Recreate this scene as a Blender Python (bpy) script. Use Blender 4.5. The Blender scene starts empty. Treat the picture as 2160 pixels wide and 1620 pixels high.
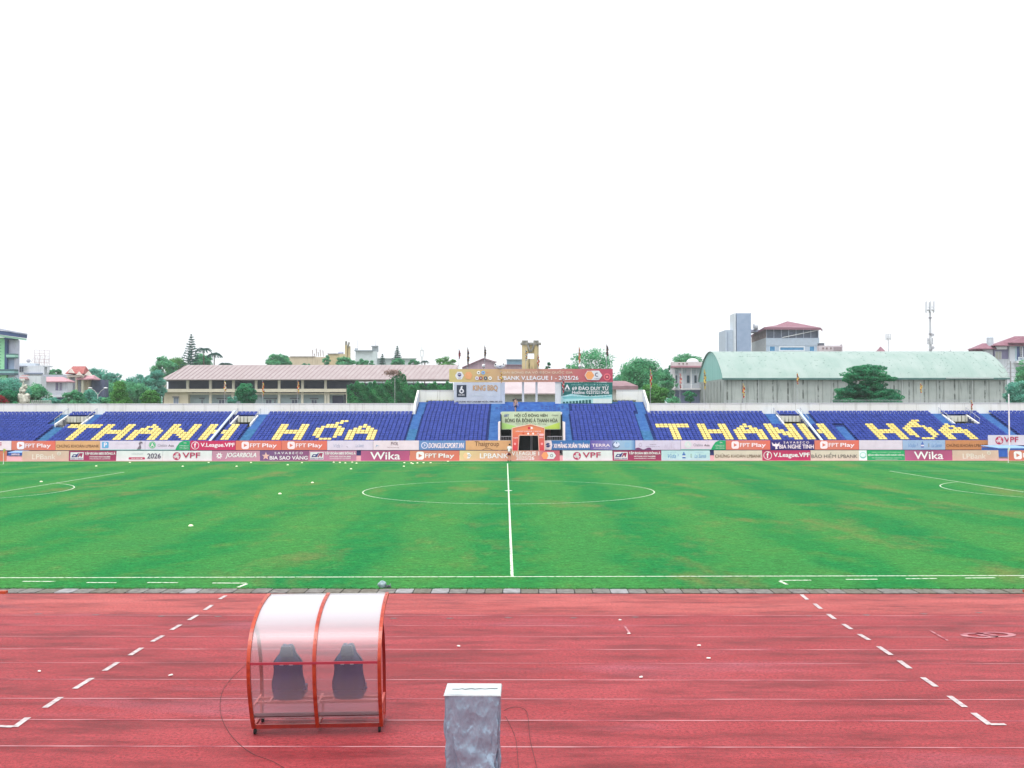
import bpy, bmesh, math, random
import numpy as np
from mathutils import Vector, Matrix
R = math.radians
random.seed(7)
S = bpy.context.scene
COL = S.collection

# ---------------------------------------------------------------- camera
F = 2127.0                      # focal length in pixels of the 2160 px wide photograph
VP = 1066.0                     # column where the halfway line vanishes
HOR = 867.0
CH = 5.05
cam_d = bpy.data.cameras.new('camera')
cam_d.sensor_width = 36.0
cam_d.lens = F / 2160 * 36
cam_d.clip_start = 0.1
cam_d.clip_end = 4000
cam = bpy.data.objects.new('camera', cam_d)
COL.objects.link(cam)
CM = (Matrix.Rotation(-math.atan((1080 - VP) / F), 4, 'Z') @ Matrix.Rotation(R(90) + math.atan((HOR - 810) / F), 4, 'X')
      @ Matrix.Rotation(R(-0.06), 4, 'Z'))
cam.matrix_world = Matrix.Translation((0, 0, CH)) @ CM
S.camera = cam

# ---------------------------------------------------------------- world, sun, exposure
SUN_EL, SUN_AZ = 70, 200
w = bpy.data.worlds.new('World')
S.world = w
w.use_nodes = True
nt = w.node_tree
bg = nt.nodes['Background']
sky = nt.nodes.new('ShaderNodeTexSky')
sky.sky_type = 'NISHITA'
sky.sun_disc = False
sky.sun_elevation = R(SUN_EL)
sky.sun_rotation = R(SUN_AZ)
sky.air_density = 1.0
sky.dust_density = 4.0
sky.ozone_density = 1.0
hsv = nt.nodes.new('ShaderNodeHueSaturation')      # overcast: the cloud deck takes the blue out
hsv.inputs['Saturation'].default_value = 0.10
mixc = nt.nodes.new('ShaderNodeMix')
mixc.data_type = 'RGBA'
mixc.inputs['Factor'].default_value = 0.72
mixc.inputs['B'].default_value = (7.4, 7.6, 7.9, 1)
nt.links.new(sky.outputs[0], hsv.inputs['Color'])
nt.links.new(hsv.outputs[0], mixc.inputs['A'])
nt.links.new(mixc.outputs['Result'], bg.inputs['Color'])
bg.inputs['Strength'].default_value = 0.108
sd = bpy.data.lights.new('sun', 'SUN')
sd.energy = 1.5
sd.angle = R(22)
sd.color = (1, 0.97, 0.92)
sun = bpy.data.objects.new('sun', sd)
sun.rotation_euler = (R(90 - SUN_EL), 0, R(180 - SUN_AZ))
COL.objects.link(sun)
S.view_settings.view_transform = 'Standard'
S.view_settings.look = 'None'
S.view_settings.gamma = 1
S.view_settings.exposure = 0.92
S.render.resolution_x, S.render.resolution_y = 1024, 768
S.cycles.max_bounces = 6
S.cycles.transparent_max_bounces = 16

# ---------------------------------------------------------------- frames: photograph pixel -> world
ROT = cam.matrix_world.to_3x3()
CAMP = Vector((0, 0, CH))
def ray(px, py):
    return (ROT @ Vector(((px - 1080) / F, (810 - py) / F, -1))).normalized()
def gp(px, py, z=0.0):
    r = ray(px, py)
    return CAMP + r * ((z - CH) / r.z)
def at(px, py, Y):
    r = ray(px, py)
    return CAMP + r * (Y / r.y)
VT = 1098.0                                        # the track and stand are turned a little against the pitch
TH = math.atan((VT - VP) / F)
UX = Vector((math.cos(TH), -math.sin(TH), 0))
NX = Vector((math.sin(TH), math.cos(TH), 0))
ST0 = NX * 115.0 - UX * 1.79                       # origin of the stand frame: on its front wall
def su(px, py, n):                                 # pixel -> (u, z) on the plane n metres behind the stand's front wall
    r = ray(px, py)
    t = (ST0 + NX * n - CAMP).dot(NX) / r.dot(NX)
    p = CAMP + r * t
    return (p - ST0).dot(UX), p.z
def W(u, n, z=0.0):
    return ST0 + UX * u + NX * n + Vector((0, 0, z))

# ---------------------------------------------------------------- materials
MATS = {}
def mat(name, c, c2=None, scale=3.0, rough=0.75, bump=0.0, bscale=None, metal=0.0, stretch=None, spec=0.4, detail=4.0,
        lo=0.35, hi=0.65, obj_rand=0.0):
    if name in MATS:
        return MATS[name]
    m = bpy.data.materials.new(name)
    m.use_nodes = True
    n, l = m.node_tree.nodes, m.node_tree.links
    b = n['Principled BSDF']
    b.inputs['Roughness'].default_value = rough
    b.inputs['Metallic'].default_value = metal
    b.inputs['Specular IOR Level'].default_value = spec
    b.inputs['Base Color'].default_value = (*c, 1)
    m.diffuse_color = (*c, 1)
    tc = n.new('ShaderNodeTexCoord')
    mp = n.new('ShaderNodeMapping')
    l.new(tc.outputs['Object'], mp.inputs[0])
    if stretch:
        mp.inputs['Scale'].default_value = stretch
    last = None
    if c2 is not None:
        t = n.new('ShaderNodeTexNoise')
        t.inputs['Scale'].default_value = scale
        t.inputs['Detail'].default_value = detail
        l.new(mp.outputs[0], t.inputs['Vector'])
        rmp = n.new('ShaderNodeValToRGB')
        rmp.color_ramp.elements[0].position = lo
        rmp.color_ramp.elements[1].position = hi
        rmp.color_ramp.elements[0].color = (*c, 1)
        rmp.color_ramp.elements[1].color = (*c2, 1)
        l.new(t.outputs[0], rmp.inputs[0])
        last = rmp.outputs[0]
    if obj_rand:
        oi = n.new('ShaderNodeObjectInfo')
        h = n.new('ShaderNodeHueSaturation')
        mm = n.new('ShaderNodeMapRange')
        mm.inputs['To Min'].default_value = 1 - obj_rand
        mm.inputs['To Max'].default_value = 1 + obj_rand
        l.new(oi.outputs['Random'], mm.inputs['Value'])
        l.new(mm.outputs[0], h.inputs['Value'])
        if last is not None:
            l.new(last, h.inputs['Color'])
        else:
            h.inputs['Color'].default_value = (*c, 1)
        last = h.outputs[0]
    if last is not None:
        l.new(last, b.inputs['Base Color'])
    if bump:
        t2 = n.new('ShaderNodeTexNoise')
        t2.inputs['Scale'].default_value = bscale or scale * 4
        t2.inputs['Detail'].default_value = 3
        l.new(mp.outputs[0], t2.inputs['Vector'])
        bp = n.new('ShaderNodeBump')
        bp.inputs['Strength'].default_value = bump
        bp.inputs['Distance'].default_value = 0.02
        l.new(t2.outputs[0], bp.inputs['Height'])
        l.new(bp.outputs[0], b.inputs['Normal'])
    MATS[name] = m
    return m
def flat(c, rough=0.6):                            # printed or painted colour with faint weathering
    k = 'paint_%d_%d_%d' % tuple(int(x * 1000) for x in c)
    return mat(k, c, tuple(x * 0.9 for x in c), scale=1.3, rough=rough, spec=0.3)
def srgb(r, g, b, k=1.0):                          # displayed 0-255 colour -> linear, scaled
    f = lambda v: ((v / 255 + 0.055) / 1.055) ** 2.4 if v > 10 else v / 255 / 12.92
    return (f(r) * k, f(g) * k, f(b) * k)
def pr(r, g, b, k=0.86):
    return flat(tuple(min(0.85, x) for x in srgb(r, g, b, k)))

def grass_mat():
    m = bpy.data.materials.new('turf'); m.use_nodes = True
    n, l = m.node_tree.nodes, m.node_tree.links
    b = n['Principled BSDF']
    b.inputs['Roughness'].default_value = 0.85
    b.inputs['Specular IOR Level'].default_value = 0.04
    tc = n.new('ShaderNodeTexCoord')
    def noise(scale, st, det=5, rough=0.55):
        mp = n.new('ShaderNodeMapping'); mp.inputs['Scale'].default_value = st
        l.new(tc.outputs['Object'], mp.inputs[0])
        t = n.new('ShaderNodeTexNoise'); t.inputs['Scale'].default_value = scale
        t.inputs['Detail'].default_value = det; t.inputs['Roughness'].default_value = rough
        l.new(mp.outputs[0], t.inputs['Vector'])
        return t.outputs[0]
    def ramp(fac, stops):
        r_ = n.new('ShaderNodeValToRGB')
        while len(r_.color_ramp.elements) < len(stops): r_.color_ramp.elements.new(0.5)
        for e, (p, c) in zip(r_.color_ramp.elements, stops):
            e.position = p; e.color = (*c, 1)
        l.new(fac, r_.inputs[0]); return r_.outputs[0]
    def mixn(fac, a, bb, mode='MIX'):
        x = n.new('ShaderNodeMix'); x.data_type = 'RGBA'; x.blend_type = mode
        for s, v in (('Factor', fac), ('A', a), ('B', bb)):
            if isinstance(v, (int, float)): x.inputs[s].default_value = v
            elif isinstance(v, tuple): x.inputs[s].default_value = (*v, 1)
            else: l.new(v, x.inputs[s])
        return x.outputs['Result']
    big = noise(0.10, (1.3, 0.55, 1))
    mid = noise(0.5, (1, 0.8, 1), 6, 0.65)
    fine = noise(3.2, (0.7, 1.8, 1), 6, 0.8)
    blades = noise(16, (0.55, 1.1, 1), 5, 0.8)
    # mown lanes run goal to goal and across, faint
    wv = n.new('ShaderNodeTexWave'); wv.inputs['Scale'].default_value = 0.055
    wv.inputs['Distortion'].default_value = 3.2; wv.inputs['Detail'].default_value = 3
    wv.inputs['Detail Scale'].default_value = 1.5
    l.new(tc.outputs['Object'], wv.inputs['Vector'])
    c = ramp(big, [(0.34, (0.006, 0.150, 0.042)), (0.50, (0.015, 0.178, 0.041)), (0.68, (0.048, 0.196, 0.040))])
    c2 = ramp(mid, [(0.32, (0.004, 0.138, 0.041)), (0.52, (0.017, 0.172, 0.039)), (0.70, (0.090, 0.175, 0.038))])
    c = mixn(0.5, c, c2)
    c = mixn(ramp(wv.outputs[0], [(0.25, (0, 0, 0)), (0.75, (0.52, 0.52, 0.52))]), c, (0.056, 0.208, 0.045))
    worn = ramp(noise(0.23, (1.0, 0.45, 1), 7, 0.68), [(0.54, (0, 0, 0)), (0.72, (0.6, 0.6, 0.6))])
    c = mixn(worn, c, (0.20, 0.150, 0.055))
    f = ramp(fine, [(0.34, (0.58, 0.58, 0.58)), (0.66, (1.36, 1.36, 1.36))])
    c = mixn(1.0, c, f, 'MULTIPLY')
    f2 = ramp(blades, [(0.36, (0.48, 0.48, 0.48)), (0.64, (1.5, 1.5, 1.5))])
    c = mixn(1.0, c, f2, 'MULTIPLY')
    l.new(c, b.inputs['Base Color'])
    bp = n.new('ShaderNodeBump'); bp.inputs['Strength'].default_value = 0.7; bp.inputs['Distance'].default_value = 0.03
    l.new(blades, bp.inputs['Height']); l.new(bp.outputs[0], b.inputs['Normal'])
    return m

def track_mat():
    m = bpy.data.materials.new('running_track_rubber'); m.use_nodes = True
    n, l = m.node_tree.nodes, m.node_tree.links
    b = n['Principled BSDF']
    tc = n.new('ShaderNodeTexCoord')
    def noise(scale, st, det=5, rough=0.6):
        mp = n.new('ShaderNodeMapping'); mp.inputs['Scale'].default_value = st
        l.new(tc.outputs['Object'], mp.inputs[0])
        t = n.new('ShaderNodeTexNoise'); t.inputs['Scale'].default_value = scale
        t.inputs['Detail'].default_value = det; t.inputs['Roughness'].default_value = rough
        l.new(mp.outputs[0], t.inputs['Vector'])
        return t.outputs[0]
    def ramp(fac, stops):
        r_ = n.new('ShaderNodeValToRGB')
        while len(r_.color_ramp.elements) < len(stops): r_.color_ramp.elements.new(0.5)
        for e, (p, c) in zip(r_.color_ramp.elements, stops):
            e.position = p; e.color = (*c, 1)
        l.new(fac, r_.inputs[0]); return r_.outputs[0]
    def mixn(fac, a, bb, mode='MIX'):
        x = n.new('ShaderNodeMix'); x.data_type = 'RGBA'; x.blend_type = mode
        for s, v in (('Factor', fac), ('A', a), ('B', bb)):
            if isinstance(v, (int, float)): x.inputs[s].default_value = v
            elif isinstance(v, tuple): x.inputs[s].default_value = (*v, 1)
            else: l.new(v, x.inputs[s])
        return x.outputs['Result']
    base = ramp(noise(0.35, (0.35, 1.2, 1)), [(0.3, (0.240, 0.021, 0.026)), (0.7, (0.325, 0.045, 0.054))])
    # inner apron by the kerb is a fresher, more orange rubber
    sep = n.new('ShaderNodeSeparateXYZ'); l.new(tc.outputs['Object'], sep.inputs[0])
    mr = n.new('ShaderNodeMapRange'); mr.inputs['From Min'].default_value = 25.0; mr.inputs['From Max'].default_value = 25.5
    l.new(sep.outputs['Y'], mr.inputs['Value'])
    c = mixn(mr.outputs[0], base, ramp(noise(0.4, (0.4, 1.6, 1)), [(0.3, (0.33, 0.050, 0.048)), (0.7, (0.41, 0.090, 0.084))]))
    dampn = noise(1.0, (0.34, 1.5, 1), 9, 0.76)
    gr0 = n.new('ShaderNodeMath'); gr0.operation = 'MULTIPLY_ADD'; gr0.inputs[1].default_value = .60     # the damp creeps between the rubber grains
    l.new(noise(17, (1, 1, 1), 6, 0.9), gr0.inputs[0]); l.new(dampn, gr0.inputs[2])
    gr1 = n.new('ShaderNodeMath'); gr1.operation = 'SUBTRACT'; gr1.inputs[1].default_value = .30; l.new(gr0.outputs[0], gr1.inputs[0])
    damp = ramp(gr1.outputs[0], [(0.47, (0, 0, 0)), (0.64, (0.9, 0.9, 0.9))])
    c = mixn(damp, c, (0.125, 0.006, 0.009))
    pale = ramp(noise(0.3, (0.35, 1.3, 1.7), 5), [(0.58, (0, 0, 0)), (0.78, (0.45, 0.45, 0.45))])
    c = mixn(pale, c, (0.36, 0.130, 0.185))
    g = ramp(noise(17, (1, 1, 1), 6, 0.9), [(0.40, (0.48, 0.48, 0.48)), (0.60, (1.5, 1.5, 1.5))])
    c = mixn(1.0, c, g, 'MULTIPLY')
    l.new(c, b.inputs['Base Color'])
    rr = ramp(dampn, [(0.45, (0.60, 0.60, 0.60)), (0.68, (0.50, 0.50, 0.50))])
    l.new(rr, b.inputs['Roughness'])
    b.inputs['Specular IOR Level'].default_value = 0.20
    bp = n.new('ShaderNodeBump'); bp.inputs['Strength'].default_value = 0.6; bp.inputs['Distance'].default_value = 0.012
    l.new(noise(70, (1, 1, 1), 3, 0.8), bp.inputs['Height']); l.new(bp.outputs[0], b.inputs['Normal'])
    return m

def gradient_mat(name, stops):                     # a printed left-to-right colour change on a banner (Generated X)
    m = bpy.data.materials.new(name); m.use_nodes = True
    n, l = m.node_tree.nodes, m.node_tree.links
    b = n['Principled BSDF']; b.inputs['Roughness'].default_value = 0.6
    tc = n.new('ShaderNodeTexCoord'); sep = n.new('ShaderNodeSeparateXYZ')
    l.new(tc.outputs['Generated'], sep.inputs[0])
    r_ = n.new('ShaderNodeValToRGB')
    while len(r_.color_ramp.elements) < len(stops): r_.color_ramp.elements.new(0.5)
    for e, (p, c) in zip(r_.color_ramp.elements, stops):
        e.position = p; e.color = (*c, 1)
    l.new(sep.outputs['X'], r_.inputs[0]); l.new(r_.outputs[0], b.inputs['Base Color'])
    return m

def streak_wall(name, c, c2, dark, joint=None, stain=0.5, jw=0.02):      # weathered concrete with run-off stains and joints
    m = bpy.data.materials.new(name); m.use_nodes = True
    n, l = m.node_tree.nodes, m.node_tree.links
    b = n['Principled BSDF']; b.inputs['Roughness'].default_value = 0.85; b.inputs['Specular IOR Level'].default_value = 0.2
    tc = n.new('ShaderNodeTexCoord')
    def noise(scale, st, det=5):
        mp = n.new('ShaderNodeMapping'); mp.inputs['Scale'].default_value = st
        l.new(tc.outputs['Object'], mp.inputs[0])
        t = n.new('ShaderNodeTexNoise'); t.inputs['Scale'].default_value = scale; t.inputs['Detail'].default_value = det
        l.new(mp.outputs[0], t.inputs['Vector']); return t.outputs[0]
    def ramp(fac, stops):
        r_ = n.new('ShaderNodeValToRGB')
        for e, (p, cc) in zip(r_.color_ramp.elements, stops): e.position = p; e.color = (*cc, 1)
        l.new(fac, r_.inputs[0]); return r_.outputs[0]
    def mixn(fac, a, bb):
        x = n.new('ShaderNodeMix'); x.data_type = 'RGBA'
        for s, v in (('Factor', fac), ('A', a), ('B', bb)):
            if isinstance(v, tuple): x.inputs[s].default_value = (*v, 1)
            elif isinstance(v, float): x.inputs[s].default_value = v
            else: l.new(v, x.inputs[s])
        return x.outputs['Result']
    col = ramp(noise(0.5, (1, 1, 1)), [(0.3, c), (0.7, c2)])
    col = mixn(ramp(noise(1.6, (1.6, 1.6, 0.16), 6), [(0.55, (0, 0, 0)), (0.8, (stain,) * 3)]), col, dark)
    if joint:
        sep = n.new('ShaderNodeSeparateXYZ'); l.new(tc.outputs['Object'], sep.inputs[0])
        d = n.new('ShaderNodeMath'); d.operation = 'DIVIDE'; d.inputs[1].default_value = joint; l.new(sep.outputs['X'], d.inputs[0])
        fr = n.new('ShaderNodeMath'); fr.operation = 'FRACT'; l.new(d.outputs[0], fr.inputs[0])
        lt = n.new('ShaderNodeMath'); lt.operation = 'LESS_THAN'; lt.inputs[1].default_value = jw; l.new(fr.outputs[0], lt.inputs[0])
        brk = n.new('ShaderNodeMath'); brk.operation = 'MULTIPLY'; l.new(lt.outputs[0], brk.inputs[0])
        l.new(ramp(noise(0.9, (1, 1, 1), 6), [(0.42, (0.15,) * 3), (0.6, (0.85,) * 3)]), brk.inputs[1])
        col = mixn(brk.outputs[0], col, dark)
    l.new(col, b.inputs['Base Color'])
    return m

# ---------------------------------------------------------------- mesh helpers
class MB:
    def __init__(s): s.v, s.f, s.mi, s.m = [], [], [], []
    def _mi(s, m):
        if m not in s.m: s.m.append(m)
        return s.m.index(m)
    def poly(s, pts, m):
        i = len(s.v); s.v += [tuple(p) for p in pts]; s.f.append(tuple(range(i, i + len(pts)))); s.mi.append(s._mi(m))
    def mesh(s, vs, fs, m):
        i = len(s.v); s.v += [tuple(p) for p in vs]; k = s._mi(m)
        for f in fs: s.f.append(tuple(a + i for a in f)); s.mi.append(k)
    def hexa(s, p, m):                              # 8 points: bottom 4 counter-clockwise, top 4
        s.mesh(p, [(3, 2, 1, 0), (4, 5, 6, 7), (0, 1, 5, 4), (1, 2, 6, 5), (2, 3, 7, 6), (3, 0, 4, 7)], m)
    def box(s, x0, x1, y0, y1, z0, z1, m):
        s.hexa([(x0, y0, z0), (x1, y0, z0), (x1, y1, z0), (x0, y1, z0), (x0, y0, z1), (x1, y0, z1), (x1, y1, z1), (x0, y1, z1)], m)
    def tube(s, a, b, r0, m, r1=None, n=8, cap=True):
        a, b = Vector(a), Vector(b); r1 = r0 if r1 is None else r1
        d = (b - a).normalized(); q = d.to_track_quat('Z', 'Y')
        i = len(s.v); k = s._mi(m)
        for c, r in ((a, r0), (b, r1)):
            for j in range(n):
                t = 2 * math.pi * j / n
                s.v.append(tuple(c + q @ Vector((r * math.cos(t), r * math.sin(t), 0))))
        for j in range(n):
            jj = (j + 1) % n
            s.f.append((i + j, i + jj, i + n + jj, i + n + j)); s.mi.append(k)
        if cap:
            s.f.append(tuple(i + n - 1 - j for j in range(n))); s.mi.append(k)
            s.f.append(tuple(i + n + j for j in range(n))); s.mi.append(k)
    def path(s, pts, r, m, n=6):
        for a, b in zip(pts[:-1], pts[1:]): s.tube(a, b, r, m, n=n)
    def bar(s, a, b, w, h, m, up=(0, 0, 1)):         # rectangular bar between two points
        a, b, up = Vector(a), Vector(b), Vector(up)
        d = (b - a).normalized(); x = d.cross(up)
        if x.length < 1e-4: x = d.cross(Vector((0, 1, 0)))
        x.normalize(); y = x.cross(d).normalized()
        p = []
        for c in (a, b):
            p += [c - x * w / 2 - y * h / 2, c + x * w / 2 - y * h / 2, c + x * w / 2 + y * h / 2, c - x * w / 2 + y * h / 2]
        s.hexa(p, m)
    def prism(s, pts, y0, y1, m):                   # outline in x,z extruded along y
        n = len(pts); i = len(s.v); k = s._mi(m)
        s.v += [(x, y0, z) for x, z in pts] + [(x, y1, z) for x, z in pts]
        s.f.append(tuple(i + j for j in range(n))); s.mi.append(k)
        s.f.append(tuple(i + n + n - 1 - j for j in range(n))); s.mi.append(k)
        for j in range(n):
            jj = (j + 1) % n
            s.f.append((i + jj, i + j, i + n + j, i + n + jj)); s.mi.append(k)
    def sphere(s, c, r, m, seg=12, rings=8, sc=(1, 1, 1)):
        vs, fs = [], []
        for a in range(rings + 1):
            ph = math.pi * a / rings
            for b in range(seg):
                t = 2 * math.pi * b / seg
                vs.append((c[0] + r * sc[0] * math.sin(ph) * math.cos(t), c[1] + r * sc[1] * math.sin(ph) * math.sin(t), c[2] + r * sc[2] * math.cos(ph)))
        for a in range(rings):
            for b in range(seg):
                bb = (b + 1) % seg
                fs.append((a * seg + b, (a + 1) * seg + b, (a + 1) * seg + bb, a * seg + bb))
        s.mesh(vs, fs, m)
    def build(s, name, parent=None, smooth=False, local=False, kind=None):
        me = bpy.data.meshes.new(name)
        o = bpy.data.objects.new(name, me)
        org = Vector((0, 0, 0))
        p = parent
        if not local:
            while p is not None: org += p.location; p = p.parent
        me.from_pydata([(a - org.x, b - org.y, c - org.z) for a, b, c in s.v], [], s.f)
        for m in s.m: me.materials.append(m)
        me.polygons.foreach_set('material_index', s.mi)
        if smooth: me.polygons.foreach_set('use_smooth', [True] * len(s.f))
        me.update()
        COL.objects.link(o)
        o.parent = parent
        if kind: o['kind'] = kind
        return o

def tag(o, label, cat, group=None):
    o['label'] = label; o['category'] = cat
    if group: o['group'] = group
    return o
def empty(name, loc, label=None, cat=None, group=None, rz=0):
    o = bpy.data.objects.new(name, None)
    o.empty_display_size = 0.3
    o.location = loc; o.rotation_euler = (0, 0, rz)
    COL.objects.link(o)
    if label: tag(o, label, cat, group)
    return o
def copy_tree(o, parent=None):
    c = o.copy(); COL.objects.link(c); c.parent = parent
    for ch in o.children: copy_tree(ch, c)
    return c

# ---------------------------------------------------------------- lettering
_tc = {}
def textgeo(s, bold=0.0, shear=0.0):
    k = (s, bold, shear)
    if k in _tc: return _tc[k]
    cu = bpy.data.curves.new('lettering', 'FONT')
    cu.body = s; cu.offset = bold; cu.shear = shear; cu.resolution_u = 3
    ob = bpy.data.objects.new('lettering', cu); COL.objects.link(ob)
    dg = bpy.context.evaluated_depsgraph_get()
    me = bpy.data.meshes.new_from_object(ob.evaluated_get(dg))
    v = np.array([x.co[:2] for x in me.vertices]) if len(me.vertices) else np.zeros((1, 2))
    f = [tuple(p.vertices) for p in me.polygons]
    bpy.data.objects.remove(ob); bpy.data.curves.remove(cu); bpy.data.meshes.remove(me)
    mn, mx = v.min(0), v.max(0)
    v = (v - mn) / np.maximum(mx - mn, 1e-6)
    _tc[k] = (v, f)
    return _tc[k]

def circ(cx, cz, r, n=20, sx=1.0):
    return [(cx + r * sx * math.cos(2 * math.pi * i / n), cz + r * math.sin(2 * math.pi * i / n)) for i in range(n)]
def ringq(cx, cz, r0, r1, a0=0, a1=360, n=20):
    out = []
    for i in range(n):
        t0, t1 = R(a0 + (a1 - a0) * i / n), R(a0 + (a1 - a0) * (i + 1) / n)
        out.append([(cx + r1 * math.cos(t0), cz + r1 * math.sin(t0)), (cx + r1 * math.cos(t1), cz + r1 * math.sin(t1)),
                    (cx + r0 * math.cos(t1), cz + r0 * math.sin(t1)), (cx + r0 * math.cos(t0), cz + r0 * math.sin(t0))])
    return out
def rrect(x0, x1, z0, z1, rad, n=5):
    pts = []
    for cx, cz, a in ((x1 - rad, z0 + rad, -90), (x1 - rad, z1 - rad, 0), (x0 + rad, z1 - rad, 90), (x0 + rad, z0 + rad, 180)):
        for i in range(n + 1):
            t = R(a + 90 * i / n); pts.append((cx + rad * math.cos(t), cz + rad * math.sin(t)))
    return pts
WHITE = (0.78, 0.78, 0.78)
# print items, in metres on the face: x from the left edge, z from the lower edge
def draw(items, mapf, letter, emblem, d0=0.012):
    """items -> polygons; mapf(x, z, d) places a face point d metres in front of the panel"""
    d = d0
    for it in items:
        k = it[0]
        if k == 't':
            _, s, x0, x1, z0, z1, col = it[:7]
            v, f = textgeo(s, 0.0, it[8] if len(it) > 8 else 0.0)
            bo = (it[7] if len(it) > 7 else 0.0) * (z1 - z0) * 1.5
            for q, (dx, dz) in enumerate(((0, 0), (bo, 0), (-bo, 0), (0, bo * .7), (0, -bo * .7)) if bo else ((0, 0),)):   # heavier strokes
                letter.mesh([mapf(x0 + bo + a * (x1 - x0 - 2 * bo) + dx, z0 + b * (z1 - z0) + dz, d + q * .0006) for a, b in v], f, flat(col))
        else:
            col = flat(it[-1])
            if k == 'disc': ps = [circ(it[1], it[2], it[3])]
            elif k == 'ring': ps = ringq(it[1], it[2], it[3], it[4])
            elif k == 'arc': ps = ringq(it[1], it[2], it[3], it[4], it[5], it[6], 10)
            elif k == 'rr': ps = [rrect(*it[1:6])]
            elif k == 'poly': ps = [it[1]]
            elif k == 'rect': ps = [[(it[1], it[3]), (it[2], it[3]), (it[2], it[4]), (it[1], it[4])]]
            for p in ps: emblem.poly([mapf(x, z, d) for x, z in p], col)
        d += 0.004

# ================================================================ SETTING: ground, track, pitch, kerb, markings
def sheet(name, pts, z, m, local=True, obj_rot=0.0):
    mb = MB(); mb.poly([(x, y, z) for x, y in pts], m)
    o = mb.build(name, local=True, kind='structure')
    o.rotation_euler = (0, 0, obj_rot)
    return o
g_earth = mat('bare_ground', (0.16, 0.14, 0.11), (0.10, 0.12, 0.06), scale=0.2, rough=0.95)
TURF = grass_mat(); TRACK = track_mat()
sheet('ground', [(-900, -60), (900, -60), (900, 1500), (-900, 1500)], -0.012, g_earth)
KD0, KD1 = 28.02, 28.70                            # kerb slabs, distance from the camera in the track frame
sheet('running_track', [(-75, -6), (75, -6), (75, KD0), (-75, KD0)], 0.0, TRACK, obj_rot=-TH)
def tf(u, d, z=0.0): return UX * u + NX * d + Vector((0, 0, z))
a, b_ = tf(-78, KD1), tf(78, KD1)
c_, d_ = tf(78, 101.75), tf(-78, 101.75)
sheet('grass_pitch', [(a.x, a.y), (b_.x, b_.y), (c_.x, c_.y), (d_.x, d_.y)], 0.0, TURF)
far_track = mat('far_track_rubber', (0.40, 0.16, 0.17), (0.46, 0.22, 0.24), scale=0.6, rough=0.7, stretch=(0.3, 1, 1))
sheet('running_track', [(-78, 101.75), (78, 101.75), (78, 115.2), (-78, 115.2)], 0.0, far_track, obj_rot=-TH)

k_mats = [mat('kerb_slab_grey', (0.20, 0.19, 0.175), (0.11, 0.10, 0.095), scale=6, rough=0.9, bump=0.4),
          mat('kerb_slab_mossy', (0.16, 0.15, 0.125), (0.10, 0.09, 0.07), scale=7, rough=0.95, bump=0.4),
          mat('kerb_slab_whitewash', (0.30, 0.29, 0.31), (0.19, 0.19, 0.19), scale=5, rough=0.8, bump=0.3)]
dark = mat('dark_gap', (0.02, 0.02, 0.018), rough=0.95)
mb = MB()
mb.poly([(-60, KD0, 0.002), (60, KD0, 0.002), (60, KD1, 0.002), (-60, KD1, 0.002)], dark)
rk = random.Random(3)
x = -40.0
i = 0
whites = {-7, -5, -1, 5}
while x < 40:
    k = round(x / 0.5)
    m = k_mats[2] if (k in whites or rk.random() < 0.05) else k_mats[0 if rk.random() < 0.6 else 1]
    t = rk.uniform(-0.006, 0.006)
    x0, x1, y0, y1, ch = x + 0.012, x + 0.485, KD0 + 0.02 + rk.uniform(-.01, .01), KD1 - 0.02 + rk.uniform(-.02, .02), 0.045
    z = 0.022 + t                                   # corners are chipped: an eight-sided slab
    out = [(x0 + ch * rk.uniform(.2, .8), y0), (x1 - ch * rk.uniform(.3, 1.2), y0), (x1, y0 + ch * rk.uniform(.5, 2)), (x1, y1 - ch), (x1 - ch * rk.uniform(.3, 1.0), y1), (x0 + ch, y1), (x0, y1 - ch), (x0, y0 + ch * rk.uniform(.5, 2))]
    n = len(out)
    mb.mesh([(a1, b1, 0.003) for a1, b1 in out] + [(a1, b1, z) for a1, b1 in out],
            [tuple(range(n, 2 * n))] + [(j, (j + 1) % n, n + (j + 1) % n, n + j) for j in range(n)], m)
    x += 0.5
ko = mb.build('kerb', local=True, kind='structure'); ko.rotation_euler = (0, 0, -TH)

chalk = mat('chalk_line', (0.06, 0.22, 0.06), (0.60, 0.66, 0.54), scale=9, rough=0.9, lo=0.34, hi=0.50, detail=8)
paint_w = mat('white_track_paint', (0.34, 0.26, 0.27), (0.52, 0.47, 0.47), scale=9, detail=7, rough=0.7)
paint_worn = mat('worn_track_paint', (0.27, 0.055, 0.075), (0.46, 0.22, 0.24), scale=8, rough=0.8, stretch=(0.12, 1, 1), lo=0.38, hi=0.60)
ZP, ZL = 0.005, 0.005
PX0, PY0, PY1, HL = 0.2, 30.88, 97.3, 48.4         # pitch: centre x, near and far touchline, half length
PYC = (PY0 + PY1) / 2
mb = MB()
def ln(x0, y0, x1, y1, wd=0.085, m=chalk, z=ZP):
    d = Vector((x1 - x0, y1 - y0)).normalized(); n = Vector((-d.y, d.x)) * wd / 2
    mb.poly([(x0 - n.x, y0 - n.y, z), (x1 - n.x, y1 - n.y, z), (x1 + n.x, y1 + n.y, z), (x0 + n.x, y0 + n.y, z)], m)
def arc(cx, cy, r, a0, a1, n=64, wd=0.07, z=ZP):
    for i in range(n):
        t0, t1 = a0 + (a1 - a0) * i / n, a0 + (a1 - a0) * (i + 1) / n
        mb.poly([(cx + (r - wd / 2) * math.cos(t0), cy + (r - wd / 2) * math.sin(t0), z), (cx + (r + wd / 2) * math.cos(t0), cy + (r + wd / 2) * math.sin(t0), z),
                 (cx + (r + wd / 2) * math.cos(t1), cy + (r + wd / 2) * math.sin(t1), z), (cx + (r - wd / 2) * math.cos(t1), cy + (r - wd / 2) * math.sin(t1), z)], chalk)
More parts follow.
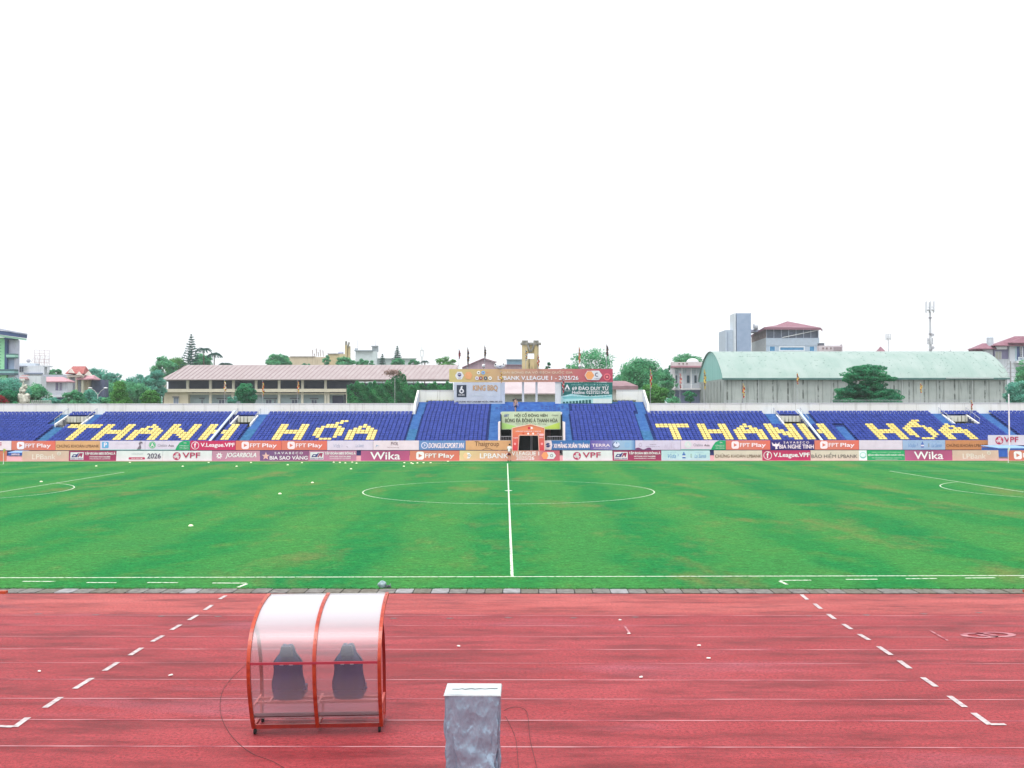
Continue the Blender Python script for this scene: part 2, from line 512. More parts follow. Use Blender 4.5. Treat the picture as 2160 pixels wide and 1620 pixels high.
ln(PX0 - HL, PY0, PX0 + HL, PY0, 0.10); ln(PX0 - HL, PY1, PX0 + HL, PY1)
ln(PX0, PY0 + .06, PX0, PY1 - .06, 0.09)
for s in (-1, 1):
    g = PX0 + s * HL
    ln(g, PY0 + .06, g, PY1 - .06)
    b0 = g - s * 16.5
    ln(b0, PYC - 20.15, b0, PYC + 20.15)
    for yy in (-20.15, 20.15): ln(b0, PYC + yy, g, PYC + yy)
    for yy in (-9.15, 9.15): ln(g - s * 5.5, PYC + yy, g, PYC + yy)
    ln(g - s * 5.5, PYC - 9.15, g - s * 5.5, PYC + 9.15)
    h = math.acos(5.5 / 9.15); base = math.pi if s > 0 else 0
    arc(g - s * 11, PYC, 9.15, base - h, base + h, 32)
arc(PX0, PYC, 9.15, 0, 2 * math.pi, 96)
mb.poly([(PX0 + .25 * math.cos(t), PYC + .25 * math.sin(t), ZP + .003) for t in [k * .5 for k in range(12)]], chalk)
# technical area dashes on the turf, beyond the kerb
for x0, x1, yy in ((48, 117, 1226.5), (183, 245, 1229), (311, 376, 1229), (448, 520, 1230), (1645, 1711, 1224.5), (1783, 1851, 1222.5),
                   (1911, 1976, 1221), (2035, 2099, 1219.5), (2150, 2215, 1218)):
    p, q = gp(x0, yy), gp(x1, yy + (0.3 if x0 < 1000 else -.5))
    ln(p.x, p.y, q.x, q.y, 0.10)
for p, q in (((502, 1239), (521, 1231.5)), ((1645, 1226), (1660, 1233))):
    p, q = gp(*p), gp(*q); ln(p.x, p.y, q.x, q.y, 0.10)
mb.build('pitch_marking', local=True, kind='structure')

mb = MB()
for d in (25.04, 23.87, 22.70, 21.50, 20.33, 19.08, 17.82, 16.60, 15.30, 14.08, 12.86):
    wd = 0.042
    strong = d in (25.04, 21.50, 19.08, 17.82, 16.60, 15.30)
    u = -40.0
    for k in range(40):                             # in lengths, so a length can be more worn than the next
        u1 = u + 2.0
        m = paint_worn
        wj = wd * (1.0 if strong else 0.62)
        p = [tf(u, d - wj / 2, 0.004), tf(u1, d - wj / 2, 0.004), tf(u1, d + wj / 2, 0.004), tf(u, d + wj / 2, 0.004)]
        mb.poly(p, m); u = u1
def zl(x, y): return (x / 4.264, 1180 + y / 4.264)
def zr(x, y): return (1600 + x / 3.857, 1180 + y / 3.857)
segs = [(zl(*p), zl(*q)) for p, q in (((1975, 360), (2030, 327)), ((1842, 457), (1908, 412)), ((1700, 547), (1775, 502)), ((1541, 637), (1622, 590)),
        ((1368, 742), (1465, 688)), ((1168, 865), (1275, 798)), ((938, 1005), (1060, 928)), ((672, 1166), (828, 1070)), ((402, 1338), (548, 1242)), ((132, 1512), (252, 1425)))]
segs += [(zr(*p), zr(*q)) for p, q in (((350, 288), (398, 330)), ((455, 362), (508, 404)), ((567, 447), (620, 488)), ((690, 528), (755, 570)),
         ((818, 610), (900, 658)), ((975, 710), (1080, 780)), ((1145, 826), (1232, 890)), ((1335, 963), (1445, 1038)), ((1553, 1114), (1680, 1205)), ((1748, 1252), (1882, 1348)))]
for p, q in segs:
    p, q = gp(*p), gp(*q); ln(p.x, p.y, q.x, q.y, 0.105, paint_w, 0.009)
for p, q in (((-60, 1531), (28, 1534)), ((2088, 1529), (2121, 1529))):
    p, q = gp(*p), gp(*q); ln(p.x, p.y, q.x, q.y, 0.10, paint_w, 0.0125)
for (p, q) in (((1962, 1331), (1999, 1352)), ((1318, 1322), (1329, 1338))):
    p, q = gp(*p), gp(*q); ln(p.x, p.y, q.x, q.y, 0.05, paint_worn, 0.0125)
for cx, cy, rx in ((2066, 1341, .42), (2100, 1339, .45)):   # worn lane numeral
    c = gp(cx, cy)
    for k in range(20):
        t0, t1 = k * math.pi / 10, (k + 1) * math.pi / 10
        mb.poly([(c.x + rx * a1 * math.cos(t), c.y + .16 * a1 * math.sin(t) * 1.6, 0.012) for t, a1 in ((t0, .62), (t0, 1), (t1, 1), (t1, .62))], paint_worn)
mb.build('track_marking', local=True, kind='structure')

# small round drainage marks and paint drips on the rubber beside the apron
mb = MB()
dk = mat('damp_patch', (0.075, 0.014, 0.016), (0.10, 0.02, 0.022), scale=8, rough=0.4)
for px, py in ((80, 1295), (202, 1297), (340, 1300), (460, 1300.5), (830, 1304.5), (949, 1304.5), (1072, 1303), (1210, 1303.5), (1340, 1302), (1706, 1299), (1828, 1297.5), (1949, 1295), (2065, 1292.5)):
    c = gp(px, py)
    pts = [(c.x + (.09 + .03 * math.sin(3 * t)) * math.cos(t), c.y + .07 * math.sin(t), 0.0035) for t in [k * math.pi / 7 for k in range(14)]]
    mb.poly(pts, dk)
mb.build('track_marking', local=True, kind='structure')

# ================================================================ ADVERTISING BOARDS
board_back = mat('board_frame_metal', (0.25, 0.25, 0.26), rough=0.5, metal=0.3)
OR = srgb(226, 132, 104, .73); MAG = srgb(205, 52, 104, .77); TAN = srgb(228, 192, 134, .74); PALE = srgb(222, 230, 242, .80)
WHB = srgb(238, 240, 242, .80); MAR = srgb(168, 54, 98, .77); NAVY = srgb(48, 44, 130, .77); PEACH = srgb(232, 200, 180, .74)
BR = srgb(92, 66, 36); GREYT = srgb(96, 88, 84); VP_M = srgb(176, 44, 88); CREAM = srgb(238, 222, 204, .74)

def play(Wd, Hh, x0=None, w2=None):                 # play emblem and two words
    cx = Wd * .21 if x0 is None else x0
    r = Hh * .40
    return [('rr', cx - r, cx + r, Hh * .5 - r, Hh * .5 + r, r * .55, WHITE), ('poly', [(cx - r * .38, Hh * .5 - r * .48), (cx - r * .38, Hh * .5 + r * .48), (cx + r * .52, Hh * .5)], OR),
            ('t', 'FPT', cx + r * 1.25, Wd * .54, Hh * .30, Hh * .70, WHITE, .02), ('t', 'Play', Wd * .58, Wd * .90, Hh * .18, Hh * .70, WHITE, .025)]
def vball(cx, cz, r, col):
    o = [('disc', cx, cz, r, col)]
    for k in range(3):
        a0 = 120 * k + 20
        o += [('arc', cx + .55 * r * math.cos(R(a0)), cz + .55 * r * math.sin(R(a0)), r * .50, r * .66, a0 + 90, a0 + 250, WHB),
              ('arc', cx + .95 * r * math.cos(R(a0)), cz + .95 * r * math.sin(R(a0)), r * .50, r * .62, a0 + 120, a0 + 240, WHB)]
    return o
def vpf(Wd, Hh):
    return vball(Wd * .285, Hh * .47, Hh * .40, VP_M) + [('t', 'VPF', Wd * .40, Wd * .765, Hh * .30, Hh * .82, VP_M, .02)]
def fb(Wd, Hh):
    cx, r = Wd * .11, Hh * .42
    return [('ring', cx, Hh * .5, r * .86, r, WHITE), ('t', 'f', cx - r * .32, cx + r * .34, Hh * .24, Hh * .80, WHITE, .018),
            ('t', 'V.League.VPF', Wd * .23, Wd * .985, Hh * .22, Hh * .76, WHITE, .025)]
def khoan(Wd, Hh): return [('t', 'CHỨNG KHOÁN LPBANK', Wd * .02, Wd * .985, Hh * .28, Hh * .70, BR, .008)]
def lpb_pale(Wd, Hh):
    c = srgb(244, 236, 224, .77)
    return [('t', 'LPBank', Wd * .22, Wd * .72, Hh * .16, Hh * .66, c, .012), ('ring', Wd * .79, Hh * .74, Hh * .12, Hh * .19, c), ('t', 'w', Wd * .77, Wd * .81, Hh * .68, Hh * .80, c, .02)]
def dA(bgc):
    def f(Wd, Hh):
        b = srgb(52, 52, 120)
        return [('rect', Wd * .03, Wd * .31, Hh * .10, Hh * .86, WHB),
                ('poly', [(Wd * .05, Hh * .36), (Wd * .09, Hh * .66), (Wd * .17, Hh * .66), (Wd * .19, Hh * .78), (Wd * .215, Hh * .78), (Wd * .17, Hh * .36)], b),
                ('poly', [(Wd * .085, Hh * .46), (Wd * .105, Hh * .57), (Wd * .145, Hh * .57), (Wd * .13, Hh * .46)], WHB),
                ('poly', [(Wd * .18, Hh * .36), (Wd * .225, Hh * .78), (Wd * .295, Hh * .78), (Wd * .27, Hh * .36), (Wd * .245, Hh * .36), (Wd * .252, Hh * .50), (Wd * .222, Hh * .50), (Wd * .21, Hh * .36)], MAR),
                ('t', 'DONG A GROUP', Wd * .04, Wd * .30, Hh * .14, Hh * .27, b, .02),
                ('t', 'TẬP ĐOÀN BĐS ĐÔNG Á', Wd * .335, Wd * .985, Hh * .56, Hh * .92, WHITE, .018),
                ('t', 'HOTLINE: 0237.366.8888', Wd * .44, Wd * .88, Hh * .34, Hh * .48, WHITE, .02),
                ('t', 'www.facebook.com/DAG', Wd * .44, Wd * .88, Hh * .16, Hh * .27, WHITE, .02)]
    return f
def savabeco(name, star):
    def f(Wd, Hh):
        cx, cz, r = Wd * .12, Hh * .46, Hh * .42
        st = [(cx + (r if k % 2 == 0 else r * .42) * math.cos(R(90 + 36 * k)), cz + (r if k % 2 == 0 else r * .42) * math.sin(R(90 + 36 * k))) for k in range(10)]
        wing = [(cx - r, cz + r * .8), (cx - r * .5, cz + r * .3), (cx - r * .1, cz + r * .35), (cx, cz + r * .8), (cx + r * .15, cz + r * .3), (cx + r * .6, cz + r * .4), (cx + r, cz + r * .9),
                (cx + r * .8, cz - r * .1), (cx + r * .3, cz - r * .4), (cx + r * .5, cz - r * .8), (cx - r * .1, cz - r), (cx - r * .1, cz - r * .3), (cx - r * .8, cz - r * .1)]
        em = [('poly', st, srgb(226, 180, 170))] if star else [('poly', wing, WHITE)]
        return em + [('t', 'S A V A B E C O', Wd * .30, Wd * .88, Hh * .66, Hh * .88, WHITE, .018), ('t', name, Wd * .20, Wd * .985, Hh * .12, Hh * .56 if star else Hh * .54, WHITE, .022)]
    return f
def wika(Wd, Hh): return [('t', 'Wika', Wd * .19, Wd * .81, Hh * .12, Hh * .86, WHITE, .018)]
def vida(Wd, Hh):
    c = srgb(90, 140, 190); n_ = srgb(70, 110, 180)
    return [('t', 'Vida', Wd * .13, Wd * .30, Hh * .24, Hh * .66, c, 0, .3), ('t', 'La Santé', Wd * .68, Wd * .92, Hh * .26, Hh * .66, c, 0, .3), ('t', ')', Wd * .33, Wd * .35, Hh * .4, Hh * .7, n_),
            ('poly', [(Wd * .43, Hh * .22), (Wd * .43, Hh * .62), (Wd * .452, Hh * .74), (Wd * .452, Hh * .86), (Wd * .472, Hh * .86), (Wd * .472, Hh * .74), (Wd * .495, Hh * .62), (Wd * .495, Hh * .22)], n_),
            ('rect', Wd * .43, Wd * .495, Hh * .36, Hh * .5, WHB), ('t', 'g', Wd * .60, Wd * .62, Hh * .28, Hh * .66, srgb(120, 130, 90)), ('t', 'CỬA HÀNG NƯỚC', Wd * .12, Wd * .31, Hh * .80, Hh * .87, c), ('t', 'THANH HÓA', Wd * .68, Wd * .86, Hh * .80, Hh * .87, c)]
def vida_faint(Wd, Hh):
    c = srgb(150, 168, 190); n_ = srgb(70, 80, 110)
    return [('t', 'Vida', Wd * .14, Wd * .28, Hh * .26, Hh * .66, c, 0, .3), ('t', ')', Wd * .31, Wd * .33, Hh * .3, Hh * .6, c), ('poly', [(Wd * .41, Hh * .38), (Wd * .455, Hh * .26), (Wd * .44, Hh * .36)], n_), ('t', 'La Santé', Wd * .62, Wd * .80, Hh * .30, Hh * .66, c, 0, .3)]
def chelate(faint):
    def f(Wd, Hh):
        g = srgb(60, 180, 120) if not faint else srgb(190, 222, 214); gb = srgb(12, 160, 100)
        cx, r = Wd * .16, Hh * .38
        return [('disc', cx, Hh * .55, r, g), ('ring', cx, Hh * .55, r * .78, r * .86, WHB), ('t', 'A', cx - r * .5, cx + r * .5, Hh * .35, Hh * .76, WHB, .02),
                ('t', 'Chelate', Wd * .28, Wd * .49, Hh * .38, Hh * .66, srgb(130, 140, 150)), ('t', 'Asia', Wd * .52, Wd * .64, Hh * .38, Hh * .60, srgb(60, 60, 66), .01),
                ('rect', 0, Wd * .69, 0, Hh * .055, srgb(90, 190, 170)),
                ('poly', [(Wd * .67, 0), (Wd * .998, 0), (Wd * .998, Hh * .99), (Wd * .85, Hh * .99), (Wd * .77, Hh * .80), (Wd * .71, Hh * .4)], gb)] + \
               [('t', s, Wd * .77, Wd * .97, Hh * z, Hh * (z + .09), WHITE, .01) for s, z in (('PHÂN BÓN LÁ', .44), ('CAO CẤP CHO', .28), ('CÂY TRỒNG', .12))] + [('t', 'TM', Wd * .86, Wd * .92, Hh * .68, Hh * .82, WHITE)]
    return f
def first_white(Wd, Hh):
    b = srgb(90, 170, 210)
    return [('rr', Wd * .04, Wd * .19, Hh * .22, Hh * .90, Hh * .1, b), ('t', 'P', Wd * .085, Wd * .15, Hh * .34, Hh * .80, WHITE, .018), ('t', 'phòng khám đa khoa', Wd * .34, Wd * .66, Hh * .62, Hh * .70, srgb(150, 160, 180)),
            ('rect', 0, Wd * .998, 0, Hh * .06, srgb(90, 190, 170)),
            ('poly', [(Wd * .82, Hh * .06), (Wd * .85, Hh * .3), (Wd * .88, Hh * .5), (Wd * .86, Hh * .72), (Wd * .89, Hh * .92), (Wd * .94, Hh * .9), (Wd * .95, Hh * .7), (Wd * .92, Hh * .74), (Wd * .90, Hh * .6), (Wd * .92, Hh * .3), (Wd * .90, Hh * .06)], srgb(110, 110, 120))]
def q2026(Wd, Hh):
    return [('rr', Wd * .27, Wd * .62, Hh * .14, Hh * .36, Hh * .05, VP_M), ('t', 'MÙA GIẢI MỚI', Wd * .33, Wd * .57, Hh * .19, Hh * .31, WHITE, .02),
            ('t', 'HÒA PHÁT', Wd * .33, Wd * .58, Hh * .62, Hh * .80, srgb(170, 180, 186)), ('t', '2026', Wd * .67, Wd * .965, Hh * .24, Hh * .74, srgb(80, 66, 96), .02)]
def jog(Wd, Hh):
    cx, cz, r = Wd * .15, Hh * .5, Hh * .36
    return [('poly', [(cx + r * math.cos(R(45 * k + a)), cz + r * math.sin(R(45 * k + a))) if a else (cx + r * .55 * math.cos(R(45 * k)), cz + r * .55 * math.sin(R(45 * k))) for k in range(8) for a in (0, 22)], WHITE),
            ('disc', cx, cz, r * .3, srgb(206, 140, 168)), ('t', 'JOGARBOLA', Wd * .28, Wd * .93, Hh * .22, Hh * .80, WHITE, .018, .25)]
def pvoil(Wd, Hh):
    return [('t', 'PVOIL', Wd * .39, Wd * .55, Hh * .50, Hh * .84, srgb(90, 70, 80), .01), ('t', 'Thanh Hóa tiên phong', Wd * .30, Wd * .56, Hh * .20, Hh * .34, srgb(120, 100, 110)), ('poly', [(Wd * .05, Hh * .2), (Wd * .07, Hh * .55), (Wd * .14, Hh * .42), (Wd * .08, Hh * .44)], srgb(120, 170, 190))]
def dong(Wd, Hh):
    cx = Wd * .115
    return [('ring', cx, Hh * .48, Hh * .26, Hh * .36, srgb(196, 214, 232)), ('poly', [(cx - Hh * .12, Hh * .28), (cx + Hh * .14, Hh * .5), (cx - Hh * .10, Hh * .72), (cx - Hh * .02, Hh * .5)], srgb(196, 214, 232)),
            ('t', 'DONGLUCSPORT.VN', Wd * .20, Wd * .97, Hh * .20, Hh * .74, WHITE, .018, .2)]
def thai(Wd, Hh):
    return [('t', 'Thaigroup', Wd * .20, Wd * .74, Hh * .26, Hh * .90, BR, .004), ('arc', Wd * .48, Hh * -.75, Hh * .90, Hh * .94, 55, 125, BR)]
def ximang(Wd, Hh):
    n_ = srgb(30, 60, 120)
    return [('poly', [(0.01, .01), (Wd * .15, .01), (Wd * .175, Hh * .5), (Wd * .15, Hh * .99), (.01, Hh * .99)], WHB), ('disc', Wd * .08, Hh * .5, Hh * .24, n_),
            ('poly', [(Wd * .03, Hh * .46), (Wd * .13, Hh * .6), (Wd * .13, Hh * .52), (Wd * .03, Hh * .40)], WHB), ('disc', Wd * .08, Hh * .5, Hh * .08, n_),
            ('t', 'XI MĂNG XUÂN THÀNH', Wd * .20, Wd * .985, Hh * .20, Hh * .80, WHITE, .02)]
def terra(Wd, Hh):
    return [('t', 'TERRA', Wd * .03, Wd * .44, Hh * .34, Hh * .64, WHITE, .018), ('t', 'www.nuocterra.com.vn', Wd * .07, Wd * .40, Hh * .14, Hh * .22, WHITE), ('disc', Wd * .585, Hh * .5, Hh * .34, srgb(196, 220, 236)),
            ('arc', Wd * .585, Hh * .52, Hh * .26, Hh * .34, 190, 350, srgb(30, 70, 110)), ('arc', Wd * .555, Hh * .5, Hh * .26, Hh * .31, 100, 250, srgb(30, 70, 110)), ('disc', Wd * .585, Hh * .74, Hh * .07, srgb(30, 100, 150)), ('ring', Wd * .82, Hh * .5, Hh * .2, Hh * .24, srgb(110, 180, 220)), ('t', '>', Wd * .81, Wd * .835, Hh * .4, Hh * .6, srgb(110, 180, 220))]
def wave(Wd, Hh):
    pu = srgb(110, 60, 110); c = srgb(110, 110, 130)
    pts = [(0.01, .01)] + [(Wd * .34 * k / 10, Hh * (.14 + .1 * math.sin(k * .9))) for k in range(11)] + [(Wd * .36, .01)]
    return [('poly', pts, pu), ('ring', Wd * .11, Hh * .52, Hh * .14, Hh * .18, srgb(150, 150, 170)), ('t', 'TRUNG TÂM', Wd * .31, Wd * .46, Hh * .52, Hh * .62, c, .01), ('t', 'Nước tinh khiết cao cấp', Wd * .23, Wd * .54, Hh * .30, Hh * .40, c, .01),
            ('t', 'NƯỚC', Wd * .65, Wd * .88, Hh * .12, Hh * .82, srgb(186, 190, 206), 0)]
def hiem(Wd, Hh):
    return [('t', 'BẢO HIỂM LPBANK', Wd * .01, Wd * .83, Hh * .24, Hh * .78, GREYT, .008), ('rect', Wd * .86, Wd * .998, .005, Hh * .995, srgb(226, 240, 238)), ('ring', Wd * .93, Hh * .5, Hh * .26, Hh * .32, srgb(150, 196, 196)),
            ('arc', Wd * .93, Hh * .62, Hh * .30, Hh * .38, 220, 320, srgb(110, 180, 170))]
def greent(Wd, Hh):
    return [('t', 'BỆNH VIỆN PHỤC HỒI CHỨC NĂNG', Wd * .02, Wd * .98, Hh * .42, Hh * .68, WHITE, .02), ('t', 'CÔNG TY CỔ PHẦN Y TẾ THANH HÓA', Wd * .12, Wd * .90, Hh * .78, Hh * .86, WHITE, .01),
            ('t', 'ĐỊA CHỈ: ĐƯỜNG QUANG TRUNG - THANH HÓA', Wd * .12, Wd * .92, Hh * .22, Hh * .30, WHITE, .01), ('t', 'HOTLINE: 0237.3212345', Wd * .22, Wd * .80, Hh * .08, Hh * .15, WHITE, .01)]
def lpbank(Wd, Hh):
    cx, r = Wd * .155, Hh * .34
    return [('poly', circ(cx - r * .3, Hh * .5, r, 6, 1.0), srgb(236, 196, 150)), ('poly', [(cx - r * .2, Hh * .22), (cx + r * .6, Hh * .22), (cx + r * 1.15, Hh * .5), (cx + r * .6, Hh * .78), (cx - r * .2, Hh * .78), (cx + r * .2, Hh * .5)], WHITE),
            ('ring', cx + r * .5, Hh * .5, Hh * .08, Hh * .12, srgb(90, 90, 110)), ('t', 'LPBANK', Wd * .40, Wd * .96, Hh * .24, Hh * .72, WHITE, .018)]
def vleague(Wd, Hh):
    cx, r = Wd * .72, Hh * .40
    return [('t', 'V.LEAGUE 1', Wd * .02, Wd * .58, Hh * .52, Hh * .90, WHITE, .02), ('t', '2025/26', Wd * .11, Wd * .48, Hh * .08, Hh * .44, WHITE, .02), ('poly', circ(cx, Hh * .5, r, 6, 1.2), srgb(236, 150, 100)),
            ('poly', [(cx + r * .2, Hh * .16), (cx + r * 1.9, Hh * .16), (cx + r * 2.5, Hh * .5), (cx + r * 1.9, Hh * .84), (cx + r * .2, Hh * .84), (cx + r * .6, Hh * .5)], WHB), ('ring', cx + r * 1.4, Hh * .5, Hh * .1, Hh * .15, srgb(80, 80, 100))]
def none(Wd, Hh): return []

GRAD = {
 'or_grad': gradient_mat('board_print_orange', [(0, srgb(226, 132, 104, .73)), (.5, srgb(222, 136, 112, .73)), (1, srgb(232, 120, 96, .73))]),
 'yo': gradient_mat('board_print_yellow_to_peach', [(0, srgb(240, 218, 160, .73)), (1, srgb(232, 160, 134, .73))]),
 'op': gradient_mat('board_print_peach_to_pink', [(0, srgb(228, 170, 140, .73)), (.55, srgb(222, 150, 140, .73)), (.7, srgb(214, 92, 124, .73)), (1, srgb(214, 96, 110, .73))]),
 'terra': gradient_mat('board_print_violet_to_cyan', [(0, srgb(100, 90, 180, .73)), (.45, srgb(130, 140, 206, .73)), (.6, srgb(160, 205, 232, .73)), (.9, srgb(150, 206, 236, .73)), (1, srgb(80, 140, 200, .73))]),
 'pinkg': gradient_mat('board_print_dusty_pink', [(0, srgb(204, 146, 172, .73)), (1, srgb(214, 156, 176, .73))]),
 'purp': gradient_mat('board_print_mauve', [(0, srgb(120, 84, 140, .73)), (1, srgb(152, 80, 130, .73))]),
 'magw': gradient_mat('board_print_magenta', [(0, srgb(196, 96, 146, .73)), (.5, srgb(172, 70, 118, .73)), (1, srgb(196, 84, 134, .73))]),
}
def board(px0, px1, row, bgc, fn, label):
    if row == 'U':
        n, z0, z1, lean = -0.14, 0.63, 1.70, 0.0
    elif row == 'UR':
        n, z0, z1, lean = -0.9, 1.15, 2.28, 0.0
    else:
        n, z0, z1, lean = -12.70, 0.03, 1.04, 0.10
    u0 = su(px0, 940, n)[0] + 0.015; u1 = su(px1, 940, n)[0] - 0.015
    Wd, Hh = u1 - u0, z1 - z0
    o = W((u0 + u1) / 2, n, 0)
    root = empty('advertising_board', o, label, 'advertising board', 'sponsor boards in the ' + ('lower row by the grass' if row == 'L' else 'upper row along the stand'), rz=-TH)
    def mp(x, z, d):
        return (x - Wd / 2, -d + lean * z, z0 + z)
    m = bgc if not isinstance(bgc, tuple) else flat(bgc)
    p = MB(); a, b, c, d2 = mp(0, 0, 0), mp(Wd, 0, 0), mp(Wd, Hh, 0), mp(0, Hh, 0)
    t = .03
    p.hexa([a, b, (b[0], b[1] + t, b[2]), (a[0], a[1] + t, a[2]), d2, c, (c[0], c[1] + t, c[2]), (d2[0], d2[1] + t, d2[2])], m)
    p.build('panel', root, local=True)
    le, em = MB(), MB()
    draw(fn(Wd, Hh), mp, le, em)
    if em.f: em.build('emblem', root, local=True)
    if le.f: le.build('lettering', root, local=True)
    fr = MB()
    if row == 'L':
        for k in (.12, .88):
            x = Wd * (k - .5)
            fr.bar((x, .06 + lean * Hh, z1 - .08), (x, .62, .0), .04, .04, board_back); fr.bar((x, .06, z0 + .02), (x, .62, .02), .04, .03, board_back)
    else:
        for k in (.05, .5, .95):
            x = Wd * (k - .5)
            fr.bar((x, .055, z0), (x, .055, z1), .04, .04, board_back)
            if row == 'UR': fr.bar((x, .055, 0), (x, .055, z0), .04, .04, board_back)
    fr.build('support_frame', root, local=True)
    return root
UP = [(-62, 24, WHB, vpf, 'white board cut off by the left picture edge, crimson letters'),
 (24, 117, GRAD['or_grad'], play, 'orange board with play emblem, farthest left of the upper row'),
 (117, 211, TAN, khoan, 'tan board with brown capitals near the left stand stairs'),
 (211, 306, PALE, first_white, 'pale board with a light blue letter P square and grey figure'),
 (306, 401, PALE, chelate(False), 'pale board with strong green disc and green corner, left half'),
 (401, 497, MAG, fb, 'magenta board with f in a ring, in the upper row'),
 (497, 594, GRAD['or_grad'], play, 'orange play emblem board directly right of the upper magenta board'),
 (594, 690, GRAD['or_grad'], play, 'second of the two touching orange play emblem boards, left half'),
 (690, 787, PALE, vida_faint, 'pale board with faint grey script between orange and white boards'),
 (787, 884, srgb(232, 236, 238, .80), pvoil, 'off-white board with small dark capitals left of the blue one'),
 (884, 982, srgb(104, 160, 214, .73), dong, 'sky blue board with white slanted capitals left of the tunnel'),
 (982, 1078, TAN, thai, 'tan board with brown serif-like word and a curved underline'),
 (1148, 1245, srgb(60, 130, 196, .73), ximang, 'blue board with white logo end, directly right of the tunnel arch'),
 (1245, 1340, GRAD['terra'], terra, 'violet to cyan board with round emblem right of the tunnel'),
 (1340, 1436, srgb(214, 222, 240, .80), wave, 'pale lilac board with purple wave in its lower left corner'),
 (1436, 1531, srgb(228, 228, 240, .80), chelate(True), 'pale board with washed-out disc and green corner, right half'),
 (1531, 1625, GRAD['or_grad'], play, 'orange play emblem board directly left of the navy board'),
 (1625, 1718, NAVY, savabeco('BIA NGHE TINH', False), 'navy board with white bird emblem and bold capitals'),
 (1718, 1812, GRAD['or_grad'], play, 'orange play emblem board directly right of the navy board'),
 (1812, 1904, srgb(220, 228, 236, .80), none, 'blank pale grey board without any lettering'),
 (1904, 1994, srgb(164, 206, 238, .74), vida, 'light blue board with bottle picture in the upper row'),
 (1994, 2084, srgb(214, 156, 100, .73), khoan, 'deep orange-tan board with dark capitals near the right end')]
for px0, px1, c, fn, lb in UP: board(px0, px1, 'U', c, fn, lb)
board(2084, 2168, 'UR', srgb(222, 230, 240, .80), vpf, 'white board with ball emblem raised behind the blue landing mat')
LOW = [(-70, 14, OR, none, 'plain coral board cut off at the lower left picture edge'),
 (46, 145, PEACH, lpb_pale, 'pale peach board with cream lettering at the left end'),
 (145, 245, MAR, dA(0), 'maroon board with white logo box, left of the white 2026 board'),
 (245, 343, WHB, q2026, 'white board with dark year 2026 and a crimson pill shape'),
 (343, 447, WHB, vpf, 'white board with crimson ball emblem in the left half'),
 (447, 548, GRAD['pinkg'], jog, 'dusty pink board with white slanted capitals and cog emblem'),
 (548, 651, GRAD['purp'], savabeco('BIA SAO VÀNG', True), 'mauve board with a pinkish star and bold white capitals'),
 (651, 752, srgb(208, 138, 170, .73), dA(0), 'pink board with white logo box beside the narrow gap'),
 (761, 864, GRAD['magw'], wika, 'magenta board with big rounded white letters, left half'),
 (864, 969, GRAD['or_grad'], play, 'coral play emblem board, the one in the lower row left of centre'),
 (969, 1077, GRAD['yo'], lpbank, 'yellow to peach board with bold white capitals beside the tunnel'),
 (1077, 1181, GRAD['op'], vleague, 'peach to pink board in front of the tunnel arch'),
 (1187, 1292, WHB, vpf, 'white board with crimson ball emblem right of the tunnel'),
 (1292, 1395, MAR, dA(0), 'maroon board with white logo box in the right half'),
 (1395, 1498, srgb(206, 238, 244, .74), vida, 'cyan-white board with bottle picture in the lower row'),
 (1506, 1608, CREAM, khoan, 'cream board with brown capitals left of the lower magenta board'),
 (1608, 1710, MAG, fb, 'magenta board with f in a ring, in the lower row'),
 (1710, 1829, CREAM, hiem, 'long cream board with grey capitals and a pale round seal'),
 (1829, 1909, srgb(46, 184, 112, .73), greent, 'bright green board with small white text lines'),
 (1909, 2009, GRAD['magw'], wika, 'magenta board with big rounded white letters, right end'),
 (2009, 2107, PEACH, lpb_pale, 'pale peach board with cream lettering at the right end'),
 (2126, 2226, OR, play, 'coral play emblem board cut off by the right picture edge')]
for px0, px1, c, fn, lb in LOW: board(px0, px1, 'L', c, fn, lb)

# ================================================================ GRANDSTAND (built in its own frame: x along the stand, y = depth behind its front wall)
SB = srgb
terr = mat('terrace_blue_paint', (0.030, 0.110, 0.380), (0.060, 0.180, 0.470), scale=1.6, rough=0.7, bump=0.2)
terr_d = mat('terrace_shaded_under_seats', (0.013, 0.034, 0.175), (0.022, 0.052, 0.23), scale=1.6, rough=0.8)  # terrace blue darkened: shade between the seat rows is put into the colour
aisle_m = mat('aisle_teal_blue_paint', (0.030, 0.150, 0.300), (0.070, 0.230, 0.440), scale=1.8, rough=0.7, bump=0.2)
aisle_l = mat('aisle_light_blue_paint', (0.040, 0.145, 0.390), (0.075, 0.205, 0.460), scale=1.8, rough=0.7, bump=0.2)
navyw = mat('front_wall_navy_paint', (0.012, 0.020, 0.110), (0.02, 0.04, 0.16), scale=1.0, rough=0.7)
cream = streak_wall('parapet_cream_render', (0.72, 0.72, 0.66), (0.78, 0.78, 0.75), (0.30, 0.29, 0.24), joint=3.0, stain=0.45, jw=.012)
white_r = streak_wall('white_render', (0.70, 0.70, 0.68), (0.77, 0.77, 0.76), (0.34, 0.33, 0.30), stain=0.5)
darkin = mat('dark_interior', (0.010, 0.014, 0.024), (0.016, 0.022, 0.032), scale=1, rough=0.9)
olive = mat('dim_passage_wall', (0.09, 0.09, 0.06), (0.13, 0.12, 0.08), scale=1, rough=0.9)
Y0R, TR, Z0R, RI = 0.50, 0.64, 1.37, 0.22
def yk(k): return Y0R + TR * (k - 1)
def zk(k): return Z0R + RI * (k - 1)
UL, UR_ = -66.0, 66.0
CU0, CU1 = -11.30, 17.55                            # the taller middle section
TU0, TU1 = -0.55, 6.65                              # tunnel cut
VOM = [(-54.3, -51.3), (-33.1, -30.85), (33.45, 36.15), (53.85, 56.6)]
